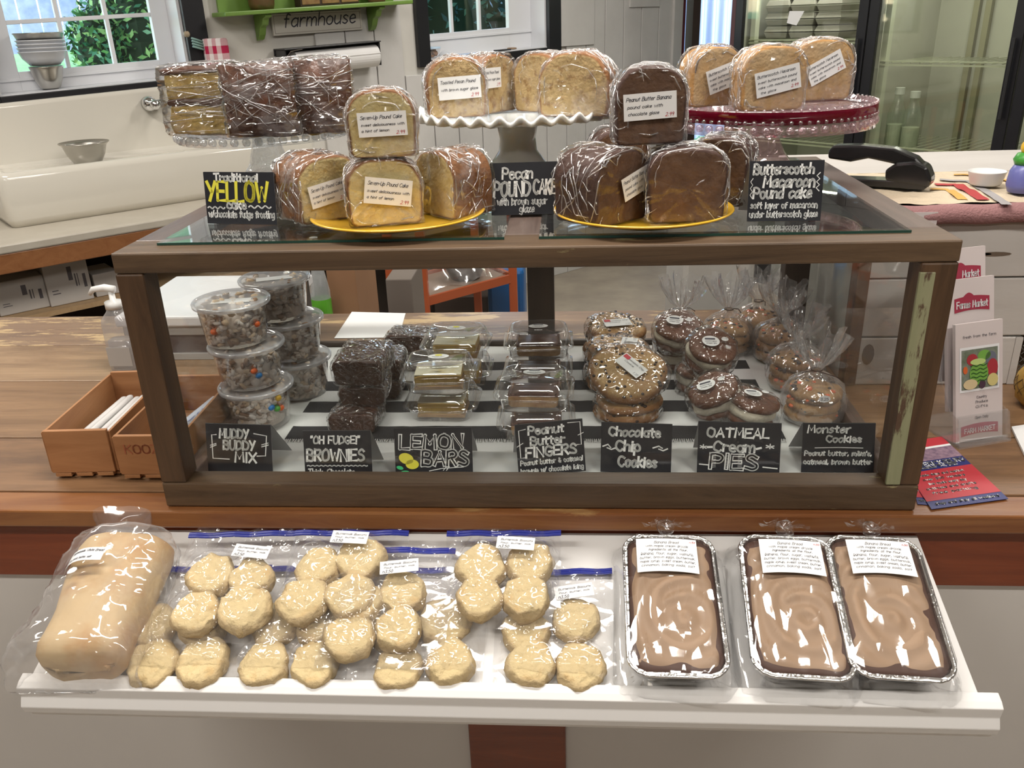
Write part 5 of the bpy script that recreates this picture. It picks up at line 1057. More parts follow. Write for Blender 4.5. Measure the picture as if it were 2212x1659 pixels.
brownie('lower brownie of the far pair behind the brownie stacks', bxx + .055, byy + .305, ZF, .085, .065, .036, R_(-5), 6)
brownie('upper brownie of the far pair beside the white paper sheet', bxx + .050, byy + .303, ZF + .038, .094, .06, .034, R_(-8), 7)
# white sheet on the counter behind the case
m = MB(); q = [K(a, b, T + .001) for a, b in ((722, 731), (862, 729), (876, 677), (760, 674))]; m.add([tuple(p + np.array([0, 0, e])) for e in (0, .0006) for p in q], [(3, 2, 1, 0), (4, 5, 6, 7), (0, 1, 5, 4), (1, 2, 6, 5), (2, 3, 7, 6), (3, 0, 4, 7)])
one('paper_sheet', m, PAPER, 'sheet of white paper on the counter behind the display case', 'paper')

# clamshell boxes
clam = FILM('clamshell_plastic', base=.055, fres=1.25, rough=.05, haze=.05, hmin=.025, hscale=30, hcol=(.8, .85, .9))
def rrc(w, d, r, z, n=6):
    pts = []
    for cx, cy, a0 in ((w / 2 - r, d / 2 - r, 0), (-w / 2 + r, d / 2 - r, 90), (-w / 2 + r, -d / 2 + r, 180), (w / 2 - r, -d / 2 + r, 270)):
        for k in range(n + 1): a = R_(a0 + 90 * k / n); pts.append((cx + r * math.cos(a), cy + r * math.sin(a), z))
    return pts
lemtop = M('powdered_lemon_top', (.66, .62, .48), .8, col2=(.60, .47, .16), scale=30, sharp=(.5, .75)); lemb = M('lemon_bar_body', (.60, .40, .08), .6, col2=(.50, .30, .06), scale=40, bump=.4, bscale=120); lcr = M('shortbread_crust', (.50, .30, .11), .8, col2=(.42, .22, .07), scale=50)
choct = M('chocolate_icing', (.080, .030, .020), .4, col2=(.11, .045, .03), scale=20, bump=.3, bscale=50); oat = M('oat_base', (.42, .25, .10), .8, col2=(.30, .15, .06), scale=60, bump=.6, bscale=120)
CLM = {}
def clamshell(kind, lab, x, y, z, rz, oval, yy=0):
    W, Dp, HB = .112, .104, .024
    t = thing('clamshell_box', lab, 'food box', (x, y, z), rz, {'lemon': 'lemon bar boxes', 'peanut': 'peanut butter finger boxes'}[kind]); t.scale = (1.10, 1.0, 1.0)
    if 'b' not in CLM:
        m = MB(); rings = [rrc(W * .80, Dp * .78, .016, 0), rrc(W * .84, Dp * .82, .018, .002), rrc(W * .90, Dp * .90, .02, HB * .9), rrc(W * .98, Dp * .98, .022, HB), rrc(W * 1.04, Dp * 1.04, .024, HB), rrc(W * 1.04, Dp * 1.04, .024, HB - .003)]; m.loft(rings, True, False); CLM['b'] = m.mesh('tray', clam, True)
        m = MB(); rings = [rrc(W * 1.045, Dp * 1.045, .024, HB - .001), rrc(W * 1.045, Dp * 1.045, .024, HB + .003), rrc(W * .98, Dp * .98, .022, HB + .0035), rrc(W * .95, Dp * .95, .024, HB + .008), rrc(W * .86, Dp * .85, .024, HB + .022), rrc(W * .82, Dp * .80, .022, HB + .025), rrc(W * .74, Dp * .72, .02, HB + .0255), rrc(W * .72, Dp * .70, .02, HB + .024)]
        m.loft(rings, False, True)
        CLM['l'] = m.mesh('lid', clam, True)
    put('tray', CLM['b'], t); put('lid', CLM['l'], t)
    if kind == 'lemon':
        m = slab(.074, .020, .062, .0, N=36, seed=x * 9, amp=.0012, rt=.06, rb=.04); P('lemon_bar', m, lemb, t, loc=(0, 0, .0085)); m = slab(.076, .006, .064, 0, N=36, seed=x * 7, amp=.001, rt=.1, rb=.1); P('crust', m, lcr, t, loc=(0, 0, .003))
        m = MB().box(-.036, -.030, 0, .036, .030, .0015); jag(m, .0005, 80); P('powdered_top', m, lemtop, t, loc=(0, 0, .0285), bevel=.0006)
    else:
        m = slab(.076, .020, .064, 0, N=36, seed=x * 9, amp=.0016, rt=.05, rb=.05); P('oat_bar', m, oat, t, loc=(0, 0, .003)); m = slab(.076, .010, .064, 0, N=36, seed=x * 5, amp=.001, rt=.3, rb=.1); P('icing', m, choct, t, loc=(0, 0, .0215), smooth=True)
    if oval:
        m = MB(); c0 = (0, .002); zt_ = HB + .0262
        m.add([(.0165 * math.cos(a), .004 + .0105 * math.sin(a), zt_) for a in np.linspace(0, 2 * PI, 25)[:-1]], [tuple(range(24))]); o = P('oval_label', m, PAPER, t, flip=False)
        F = lambda a, b, l: (a, b + .004, zt_ + .0003 + l)
        m = MB()
        if kind == 'lemon': m.add([(.006 * math.cos(a), .0085 + .0038 * math.sin(a), zt_ + .0003) for a in np.linspace(0, 2 * PI, 17)[:-1]], [tuple(range(16))]); put('lemon_drawing', m.mesh('lemon_drawing', INKY), o)
        else: m.box(-.008, .0085, zt_ + .0002, .008, .0115, zt_ + .0004); put('bar_drawing', m.mesh('bar_drawing', PENINK), o)
        m = MB(); write(m, 'lemon bar' if kind == 'lemon' else 'peanut butter', 0, -.0030, .020, .0028, .00035, F); write(m, 'fingers' if kind != 'lemon' else 'fresh', 0, -.0070, .012, .0024, .0003, F); put('writing', m.mesh('writing', PENINK), o)
        m = MB(); m.add([(.0075 * math.cos(a), -.018 + .0035 * math.sin(a), zt_) for a in np.linspace(0, 2 * PI, 9)[:-1]], [tuple(range(8))]); o2 = P('price_label', m, PAPER, t, flip=False)
        m = MB(); write(m, '2.75', 0, -.0196, .008, .003, .00045, lambda a, b, l: (a, b, zt_ + .0003 + l)); put('writing', m.mesh('writing', PENINK), o2)
lx = float(K(950, 918, ZF)[0]); pxx = float(K(1160, 918, ZF)[0])
CH = .0512
clamshell('lemon', 'lower lemon bar box of the front stack behind the Lemon Bars card', lx, .310, ZF, R_(-2), 0); clamshell('lemon', 'upper lemon bar box of the front stack with an oval label', lx - .004, .312, ZF + CH, R_(3), 1)
clamshell('lemon', 'lower lemon bar box of the rear stack', lx + .010, .455, ZF, R_(1), 0); clamshell('lemon', 'upper lemon bar box of the rear stack with an oval label', lx + .008, .456, ZF + CH, R_(-2), 1)
clamshell('peanut', 'lower peanut butter finger box of the front stack behind its tilted card', pxx, .238, ZF, R_(1), 0); clamshell('peanut', 'upper peanut butter finger box of the front stack with an oval label', pxx - .002, .239, ZF + CH, R_(-2), 1)
clamshell('peanut', 'lower peanut butter finger box of the rear stack', pxx - .004, .462, ZF, 0, 0); clamshell('peanut', 'upper peanut butter finger box of the rear stack with an oval label', pxx - .003, .462, ZF + CH, R_(2), 1)

# chocolate chip cookies
cookm = M('cookie_golden', (.53, .35, .16), .7, col2=(.40, .22, .08), scale=22, bump=.6, bscale=90, attr='crust', col3=(.28, .13, .045)); chipm = M('chip_dark', (.028, .012, .008), .4)
wrapc = FILM('cookie_wrap', base=.03, fres=1.3, rough=.09, bump=.8, bscale=60, haze=.22, hmin=.01, hscale=18, hsharp=(.52, .8))
def disc(r, h, seed, N=40, off=0.0, rid=0.0, amp=.0022, wob=.03, rough=0.0):
    def rad(t): return r * (1 + wob * math.sin(3 * t + seed) + wob * .6 * math.sin(5 * t + 2 * seed))
    rings = []; at = []
    for k, z, a in ((.93, 0, 1), (1.0, h * .25, 1), (1.0, h * .55, 1), (.94, h * .82, .8), (.84, h * .93, .4), (.65, h, .1), (.4, h * 1.02, 0), (.15, h * 1.03, 0)):
        rings.append([((rad(t) * k + off) * math.cos(t), (rad(t) * k + off) * math.sin(t), z + (off if z > h * .5 else -off if z == 0 else 0)) for t in np.linspace(0, 2 * PI, N + 1)[:-1]]); at.append(a)
    m = MB(); m.loft(fine(rings, 2) if rough else rings, at=None if rough else at); jag(m, amp, 55, seed)
    if rough:
        m.a = [max(0.0, min(1.0, (math.hypot(p[0], p[1]) / r - .72) / .25)) for p in m.v]; jag(m, rough, 210, seed + 5)
    if rid:
        def f(p):
            g = ridge(p, 40, seed + 3) * .6 + ridge(p, 100, seed + 5) * .4; q = p - np.array([0, 0, h / 2]); q /= np.linalg.norm(q) + 1e-6; return p + q * (g - .4) * rid
        m.warp(f)
    return m
def chips(r, h, n, seed, size=.0038, mi=0):
    rg = random.Random(seed); m = MB()
    for _ in range(n):
        a = rg.uniform(0, 2 * PI); q = r * math.sqrt(rg.random()) * .93
        if rg.random() < .3: q = r * .985; z = h * rg.uniform(.2, .6)
        else: z = h * (1.02 - .12 * (q / r) ** 4)
        m.ball((q * math.cos(a), q * math.sin(a), z), size * rg.uniform(.6, 1.25), 6, 4, mi, (1, 1, .6))
    return m
CK = {}
def cookie_pack(lab, x, y, z, rot, seed, label=None, n=1, r=.056, h=.017):
    t = thing('wrapped_cookie', lab, 'cookie', (x, y, z + .0022), rot=rot, group='wrapped chocolate chip cookies')
    for i in range(n):
        k = (seed + i) % 3
        k = (k, r)
        if k not in CK: CK[k] = (disc(r, h, k[0]).mesh('cookie', cookm, True, 'crust'), chips(r, h, 60, k[0], .0031).mesh('chocolate_chips', chipm, True))
        o = put('cookie', CK[k][0], t, (.003 * i, 0, i * (h + .001)), (0, 0, seed + i)); c = put('chocolate_chips', CK[k][1], o); c['kind'] = 'stuff'
    if ('w', n, r) not in CK: CK[('w', n, r)] = disc(r, h * n + .001 * (n - 1), 1, 64, .003, .0036, .001).mesh('plastic_wrap', wrapc, True)
    put('plastic_wrap', CK[('w', n, r)], t)
    if label:
        zt_ = h * n + .0068; c, s = math.cos(label[0]), math.sin(label[0]); F = lambda a, b, l: (label[1] + a * c - b * s, label[2] + a * s + b * c, zt_ + l)
        paper_label(t, F, .052, .028, [('Chocolate Chip', .55, .70, .75, .13, .009), ('Cookie', .4, .45, .4, .13, .009), ('1.75', .85, .12, .18, .15, .009)])
        o = None; m = MB(); m.box(-.024, .004, 0, -.012, .012, .0003); m.warp(lambda p: np.array(F(p[0], p[1], p[2] + .0008))); P('red_mark', m, PENRED, t)
kx = float(K(1358, 930, ZF)[0])
cookie_pack('bottom pair of wrapped chip cookies behind the Chocolate Chip card', kx, .297, ZF, (0, 0, 0), 1, None, 2)
cookie_pack('tilted wrapped chip cookie facing out from the front stack with a barcode label', kx + .002, .312, ZF + .062, (R_(26), R_(2), 0), 0, (R_(-48), .004, .003), 1, .066)
cookie_pack('lower pair of chip cookies in the second stack, behind the tilted cookie', kx - .012, .425, ZF, (0, 0, .5), 1, None, 2)
cookie_pack('upper pair of chip cookies in the second stack, behind the tilted cookie', kx - .010, .430, ZF + .043, (R_(3), 0, 1.4), 2, (R_(0), -.01, -.02), 2)
cookie_pack('lower pair of chip cookies at the back of the case', kx - .012, .540, ZF, (0, 0, 2), 0, None, 2)
cookie_pack('upper pair of chip cookies at the back of the case', kx - .010, .536, ZF + .046, (R_(8), 0, .3), 2, (R_(-4), 0, -.01), 2)

# oatmeal cream pies
piem = M('pie_cookie_brown', (.115, .045, .026), .5, col2=(.16, .065, .035), scale=24, bump=.5, bscale=80); creamm = M('cream_filling', (.66, .60, .48), .6, bump=.5, bscale=90)
PI3 = {}
def cream_pie(lab, x, y, z, rot, seed, oval=True):
    t = thing('cream_pie', lab, 'cream pie', (x, y, z + .002), rot=rot, group='wrapped oatmeal cream pies')
    if not PI3:
        PI3['c'] = disc(.042, .014, 2, amp=.0022).mesh('cookie', piem, True); PI3['f'] = disc(.041, .018, 5, amp=.0035, wob=.05).mesh('cream', creamm, True); PI3['w'] = disc(.045, .044, 3, 60, .0028, .0036, .001).mesh('plastic_wrap', wrapc, True)
    put('cookie', PI3['c'], t, (0, 0, .0), (0, 0, seed)); put('cream', PI3['f'], t, (0, 0, .012), (0, 0, seed)); put('cookie', PI3['c'], t, (.002, 0, .028), (0, 0, seed * 2)); put('plastic_wrap', PI3['w'], t)
    if oval:
        zt_ = .0502; m = MB(); m.add([(-.006 + .0155 * math.cos(a), -.002 + .0125 * math.sin(a), zt_) for a in np.linspace(0, 2 * PI, 25)[:-1]], [tuple(range(24))]); o = P('oval_label', m, PAPER, t, flip=False)
        F = lambda a, b, l: (-.006 + a, -.002 + b, zt_ + .0003 + l); m = MB(); m.box(-.016, .001, zt_ + .0002, .002, .0045, zt_ + .0004); write(m, 'oatmeal', 0, -.002, .020, .0028, .0004, F); write(m, 'cream pie', 0, -.0066, .018, .0026, .0004, F); put('writing', m.mesh('writing', PENINK), o)
        m = MB(); m.add([(.020 + .0065 * math.cos(a), .004 + .005 * math.sin(a), zt_ - .0008) for a in np.linspace(0, 2 * PI, 9)[:-1]], [tuple(range(8))]); o = P('price_label', m, PAPER, t, flip=False); m = MB(); write(m, '1.75', 0, -.001, .009, .003, .0004, lambda a, b, l: (.020 + a, .004 + b, zt_ - .0004 + l)); put('writing', m.mesh('writing', PENINK), o)
ox = float(K(1555, 925, ZF)[0]); 
cream_pie('cream pie lying low at the right behind the Oatmeal Cream Pies card', ox + .050, .275, ZF, (R_(6), R_(10), .3), 1)
cream_pie('tilted cream pie showing its white filling toward the right front', ox + .004, .300, ZF + .014, (R_(16), R_(-20), -.1), 3)
cream_pie('cream pie lying low in the second row of pies', ox - .010, .405, ZF, (0, 0, 2), 4, False)
cream_pie('large cream pie with oval label topping the second row', ox + .000, .400, ZF + .056, (R_(26), R_(4), .1), 6)
cream_pie('cream pie lying low in the back row of pies', ox - .040, .52, ZF, (0, 0, 1), 7, False)
cream_pie('cream pie with oval label topping the back row', ox - .042, .51, ZF + .054, (R_(22), R_(3), -.2), 9)

# bagged monster cookies
bagm = FILM('cookie_bag_film', base=.07, fres=1.2, rough=.10, bump=.6, bscale=45, haze=.32, hmin=.12, hscale=16, hsharp=(.5, .8), hcol=(.75, .75, .78)); tiem = M('brown_twist_tie', (.06, .03, .02), .5)
moncol = [M('candy_orange', (.75, .13, .02), .35), M('candy_green', (.08, .4, .05), .35), chipm, M('candy_brown', (.07, .025, .015), .4)]
BG = {}
def mcbag(lab, x, y, rz, seed, n=3, lean=(0, 0), lift=0.0, sc_=1.0):
    t = thing('cookie_bag', lab, 'cookie bag', (x, y, ZF + lift), rot=(lean[0], lean[1], rz), group='tied bags of monster cookies')
    if not BG:
        for k in range(3):
            BG[k] = (disc(.043, .017, k + 4, amp=.003).mesh('cookie', M('monster_cookie', (.42, .24, .09), .75, col2=(.28, .14, .05), scale=26, bump=.7, bscale=80), True), chips(.043, .017, 16, k + 20, .0042, 2).mesh('chips', moncol, True))
            rg = random.Random(k + 50); m = MB(); q = chips(.043, .017, 9, k + 60, .0046, 0); m.v, m.f, m.a = q.v, q.f, q.a; m.m = [rg.choice([0, 1, 3]) if i % 24 == 0 else 0 for i in range(len(q.f))]; BG[('c', k)] = m.mesh('candies', moncol, True)
        N = 72; rings = []
        for z, r, w_ in ((.0004, .034, .02), (.002, .046, .03), (.012, .051, .03), (.028, .052, .04), (.045, .0505, .05), (.058, .045, .08), (.068, .034, .12), (.076, .020, .2), (.082, .010, .3), (.085, .0062, .3), (.088, .0070, .3), (.096, .014, .34), (.108, .024, .36), (.120, .031, .38), (.134, .036, .36), (.146, .040, .34)):
            rings.append([((r * (1 + w_ * math.sin(11 * a + z * 20) * .55 + w_ * .45 * math.sin(17 * a + 3 + z * 40))) * math.cos(a), (r * (1 + w_ * math.sin(11 * a + z * 20) * .55 + w_ * .45 * math.sin(17 * a + 3))) * math.sin(a), z + (.008 * math.sin(7 * a) * (z - .1) / .04 if z > .1 else 0)) for a in np.linspace(0, 2 * PI, N + 1)[:-1]])
        m = MB(); m.loft(rings, True, False); jag(m, .0022, 45, 3); m.warp(lambda p: np.array([p[0], p[1], max(p[2], .0003)])); BG['bag'] = m.mesh('bag', bagm, True)
        m = MB(); m.tube([(.0085 * math.cos(a), .0085 * math.sin(a), .0855) for a in np.linspace(0, 2 * PI, 17)], .0010, 6); m.tube([(.0, -.0085, .0855), (.012, -.013, .083), (.028, -.014, .078), (.034, -.012, .074)], .0009, 6); m.tube([(.0, -.0085, .0855), (-.014, -.012, .088), (-.026, -.010, .084)], .0009, 6); BG['tie'] = m.mesh('twist_tie', tiem, True)
        m = MB(); m.add([(.002 + .0095 * math.cos(a), -.0512 - .0, .0555 + .0065 * math.sin(a)) for a in np.linspace(0, 2 * PI, 9)[:-1]], [tuple(range(8))]); BG['lab'] = m.mesh('price_label', PAPER, flip=False)
        m = MB(); write(m, '3.25', .002, .0530, .012, .0045, .0006, lambda a, b, l: (a, -.0516 - l, b)); BG['wr'] = m.mesh('writing', PENINK, flip=False)
    for i in range(n):
        k = (seed + i) % 3; o = put('cookie', BG[k][0], t, (.002 * (i - 1), 0, .003 + i * .018), (R_(3) * (i - 1), 0, seed + i)); c = put('chips', BG[k][1], o); c['kind'] = 'stuff'; c = put('candies', BG[('c', k)], o); c['kind'] = 'stuff'
    put('bag', BG['bag'], t); put('twist_tie', BG['tie'], t); o = put('price_label', BG['lab'], t); put('writing', BG['wr'], o)
bl = ['nearest bag of monster cookies behind the Monster Cookies card', 'second bag of monster cookies from the front along the right side', 'third bag of monster cookies from the front along the right side', 'fourth bag of monster cookies along the right side', 'fifth bag of monster cookies, before the back glass', 'bag of monster cookies farthest left at the back, behind the cream pies']
for i, (u, v, y) in enumerate([(1768, 926, None), (1728, 852, None), (1692, 790, None), (1640, 752, None), (1562, 741, None), (1462, 741, None)]):
    p = K(u, v, ZF); mcbag(bl[i], float(p[0]), float(p[1]) + .045 if i < 4 else .600, .5 * i, i, 3, lean=(0, 0), lift=[0, 0, .0, .0, .0, .0][i])

# ================================================================== ON THE SLOPED SHELF
def on_sh(x, y, h=0.0): return tuple(SHW(x, y, h))
ROT = lambda rz: (Matrix.Rotation(TILT, 3, 'X') @ Matrix.Rotation(rz, 3, 'Z')).to_euler()
bism = M('biscuit_pale', (.60, .46, .24), .75, col2=(.54, .37, .15), scale=24, sharp=(.45, .75), bump=.5, bscale=70, attr='crust', col3=(.52, .36, .16)); 
bisc = [disc(.0325, .021, k * 1.7 + 1, N=56, amp=.0045, wob=.035, rough=.0016).mesh('biscuit', M('biscuit_tan_%d' % k, (.64, .50, .27), .85, col2=(.58, .35, .13), scale=20 + 3 * k, sharp=(.52, .80), bump=1.0, bscale=110, attr='crust', col3=(.52, .39, .21)), True, 'crust') for k in range(5)]
zipf = FILM('zip_bag_film', base=.022, fres=.9, rough=.07, bump=.45, bscale=30, haze=.13, hmin=.035, hscale=9, hsharp=(.5, .85), hcol=(.78, .78, .82)); zipb = M('zip_blue', (.012, .022, .26), .35)
bags = [  # strip px (u0, v0, u1, v1), bottom v, height under the bag, biscuits (u, v), words
    ((348, 1232, 590, 1226), 1478, .0, [(330, 1352), (438, 1345), (326, 1430), (438, 1430)], 'lower bag beside the bread loaf', None),
    ((480, 1232, 730, 1228), 1478, .0, [(592, 1350), (690, 1348), (570, 1432), (680, 1432)], 'lower bag second from the left', None),
    ((735, 1236, 975, 1232), 1482, .0, [(850, 1358), (958, 1342), (860, 1440), (972, 1430)], 'lower bag third from the left', None),
    ((1090, 1238, 1322, 1234), 1482, .0, [(1135, 1362), (1243, 1338), (1147, 1432), (1252, 1438)], 'lower bag nearest the banana bread', (1240, 1285, R_(10))),
    ((412, 1158, 640, 1152), 1375, .026, [(456, 1242), (543, 1248), (422, 1322), (528, 1314)], 'upper bag nearest the bread loaf', (548, 1203, R_(-6))),
    ((640, 1152, 884, 1152), 1385, .027, [(686, 1222), (778, 1208), (654, 1296), (757, 1288)], 'upper bag second from the left', (760, 1177, R_(-3))),
    ((745, 1186, 985, 1192), 1412, .022, [(776, 1302), (868, 1276), (754, 1374), (861, 1358)], 'middle bag overlapping its neighbour', (866, 1240, R_(8))),
    ((966, 1153, 1212, 1153), 1338, .027, [(1040, 1222), (1145, 1216), (1036, 1292), (1136, 1290)], 'upper bag at the right end', (1115, 1190, R_(-4)))]
pos_w = ['upper left', 'upper right', 'lower left', 'lower right']
allb = []
for bi_, (st, vb, hb, bs, words, lb) in enumerate(bags):
    for k, (u, v) in enumerate(bs): x, y = SHP(u, v, hb + .014); allb.append((bi_, k, x, y, hb))
def hmax(x, y, hb, lim):                             # drape height of a film over the biscuits it covers
    h = 0.0
    for (b, k, bx, by, z) in allb:
        if b not in lim: continue
        d = math.hypot(x - bx, y - by); top = z + .0245 - hb
        q = top if d < .026 else top * max(0.0, 1 - (d - .026) / .030) ** 1.6
        h = max(h, q)
    return h
for bi_, (st, vb, hb, bs, words, lb) in enumerate(bags):
    x0, y0 = SHP(st[0], st[1], hb + .004); x1, y1 = SHP(st[2], st[3], hb + .004); yb = SHP(600, vb, hb)[1]
    own = [q for q in allb if q[0] == bi_]
    for (_, k, bx, by, z) in own:
        o = put('biscuit', bisc[(bi_ * 3 + k) % 5], None, on_sh(bx, by, z + .0012), ROT(rnd.uniform(0, 6))); rs = rnd.uniform(.93, 1.05); o.scale = (rs * rnd.uniform(.94, 1.06), rs, rnd.uniform(.9, 1.1))
        tag(o, 'pale biscuit, %s of four in the %s' % (pos_w[k], words), 'biscuit', 'biscuits in zip bags')
    xm0 = min(x0, min(q[2] for q in own) - .040); xm1 = max(x1, max(q[2] for q in own) + .040); xc = (xm0 + xm1) / 2; ycn = (y0 + yb) / 2; yt = max(y0, y1) + .004
    yb = min(yb, min(q[3] for q in own) - .036); yb = max(yb, yF + .001)
    t = thing('zip_bag', 'clear blue zip bag, ' + words, 'plastic bag', on_sh(xc, yb, hb), rot=ROT(0), group='zip bags of biscuits'); sd = bi_ * 5.0
    def top(a, b):
        x = xm0 + (xm1 - xm0) * a; y = yb + (yt - yb) * b; e = min(1, min(a, 1 - a) * 14) * min(1, b * 14)
        w_ = .0030 * fbm((x, y, 0), 22, sd) + .0034 * ridge((x * 1.6, y * .8, 0), 34, sd + 4) + .0016 * ridge((x, y, 0), 95, sd)
        x += .0020 * fbm((x, y, 0), 30, sd + 8) * (1 if .02 < a < .98 else 3); y += .002 * fbm((x, y, 1), 30, sd + 9)
        return (x - xc, y - yb, .0010 + e * (.0042 + hmax(x, y, hb, (bi_,)) + w_))
    m = MB(); m.grid(top, 80, 90); P('bag_front', m, zipf, t, smooth=True)
    m = MB(); m.grid(lambda a, b: (xm0 - xc + (xm1 - xm0) * a, (yt - yb) * b, .0005), 6, 6); P('bag_back', m, zipf, t)
    m = MB(); n = 14; zz = lambda x: .0075 + .0012 * math.sin(x * 60 + sd)
    for k, yo in enumerate((0, -.0042)): m.tube([(x0 - xc + (x1 - x0) * i / n, y0 + (y1 - y0) * i / n - yb + yo, zz(i * .02)) for i in range(n + 1)], .0021, 6)
    m.loft([[(x0 - xc + (x1 - x0) * i / n, y0 + (y1 - y0) * i / n - yb + yo, zz(i * .02) + zo) for yo, zo in ((.0025, .0006), (-.0068, .0006), (-.0068, -.0006), (.0025, -.0006))] for i in range(n + 1)])
    P('zip_strip', m, zipb, t, label='blue zip closure')
    if lb:
        px0, py0 = SHP(lb[0], lb[1], hb + .02); c, s = math.cos(lb[2]), math.sin(lb[2]); zl = hmax(px0, py0, hb, (bi_,)) + .0120
        paper_label(t, lambda a, b, l: (px0 - xc + a * c - b * s, py0 - yb + a * s + b * c, zl + l), .050, .020, [('Buttermilk Biscuits', .52, .66, .84, .15, .010), ('flour, butter, milk', .5, .40, .80, .12, .009), ('$3.50', .2, .06, .26, .22, .014)])

# bread loaf in its bag
xa, ya = SHP(172, 1462, .03); xb, yb_ = SHP(296, 1168, .03)
bl_ = math.hypot(xb - xa, yb_ - ya); br = math.atan2(yb_ - ya, xb - xa) - PI / 2
t = thing('bread_loaf_bag', 'long pale bread loaf in a crumpled clear bag at the left of the sloped shelf', 'bread', on_sh((xa + xb) / 2, (ya + yb_) / 2, .001), rot=ROT(br))
crust_m = M('loaf_crust', (.58, .42, .23), .6, col2=(.46, .23, .07), scale=11, sharp=(.46, .70), bump=.4, bscale=30)
def loafring(k, w, h, y, zoff=0.0):
    return [(w * math.cos(a) * abs(math.cos(a)) ** -.25 * k if abs(math.cos(a)) > 1e-3 else 0, y, max(zoff, h * .42 * k * (1 + math.sin(a) * abs(math.sin(a)) ** -.25) if abs(math.sin(a)) > 1e-3 else h * .42)) for a in np.linspace(0, 2 * PI, 41)[:-1]]
m = MB(); L2 = bl_ / 2 - .006; m.loft([loafring(k, .058 + .004 * math.sin(y * 30), .092, y) for y, k in [(-L2, .55), (-L2 + .004, .8), (-L2 + .012, .93)] + [(-L2 + .012 + (2 * L2 - .024) * i / 12, 1.0) for i in range(1, 12)] + [(L2 - .012, .95), (L2 - .004, .82), (L2, .55)]])
jag(m, .006, 14, 2); jag(m, .0015, 60, 4); m.warp(lambda p: np.array([p[0], p[1], max(p[2], .0005)])); P('loaf', m, crust_m, t, smooth=True)
breadf = FILM('bread_bag_film', base=.03, fres=.9, rough=.08, bump=.4, bscale=18, haze=.30, hmin=.08, hscale=9, hsharp=(.45, .8), hcol=(.74, .73, .76), stretch=(1.6, .6, 1))
m = MB(); rings = []
for y, k, kz in [(-L2 - .012, 1.22, .10), (-L2 - .010, 1.26, .45), (-L2 - .004, 1.2, .95), (-L2 + .01, 1.16, 1.12)] + [(-L2 + .01 + (2 * L2 - .02) * i / 14, 1.14, 1.12) for i in range(1, 14)] + [(L2 - .006, 1.05, 1.08), (L2 + .008, .75, .85), (L2 + .014, .42, .60), (L2 + .020, .22, .46), (L2 + .026, .34, .48), (L2 + .036, .60, .52), (L2 + .048, .75, .55)]:
    r0 = loafring(1, .060, .094, y); rings.append([(x * k - .035 * max(0, min(1, (y - L2) / .02)) - (.020 * max(0, (L2 - y) / (2 * L2)) if x < 0 else 0), yy, .0004 + (z - .004) * kz * (.0 if kz < .2 else 1) + (.02 * max(0, y - L2) / .07 if y > L2 + .02 else 0)) for x, yy, z in r0])
rings = [np.array([np.array(r[i % len(r)]) * (1 - f) + np.array(r[(i + 1) % len(r)]) * f for i in range(len(r)) for f in (0, .5)]) for r in fine(rings, 3)]
m.loft(rings, True, False)
def crease(p):
    g = ridge(np.array([p[0] * 1.3, p[1] * .6, p[2]]), 26, 7) * .65 + ridge(p, 60, 3) * .35; d = np.array([p[0], 0, p[2] - .045]); d /= np.linalg.norm(d) + 1e-6
    q = p + d * (g - .35) * .0085 + np.array([fbm(p, 40, 2), fbm(p, 40, 5), 0]) * .002; q[2] = max(q[2], .0004); return q
m.warp(crease); P('bag', m, breadf, t, smooth=True)
def loaf_surf(x, y): return .094 * .42 * 2 * (max(0, 1 - (abs(x) / .075) ** 3)) + .018
px0, py0 = SHP(172, 1195, .10); dx, dy = px0 - (xa + xb) / 2, py0 - (ya + yb_) / 2; c, s = math.cos(-br), math.sin(-br); qx, qy = dx * c - dy * s, dx * s + dy * c; c2, s2 = math.cos(-br), math.sin(-br)
F = lambda a, b, l: (qx + a * c2 - b * s2, qy + a * s2 + b * c2, loaf_surf(qx + a, qy) + .002 + l)
paper_label(t, F, .064, .020, [('Homemade White Bread', .62, .68, .70, .18, .010), ('flour, milk, yeast, butter, salt', .42, .18, .70, .16, .009)])
m = MB(); m.add([F(.0 + .008 * math.cos(a) - .001, -.024 + .005 * math.sin(a), 0) for a in np.linspace(0, 2 * PI, 9)[:-1]], [tuple(range(8))]); P('price_label', m, PAPER, t, flip=False)

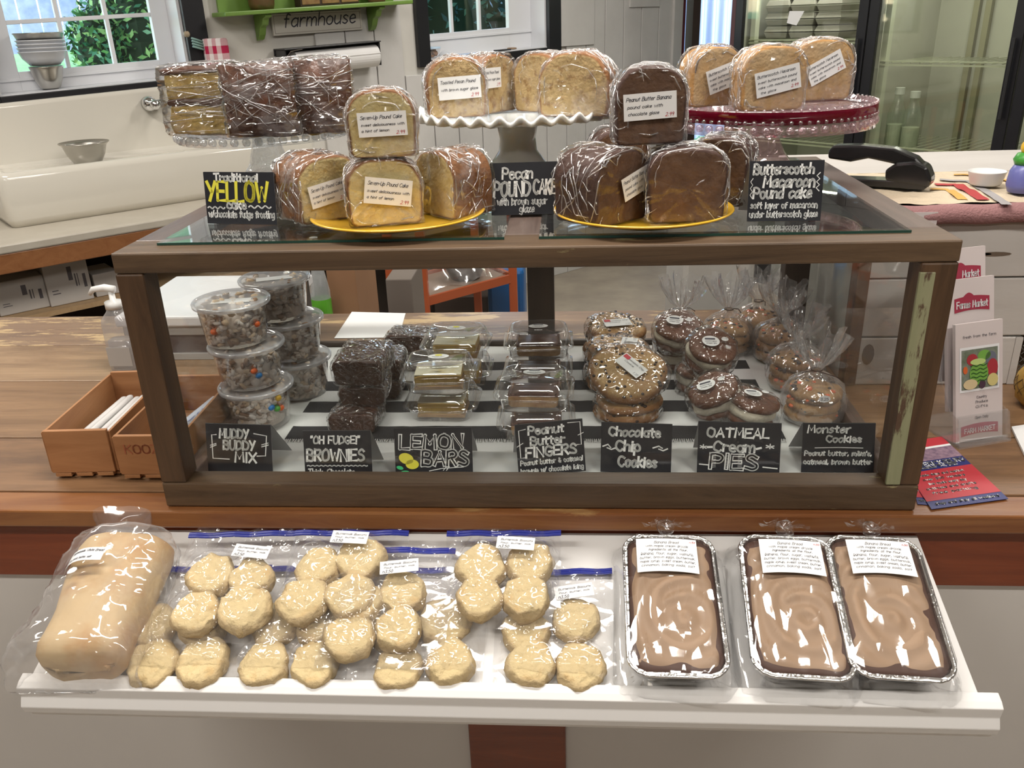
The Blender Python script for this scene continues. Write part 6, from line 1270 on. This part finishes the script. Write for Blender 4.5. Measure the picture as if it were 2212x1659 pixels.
# banana bread in foil pans
foil = M('aluminium_foil', (.72, .72, .72), .22, metal=1.0, bump=.6, bscale=120); frost = M('maple_frosting', (.29, .185, .112), .6, col2=(.34, .225, .145), scale=10, bump=.35, bscale=22); darkb = M('banana_bread_dark', (.06, .022, .012), .6)
panf = FILM('pan_wrap', base=.02, fres=.9, rough=.07, bump=.55, bscale=30, haze=.14, hmin=.012, hscale=12, hsharp=(.55, .85), stretch=(1.6, .6, 1))
def pan(lab, ub, vb, ut, vt, seed, side):
    hr = .045; xa, ya = SHP(ub, vb, hr); xb, yb = SHP(ut, vt, hr); L = math.hypot(xb - xa, yb - ya); rz = math.atan2(yb - ya, xb - xa) - PI / 2; W = .118
    t = thing('banana_bread_pan', lab, 'cake pan', on_sh((xa + xb) / 2, (ya + yb) / 2, .001), rot=ROT(rz), group='wrapped banana bread in foil pans')
    def ring(w, l, r, z, cr=0.0, n=9):
        p = rrc(w, l, r, z, n); out = []
        for i, q in enumerate(p): out.append((q[0] + cr * math.sin(i * 2.4), q[1] + cr * math.cos(i * 1.9), q[2]))
        return out
    m = MB(); m.loft([ring(W * .72, L * .82, .014, 0), ring(W * .74, L * .84, .016, .003), ring(W * .93, L * .955, .022, hr - .002, .0006), ring(W * .935, L * .96, .022, hr, .0004), ring(W * .99, L * .995, .025, hr - .0003), ring(W, L, .026, hr - .002), ring(W * .993, L * .996, .025, hr - .0032)], True, False); 
    m.loft([ring(W * .93, L * .955, .022, hr - .0008, .0006), ring(W * .80, L * .87, .016, .012)], False, False)
    P('foil_pan', m, foil, t, smooth=False)
    m = MB()
    N_ = 96
    tp = [np.array(q) for q in ring(W, L, .026, hr - .0012, 0, 20)]; m.tube([tuple(q + np.array([0, 0, .0006 * math.sin(i * 1.7)])) for i, q in enumerate(tp)] + [tuple(tp[0])], .0019, 8); P('rolled_rim', m, foil, t, smooth=True)
    m = MB(); m.loft([ring(W * .90, L * .935, .02, hr - .009), ring(W * .915, L * .945, .022, hr - .004), ring(W * .80, L * .87, .02, hr - .002)], False, True); P('bread', m, darkb, t, smooth=True)
    m = MB(); nx, ny = 44, 70
    def fr_(a, b):
        x = (a - .5) * 2; y = (b - .5) * 2; k = (1 - .10 * abs(x) ** 6 * abs(y) ** 6); X = x * W * .440 * k * (1 + .03 * fbm((x, y, 0), 2.2, seed)); Y = y * L * .455 * k * (1 + .015 * fbm((x, y, 1), 2.2, seed))
        d = max(abs(x), abs(y)); cx, cy = .25 * math.sin(seed), -.35; rr = math.hypot(X / W * 2 - cx, (Y - .0) / L * 3 - cy); sw = .0020 * math.sin(rr * 15 + 2.2 * fbm((X, Y, 0), 14, seed) + math.atan2(Y, X + .01)) + .0014 * fbm((X, Y, 0), 28, seed) + .0010 * ridge((X * .7, Y * 1.5, 0), 34, seed)
        return (X, Y, hr - .005 + .0065 * (1 - d ** 8) + sw * (1 - d ** 10))
    m.grid(fr_, nx, ny); P('frosting', m, frost, t, smooth=True)
    # clear wrap: tight over the rim, loose folds at the corners, knotted at the far end
    m = MB(); rg = []
    def wr(w, l, r, z, cr, e=0.0):
        out = []
        for i, q in enumerate(rrc(w, l, r, z, 24)):
            a = math.atan2(q[1] / l, q[0] / w); f = cr * (fbm((q[0], q[1], z), 60, seed) + .6 * math.sin(i * .9)); cor = e * max(0, abs(math.sin(2 * a)) - .35)
            out.append((q[0] * (1 + cor) + f, q[1] * (1 + cor * .6) + f, q[2]))
        return out
    for w, l, r, z, cr, e in ((W * .86, L * .88, .01, .0005, .002, .0), (W * 1.08, L * 1.02, .03, .0004, .003, .22), (W * 1.12, L * 1.05, .03, .006, .003, .22), (W * 1.08, L * 1.035, .03, .020, .002, .10), (W * 1.05, L * 1.02, .03, .035, .001, .03), (W * 1.035, L * 1.018, .03, hr - .001, .0006, 0), (W * 1.015, L * 1.01, .028, hr + .0022, .0003, 0), (W * .97, L * .98, .026, hr + .003, .0, 0)): rg.append(np.array(wr(w, l, r, z, cr, e)))
    for k in (.86, .72, .56, .4, .24, .1): rg.append(np.array([(x * k / .97 * .97, y * k, hr + .0038 + .0012 * (1 - k)) for x, y, z in wr(W, L, .024, 0, 0)]))
    m.loft(fine(rg, 3), True, True)
    def cr2(p):
        if p[2] > hr: g = ridge(np.array([p[0] * 1.5, p[1] * .35, 0]), 24, seed + 2); return p + np.array([0, 0, max(-.0012, (g - .55) * .0036)])
        return p + np.array([fbm(p, 55, seed), fbm(p, 55, seed + 3), 0]) * .0035
    m.warp(cr2); m.warp(lambda p: np.array([p[0], p[1], max(p[2], .0003)])); P('plastic_wrap', m, panf, t, smooth=True)
    m = MB(); kn = (side * .002, L / 2 + .004, hr - .002)
    for k in range(7):
        a = R_(20 + 23 * k); m.grid(lambda u, v: (kn[0] + .034 * v * math.cos(a) + .004 * (u - .5), kn[1] + .014 * v * math.sin(a) + .004, kn[2] + .010 + .010 * math.sin(v * 5 + k) * (u - .3)), 4, 8)
    m.ball((kn[0], kn[1] + .004, kn[2] + .010), .011, 10, 8); jag(m, .004, 60, seed); P('wrap_knot', m, wrapc, t, smooth=True, kind='stuff')
    lx, ly = .004 * side, L * .315
    def F(a, b, l):
        X, Y = lx + a, ly + b - 2.2 * a * a * (1 if b < .0 else .55); return (X, Y, hr + .0085 + l)
    paper_label(t, F, .078, .052, [('Banana Bread', .50, .84, .40, .075, .006), ('with maple cream drizzle', .50, .73, .70, .065, .006), ('Ingredients: all the flour,', .52, .62, .64, .065, .006), ('banana, flour, sugar, walnuts,', .50, .50, .86, .065, .006), ('butter, brown eggs, buttermilk,', .50, .385, .90, .065, .006), ('maple syrup, sweet cream, butter,', .50, .27, .90, .065, .006), ('cinnamon, baking soda, salt', .50, .155, .86, .065, .006), ('6.50', .93, .88, .09, .05, .006, 'r')])
pan('frosted banana bread in a foil pan, leftmost of three, standing apart', 1468, 1462, 1442, 1158, 1, -1)
pan('frosted banana bread in a foil pan, the middle of three', 1742, 1466, 1692, 1160, 2, 1)
pan('frosted banana bread in a foil pan, nearest the right end of the shelf', 1958, 1468, 1878, 1161, 3, 1)

# ================================================================== RIGHT END OF THE COUNTER
# towel on the side counter
towm = M('cream_towel', (.66, .55, .40), .95, col2=(.60, .50, .37), scale=60, bump=.6, bscale=260); tw2 = M('towel_red', (.42, .05, .05), .95, bump=.6, bscale=260); tw3 = M('towel_grey', (.36, .34, .34), .95, bump=.6, bscale=260); tw4 = M('towel_gold', (.66, .38, .10), .95, bump=.6, bscale=260); hemm = M('towel_hem_mauve', (.33, .17, .17), .95, bump=.6, bscale=260)
t = thing('striped_towel', 'thick cream towel with red, gold and grey stripes lying on the side counter', 'towel', (1.2, .6, bzt))
m = MB()
def tw(a, b):
    x = bx0 - .004 + a * .95; y = .43 + b * .30; return (x, y, bzt + .010 + .0025 * fbm((x, y, 0), 30, 3) + .001 * fbm((x, y, 0), 120, 1))
m.grid(tw, 90, 30); m.grid(lambda a, b: (bx0 - .004 + a * .95, .73, bzt + .010 * b), 4, 1); m.grid(lambda a, b: (bx0 - .004, .43 + a * .3, bzt + .010 * b), 4, 1); P('towel', m, towm, t, smooth=True, world=True)
def stripe(pts, mat, w, lift, lb):
    m = MB(); A = [np.array(p[:2]) for p in pts]
    for i in range(len(A) - 1):
        d = A[i + 1] - A[i]; d /= np.linalg.norm(d); n_ = np.array([-d[1], d[0]]) * w / 2; q = [A[i] + n_, A[i + 1] + n_, A[i + 1] - n_, A[i] - n_]
        m.grid(lambda a, b: tuple((q[0] * (1 - a) + q[1] * a) * (1 - b) + (q[3] * (1 - a) + q[2] * a) * b) + (bzt + .0118 + lift * .3 + .0025 * fbm(((q[0] * (1 - a) + q[1] * a)[0], (q[0] * (1 - a) + q[1] * a)[1], 0), 30, 3),), 12, 2)
    P('stripe', m, mat, t, world=True, label=lb)
Kt = lambda u, v: K(u, v, bzt + .012)
stripe([Kt(2020, 398), Kt(2068, 398), Kt(2125, 430)], tw2, .020, .0006, 'red stripe'); stripe([Kt(2010, 408), Kt(2050, 409), Kt(2080, 430)], tw4, .016, .0006, 'gold stripe'); stripe([Kt(2030, 388), Kt(2095, 390), Kt(2175, 442)], tw3, .016, .0004, 'grey stripe'); stripe([Kt(2060, 377), Kt(2140, 380), Kt(2215, 400)], tw4, .012, .0004, 'gold stripe')
m = MB(); m.tube([(bx0 - .006 + .95 * i / 60, .420 + .002 * math.sin(i * .6), bzt - .006 + .0014 * math.sin(i * .9)) for i in range(61)], .0165, 14); P('rolled_hem', m, hemm, t, smooth=True, world=True, label='mauve rolled edge')
# stapler
blkp = M('black_plastic', (.012, .012, .013), .22, coat=.4)
sa_ = K(1850, 402, bzt + .0135); sb_ = K(2022, 414, bzt + .0135); sx = float(sb_[0] - sa_[0]); sy_ = float(sb_[1] - sa_[1]); Ls = .185; rz = math.atan2(sy_, sx)
end = np.array([float(sb_[0]), float(sb_[1]) + .02]); dr_ = np.array([math.cos(rz), math.sin(rz)]); st0 = end - dr_ * Ls
t = thing('stapler', 'large black desk stapler on the towel at the back corner of the display case', 'stapler', (float(st0[0] + dr_[0] * Ls / 2), float(st0[1] + dr_[1] * Ls / 2), bzt + .0150), rz)
def sprism(pts, y0, y1): m = MB(); m.prism(pts, (1, 0, 0), (0, 0, 1), (0, 1, 0), (0, 0, 0), y0, y1); return m
h_ = Ls / 2
P('base', sprism([(-h_, 0), (h_ - .01, 0), (h_ - .004, .006), (h_ - .03, .014), (-h_ + .02, .010), (-h_, .006)], -.021, .021), blkp, t, bevel=.002)
P('anvil', sprism([(-h_ + .004, .0065), (-h_ + .034, .011), (-h_ + .034, .0118), (-h_ + .004, .0075)], -.008, .008), chrome, t)
P('rear_housing', sprism([(h_ - .075, .012), (h_ - .002, .004), (h_ + .001, .018), (h_ - .010, .040), (h_ - .030, .048), (h_ - .060, .044), (h_ - .078, .030)], -.023, .023), blkp, t, bevel=.005)
P('upper_arm', sprism([(-h_ + .005, .044), (-h_ + .004, .058), (-h_ + .012, .068), (-h_ + .060, .071), (h_ - .070, .068), (h_ - .030, .054), (h_ - .004, .030), (h_ - .012, .022), (h_ - .060, .040), (-h_ + .075, .048), (-h_ + .045, .040)], -.016, .016), blkp, t, bevel=.004)
P('magazine', sprism([(-h_ + .006, .032), (-h_ + .006, .043), (h_ - .070, .040), (h_ - .060, .026)], -.009, .009), chrome, t) if False else None
# small white dish, toy, papers behind the case
pw_ = K(2128, 398, bzt + .0145); m = MB(); m.lathe([(.001, 0), (.024, 0), (.026, .003), (.031, .022), (.032, .024), (.030, .024), (.024, .004), (.001, .004)], 32, c0=True, c1=True)
one('white_dish', m, M('white_plastic', (.72, .72, .7), .35), 'small round white plastic dish on the towel behind the stapler', 'dish', tuple(pw_), smooth=True)
pf = K(2206, 414, bzt + .0145); t = thing('ceramic_figure', 'small painted blue, green and yellow ceramic ornament at the right edge of the towel', 'ornament', tuple(pf))
m = MB(); m.lathe([(.001, 0), (.022, 0), (.026, .012), (.024, .034), (.018, .046), (.001, .05)], 24, c0=True, c1=True); P('body', m, M('blue_violet_glaze', (.13, .14, .38), .35), t, smooth=True)
m = MB(); m.lathe([(.001, .044), (.019, .046), (.022, .054), (.017, .064), (.001, .068)], 20, c0=True, c1=True); P('collar', m, M('green_glaze', (.05, .28, .04), .35), t, smooth=True)
m = MB(); m.ball((0, 0, .074), .014, 14, 10); P('top', m, M('yellow_glaze_small', (.72, .45, .03), .3), t, smooth=True)
m = MB(); m.box(-.006, -.028, .0, .010, -.020, .012); P('foot', m, M('red_glaze', (.4, .03, .03), .4), t, bevel=.002)

# brochure holder
acr = FILM('acrylic', base=.06, fres=1.2, rough=.04, hmin=.05, haze=.12, hscale=8)
bc = (K(2062, 968, T) + K(2178, 948, T)) / 2; bz_ = math.atan2(*(K(2178, 948, T) - K(2062, 968, T))[[1, 0]])
t = thing('brochure_holder', 'clear acrylic stepped holder filled with pale farm market brochures beside the case', 'brochure holder', (float(bc[0]), float(bc[1]), T + .0005), bz_)
bw = .092; la = R_(14)
def BF(x, y, l, off=0.0, up=0.0): return (x, off + y * math.sin(la) - l * math.cos(la), up + y * math.cos(la) + l * math.sin(la))
brm = M('brochure_pink', (.60, .53, .52), .45); mar = M('market_maroon', (.32, .03, .06), .5); phw = M('photo_border', (.75, .75, .76), .4)
for k, (off, up, hh) in enumerate(((0.006, .004, .185), (.034, .045, .205), (.062, .085, .205))):
    nm = 'brochure'; G_ = lambda x, y, l: BF(x, y, l, off, up); m = MB(); v = [G_(x, y, l) for l in (0, -.006) for x, y in ((-bw / 2 + .003, 0), (bw / 2 - .003, 0), (bw / 2 - .003, hh), (-bw / 2 + .003, hh))]; m.add(v, [(0, 1, 2, 3), (7, 6, 5, 4), (0, 4, 5, 1), (1, 5, 6, 2), (2, 6, 7, 3), (3, 7, 4, 0)])
    b = P(nm, m, brm, t, label=['front brochure with a fruit photo', 'middle brochure with maroon banner', 'rear brochure with maroon banner'][k])
    def sub(nm2, mb, mat): put(nm2, mb.mesh(nm2, mat), b)
    def quad(x0, y0, x1, y1, l, wv=0): m = MB(); m.grid(lambda a, bb: G_(x0 + (x1 - x0) * a, y0 + (y1 - y0) * bb + wv * math.sin(a * PI), l), 8, 1); return m
    if k:
        sub('banner', quad(-.030, hh - .052, .034, hh - .030, .0006, .003), mar); m = MB(); write(m, 'Farms Market' if k == 1 else 'Market', .002 if k == 1 else .015, hh - .045, .056 if k == 1 else .03, .010, .0016, G_, lift=.0012); sub('lettering', m, phw)
        m = MB(); m.grid(lambda a, bb: G_(.012 * (a - .5) * 2 - .004, hh - .030 + bb * .008 * math.sin(a * PI), .0007), 8, 1); sub('emblem', m, mar)
    else:
        sub('photo_frame', quad(-.036, .078, .036, .148, .0006), phw); sub('photo', quad(-.033, .082, .033, .144, .0010), M('photo_dark', (.22, .24, .20), .5, col2=(.10, .13, .08), scale=60))
        def blob(cx, cy, rx, ry, mat, l=.0014): m = MB(); m.add([G_(cx + rx * math.cos(a), cy + ry * math.sin(a), l) for a in np.linspace(0, 2 * PI, 21)[:-1]], [tuple(range(20))]); sub('printed_fruit', m, mat)
        gm = M('print_green', (.16, .36, .06), .5); dg = M('print_dark_green', (.03, .10, .02), .5)
        blob(-.014, .128, .010, .009, M('print_red', (.35, .03, .04), .5)); blob(.008, .133, .012, .008, gm); blob(.020, .128, .010, .010, M('print_slate', (.13, .14, .18), .5)); blob(.023, .112, .010, .014, M('print_red', (.35, .03, .04), .5), .0016)
        blob(-.002, .106, .017, .018, gm, .0018); blob(-.004, .124, .014, .005, M('print_pale_green', (.45, .58, .2), .5), .002)
        for q in range(5):
            m = MB(); ribbon(m, [np.array([-.016 + .028 * i / 10, .094 + q * .006 + .0012 * math.sin(i * 1.4)]) for i in range(11)], .0016, G_, .0021); sub('melon_stripe', m, dg)
        blob(-.027, .113, .004, .006, M('print_orange', (.6, .12, .03), .5), .002); blob(.023, .093, .010, .010, M('print_yellow', (.58, .50, .20), .5), .002); blob(-.018, .090, .013, .008, M('print_cream', (.6, .48, .28), .5), .0022); blob(.004, .088, .006, .007, M('print_plum', (.06, .03, .05), .5), .002)
        m = MB()
        for q, (cx, w_) in enumerate(((.0, .018), (.0, .022), (.0, .022))): write(m, ['Country', 'Produce', 'Gifts'][q], .004, .066 - q * .0075, w_, .004, .0005, G_, lift=.0008)
        write(m, 'Open Daily', .004, .034, .024, .004, .0005, G_, lift=.0008); write(m, 'fresh from the farm', .0, .162, .060, .004, .0005, G_, lift=.0008); sub('lettering', m, PENINK)
        sub('banner', quad(-.034, .008, .034, .024, .0008, .003), M('market_rose', (.40, .10, .14), .5)); m = MB(); write(m, 'FARM MARKET', 0, .013, .056, .007, .0012, G_, lift=.0014); sub('lettering', m, phw)
def acbox(nm, *b): m = MB().box(*b); P(nm, m, acr, t)
acbox('base_plate', -bw / 2, -.008, .0, bw / 2, .105, .003)
for xx in (-bw / 2 - .0015, bw / 2): m = MB(); m.prism([(-.008, 0), (.105, 0), (.118, .17), (.075, .13), (.05, .085), (.025, .05), (.006, .045)], (0, 1, 0), (0, 0, 1), (1, 0, 0), (0, 0, 0), xx, xx + .0015); P('side_wall', m, acr, t)
for off, up, hh in ((.0, .001, .048), (.028, .04, .05), (.056, .08, .05)): m = MB(); v = [BF(x, y, l, off, up) for l in (.003, .0015) for x, y in ((-bw / 2, 0), (bw / 2, 0), (bw / 2, hh), (-bw / 2, hh))]; m.add(v, [(0, 1, 2, 3), (7, 6, 5, 4), (0, 4, 5, 1), (1, 5, 6, 2), (2, 6, 7, 3), (3, 7, 4, 0)]); P('pocket_front', m, acr, t)

# flyers and other paper
fl = M('flyer_navy', (.02, .03, .16), .35); flr = M('flyer_red', (.50, .03, .045), .35)
def flyer(lab, c4_, z, seed, txt=True, nm='printed_flyer'):
    A_, B_, C_, D_ = [np.array(K(u, v, z)) for u, v in c4_]           # front left, front right, back right, back left
    cen = (A_ + B_ + C_ + D_) / 4; t = thing(nm, lab, 'flyer', (float(cen[0]), float(cen[1]), z))
    F = lambda a, b, l: tuple((A_ * (1 - a) + B_ * a) * (1 - b) + (D_ * (1 - a) + C_ * a) * b + np.array([0, 0, .0008 + l]) - np.array([cen[0], cen[1], z]))
    m = MB(); v = [F(a, b, l) for l in (-.0006, 0) for a, b in ((0, 0), (1, 0), (1, 1), (0, 1))]; m.add(v, [(0, 3, 2, 1), (4, 5, 6, 7), (0, 1, 5, 4), (1, 2, 6, 5), (2, 3, 7, 6), (3, 0, 4, 7)]); s_ = P('sheet', m, fl, t)
    def band(nm2, a0, a1, b0, b1, mat, l=.0003): m = MB(); m.grid(lambda a, b: F(a0 + (a1 - a0) * a, b0 + (b1 - b0) * b, l), 4, 2); P(nm2, m, mat, t)
    band('red_band', 0, 1, .10, .52, flr); band('picture_band', .0, 1, .66, .86, M('flyer_picture', (.16, .10, .16), .5, col2=(.34, .22, .28), scale=120)); band('red_band', 0, 1, .86, 1, flr); band('white_band', 0, 1, .84, .87, PAPER, .0005)
    m = MB(); Fx = lambda x, y, l: F(x, y, l)
    write(m, 'FREDERICKSBURG', .5, .58, .92, .055, .012, Fx, lift=.0008, slant=0); write(m, 'December 9-11, 2022', .5, .545, .6, .025, .008, Fx, lift=.0008, slant=0)
    for q in range(5): write(m, ['Trade days and market', 'over 350 vendors', 'live music every day', 'antiques and crafts', 'free parking'][q], .45, .44 - q * .065, .7 - .08 * (q % 3), .028, .008, Fx, lift=.0008, slant=0)
    write(m, 'shop and stay all weekend', .5, .04, .84, .026, .008, Fx, lift=.0008, slant=0); P('lettering', m, PAPER, t, flip=False)
flyer('red and navy flyer half under the right corner of the display case', [(1982, 1090), (2040, 1094), (2000, 955), (1945, 958)], T + .0006, 1)
flyer('red and navy flyer fanned out to the right on the counter', [(2012, 1101), (2178, 1078), (2034, 944), (1920, 962)], T + .0020, 2)
m = MB(); q = [K(u, v, T + .001) for u, v in ((2212, 985), (2260, 1010), (2260, 915), (2184, 926))]; m.add([tuple(p + np.array([0, 0, e])) for e in (0, .004) for p in q], [(3, 2, 1, 0), (4, 5, 6, 7), (0, 1, 5, 4), (1, 2, 6, 5), (2, 3, 7, 6), (3, 0, 4, 7)]); one('booklet', m, PAPER, 'white booklet corner at the right edge of the counter', 'booklet')
pp = K(2228, 905, T); t = thing('pineapple', 'yellow netted pineapple at the right edge of the counter', 'fruit', (float(pp[0]) + .030, float(pp[1]) + .05, T + .001)); t.scale = (.72, .72, .72)
m = MB(); m.lathe([(.001, 0), (.030, .002), (.046, .02), (.052, .05), (.048, .08), (.034, .10), (.001, .108)], 32, c0=True, c1=True, wob=lambda a, r, z: .03 * math.cos(10 * a + z * 120)); P('fruit', m, M('pineapple_yellow', (.55, .36, .08), .5, col2=(.4, .22, .05), scale=40), t, smooth=True)
m = MB()
for k in range(14):
    for sg in (1, -1): m.tube([(.0535 * math.sin(PI * min(.97, max(.08, q / 12))) ** .5 * math.cos(2 * PI * k / 14 + sg * q * .14), .0535 * math.sin(PI * min(.97, max(.08, q / 12))) ** .5 * math.sin(2 * PI * k / 14 + sg * q * .14), .002 + .105 * q / 12) for q in range(13)], .0008, 4)
P('netting', m, M('brown_net', (.12, .07, .03), .7), t, kind='stuff')
# pale papers beside the corner post
for k, (u, v, w_, h_, lab) in enumerate(((1990, 480, .06, .06, 'pale pink paper slip behind the top right corner of the case'),)):
    p = V(u, v, by0 - .02); m = MB().box(-.02, -.0008, -.02, .022, .0, .018); one('paper_slip', m, brm, lab, 'paper', (float(p[0]), by0 - .026, float(p[2])))

# ================================================================== LEFT END OF THE COUNTER
cratem = WOOD('crate_wood', (.30, .13, .05), (.42, .21, .09), rough=.6, axis=1); cratex = WOOD('crate_wood_end', (.30, .13, .05), (.43, .21, .09), rough=.6, axis=0)
def crate(lab, x0, y0, rz, w, d, h, words=None):
    t = thing('wooden_crate', lab, 'crate', (x0, y0, T + .001), rz, 'small wooden crates on the counter'); th = .007
    for k in range(3): P('bottom_slat', MB().box(.004 + k * w / 3, .0, .004, w / 3 * (k + 1) - .004, d, .010), cratem, t, bevel=.0006)
    for yy in (.012, d - .026): P('foot_slat', MB().box(.0, yy, 0, w, yy + .014, .0038), cratex, t)
    for yy in (0, d - th): P('end_board', MB().box(0, yy, .0105, w, yy + th, h), cratex, t, bevel=.0008)
    for xx in (-.004, w): P('side_board', MB().box(xx, .004, .0105, xx + .004, d - .004, h - .004), cratem, t, bevel=.0006)
    if words: m = MB(); write(m, words, w / 2, h * .62, w * .7, .014, .002, lambda a, b, l: (a, -.0006 - l, b)); P('stamped_lettering', m, M('faded_red_stamp', (.36, .11, .05), .7), t, flip=False)
    return t
c1 = K(118, 1036, T); c2 = K(240, 1038, T)
crate('small open wooden crate of white honey sticks at the left of the case', float(c1[0]), float(c1[1]), R_(3), .098, .24, .082)
crate('small open wooden crate with faded stamp against the case corner', float(c1[0]) + .112, float(c1[1]) - .004, R_(1), .098, .24, .076, 'KOOZIE')
wst = M('wrapper_white', (.64, .63, .62), .35); wor = M('wrapper_orange', (.62, .14, .05), .4); wbl = M('wrapper_blue', (.08, .12, .40), .4)
for k in range(6):
    x = float(c1[0]) + .016 + .0135 * k; y = float(c1[1]) + .024; t = thing('candy_stick', ['first', 'second', 'third', 'fourth', 'fifth', 'sixth'][k] + ' wrapped white candy stick from the left in the open crate', 'candy', (x, y + .09, T + .040 + .003 * (k % 2)), R_(-2 + k), 'wrapped sticks in the left crate')
    m = MB(); m.tube([(0, -.095, 0), (0, -.09, .0), (0, .09, .004), (0, .096, .004)], [.003, .0055, .0055, .003], 10); P('wrapper', m, wst, t, smooth=True)
    if k in (3, 4):
        for q in range(4): m = MB(); m.tube([(0, -.07 + .04 * q, .0006), (0, -.050 + .04 * q, .0010)], .0058, 10); P('band', m, wor if k == 3 else PENINK, t)
t = thing('stick_bundle', 'layer of wrapped sticks filling the bottom of the left crate', 'candy', (float(c1[0]) + .05, float(c1[1]) + .12, T + .012))
for k in range(6): m = MB(); m.tube([(-.036 + .0135 * k, -.09, .012), (-.036 + .0135 * k, .09, .012)], .0125 if k % 2 else .011, 8); P('stick', m, wst, t)
t = thing('blue_wrapper_stick', 'blue and white wrapped stick leaning in the crate by the case', 'candy', (float(c1[0]) + .165, float(c1[1]) + .10, T + .03), R_(-22))
m = MB(); m.tube([(0, -.09, -.012), (0, -.085, -.01), (0, .085, .022), (0, .09, .023)], [.004, .010, .010, .004], 12); P('wrapper', m, M('wrapper_pale_blue', (.50, .55, .66), .3), t, smooth=True)
m = MB(); write(m, 'CANDY', 0, -.003, .10, .007, .0016, lambda a, b, l: (.003 + b * .8, a, .0145 + a * .2)); P('lettering', m, wbl, t, flip=False)
t = thing('blue_snack_packet', 'blue and silver packet lying at the front of the crate by the case', 'packet', (float(c1[0]) + .160, float(c1[1]) + .035, T + .02), R_(20)); m = MB(); m.ball((0, 0, .012), .030, 16, 8, 0, (1, .8, .45)); jag(m, .004, 40, 2); P('packet', m, wbl, t, smooth=True)
m = MB(); m.ball((0, 0, .0135), .030, 16, 8, 0, (.7, .6, .45)); P('panel', m, wst, t, smooth=True)
# soap pump
sp = K(262, 806, T); t = thing('soap_pump', 'clear pump bottle with white nozzle behind the left front post of the case', 'bottle', (float(sp[0]), float(sp[1]) + .03, T + .0005), R_(0))
m = MB(); m.loft([rrc(.058, .046, .014, z) for z in (0, .002, .10)] + [rrc(.056, .044, .016, .108), rrc(.034, .034, .016, .122), rrc(.03, .03, .0148, .130)], True, False); P('bottle', m, FILM('soap_bottle', base=.08, hmin=.28, haze=.4, hcol=(.6, .58, .58), hscale=10), t, smooth=True)
m = MB(); m.loft([rrc(.050, .038, .012, .004), rrc(.050, .038, .012, .062)]); P('soap', m, FILM('soap_liquid', tint=(.75, .75, .75), base=.04, hmin=.25, haze=.3), t, smooth=True)
m = MB().box(-.024, -.0242, .012, .024, -.0236, .052); P('label', m, M('label_grey', (.42, .40, .38), .6), t)
m = MB(); m.lathe([(.001, .128), (.017, .128), (.017, .142), (.006, .145), (.005, .168), (.001, .168)], 24, c0=True, c1=True); m.tube([(.008, 0, .166), (-.012, 0, .170), (-.034, -.004, .168), (-.042, -.005, .158)], [.0075, .0075, .006, .004], 12); P('pump', m, M('white_plastic', (.72, .72, .7), .35), t, smooth=True)
# white lidded metal box
t = thing('white_topped_box', 'low metal box with a wide white top at the left behind the case', 'box', (-.72, .70, T + .0005))
P('body', MB().box(-.86, .585, T + .001, -.555, .86, T + .075), M('dull_metal', (.16, .13, .125), .4, metal=.3), t, world=True, bevel=.003); P('lower_rail', MB().box(-.865, .578, T + .001, -.55, .585, T + .014), M('pale_rail', (.42, .40, .38), .4), t, world=True)
P('upper_rail', MB().box(-.865, .578, T + .055, -.55, .865, T + .075), M('pale_rail', (.42, .40, .38), .4), t, world=True, bevel=.001); P('white_top', MB().box(-.875, .570, T + .0755, -.545, .872, T + .098), M('white_laminate_top', (.70, .70, .72), .3), t, world=True, bevel=.004)
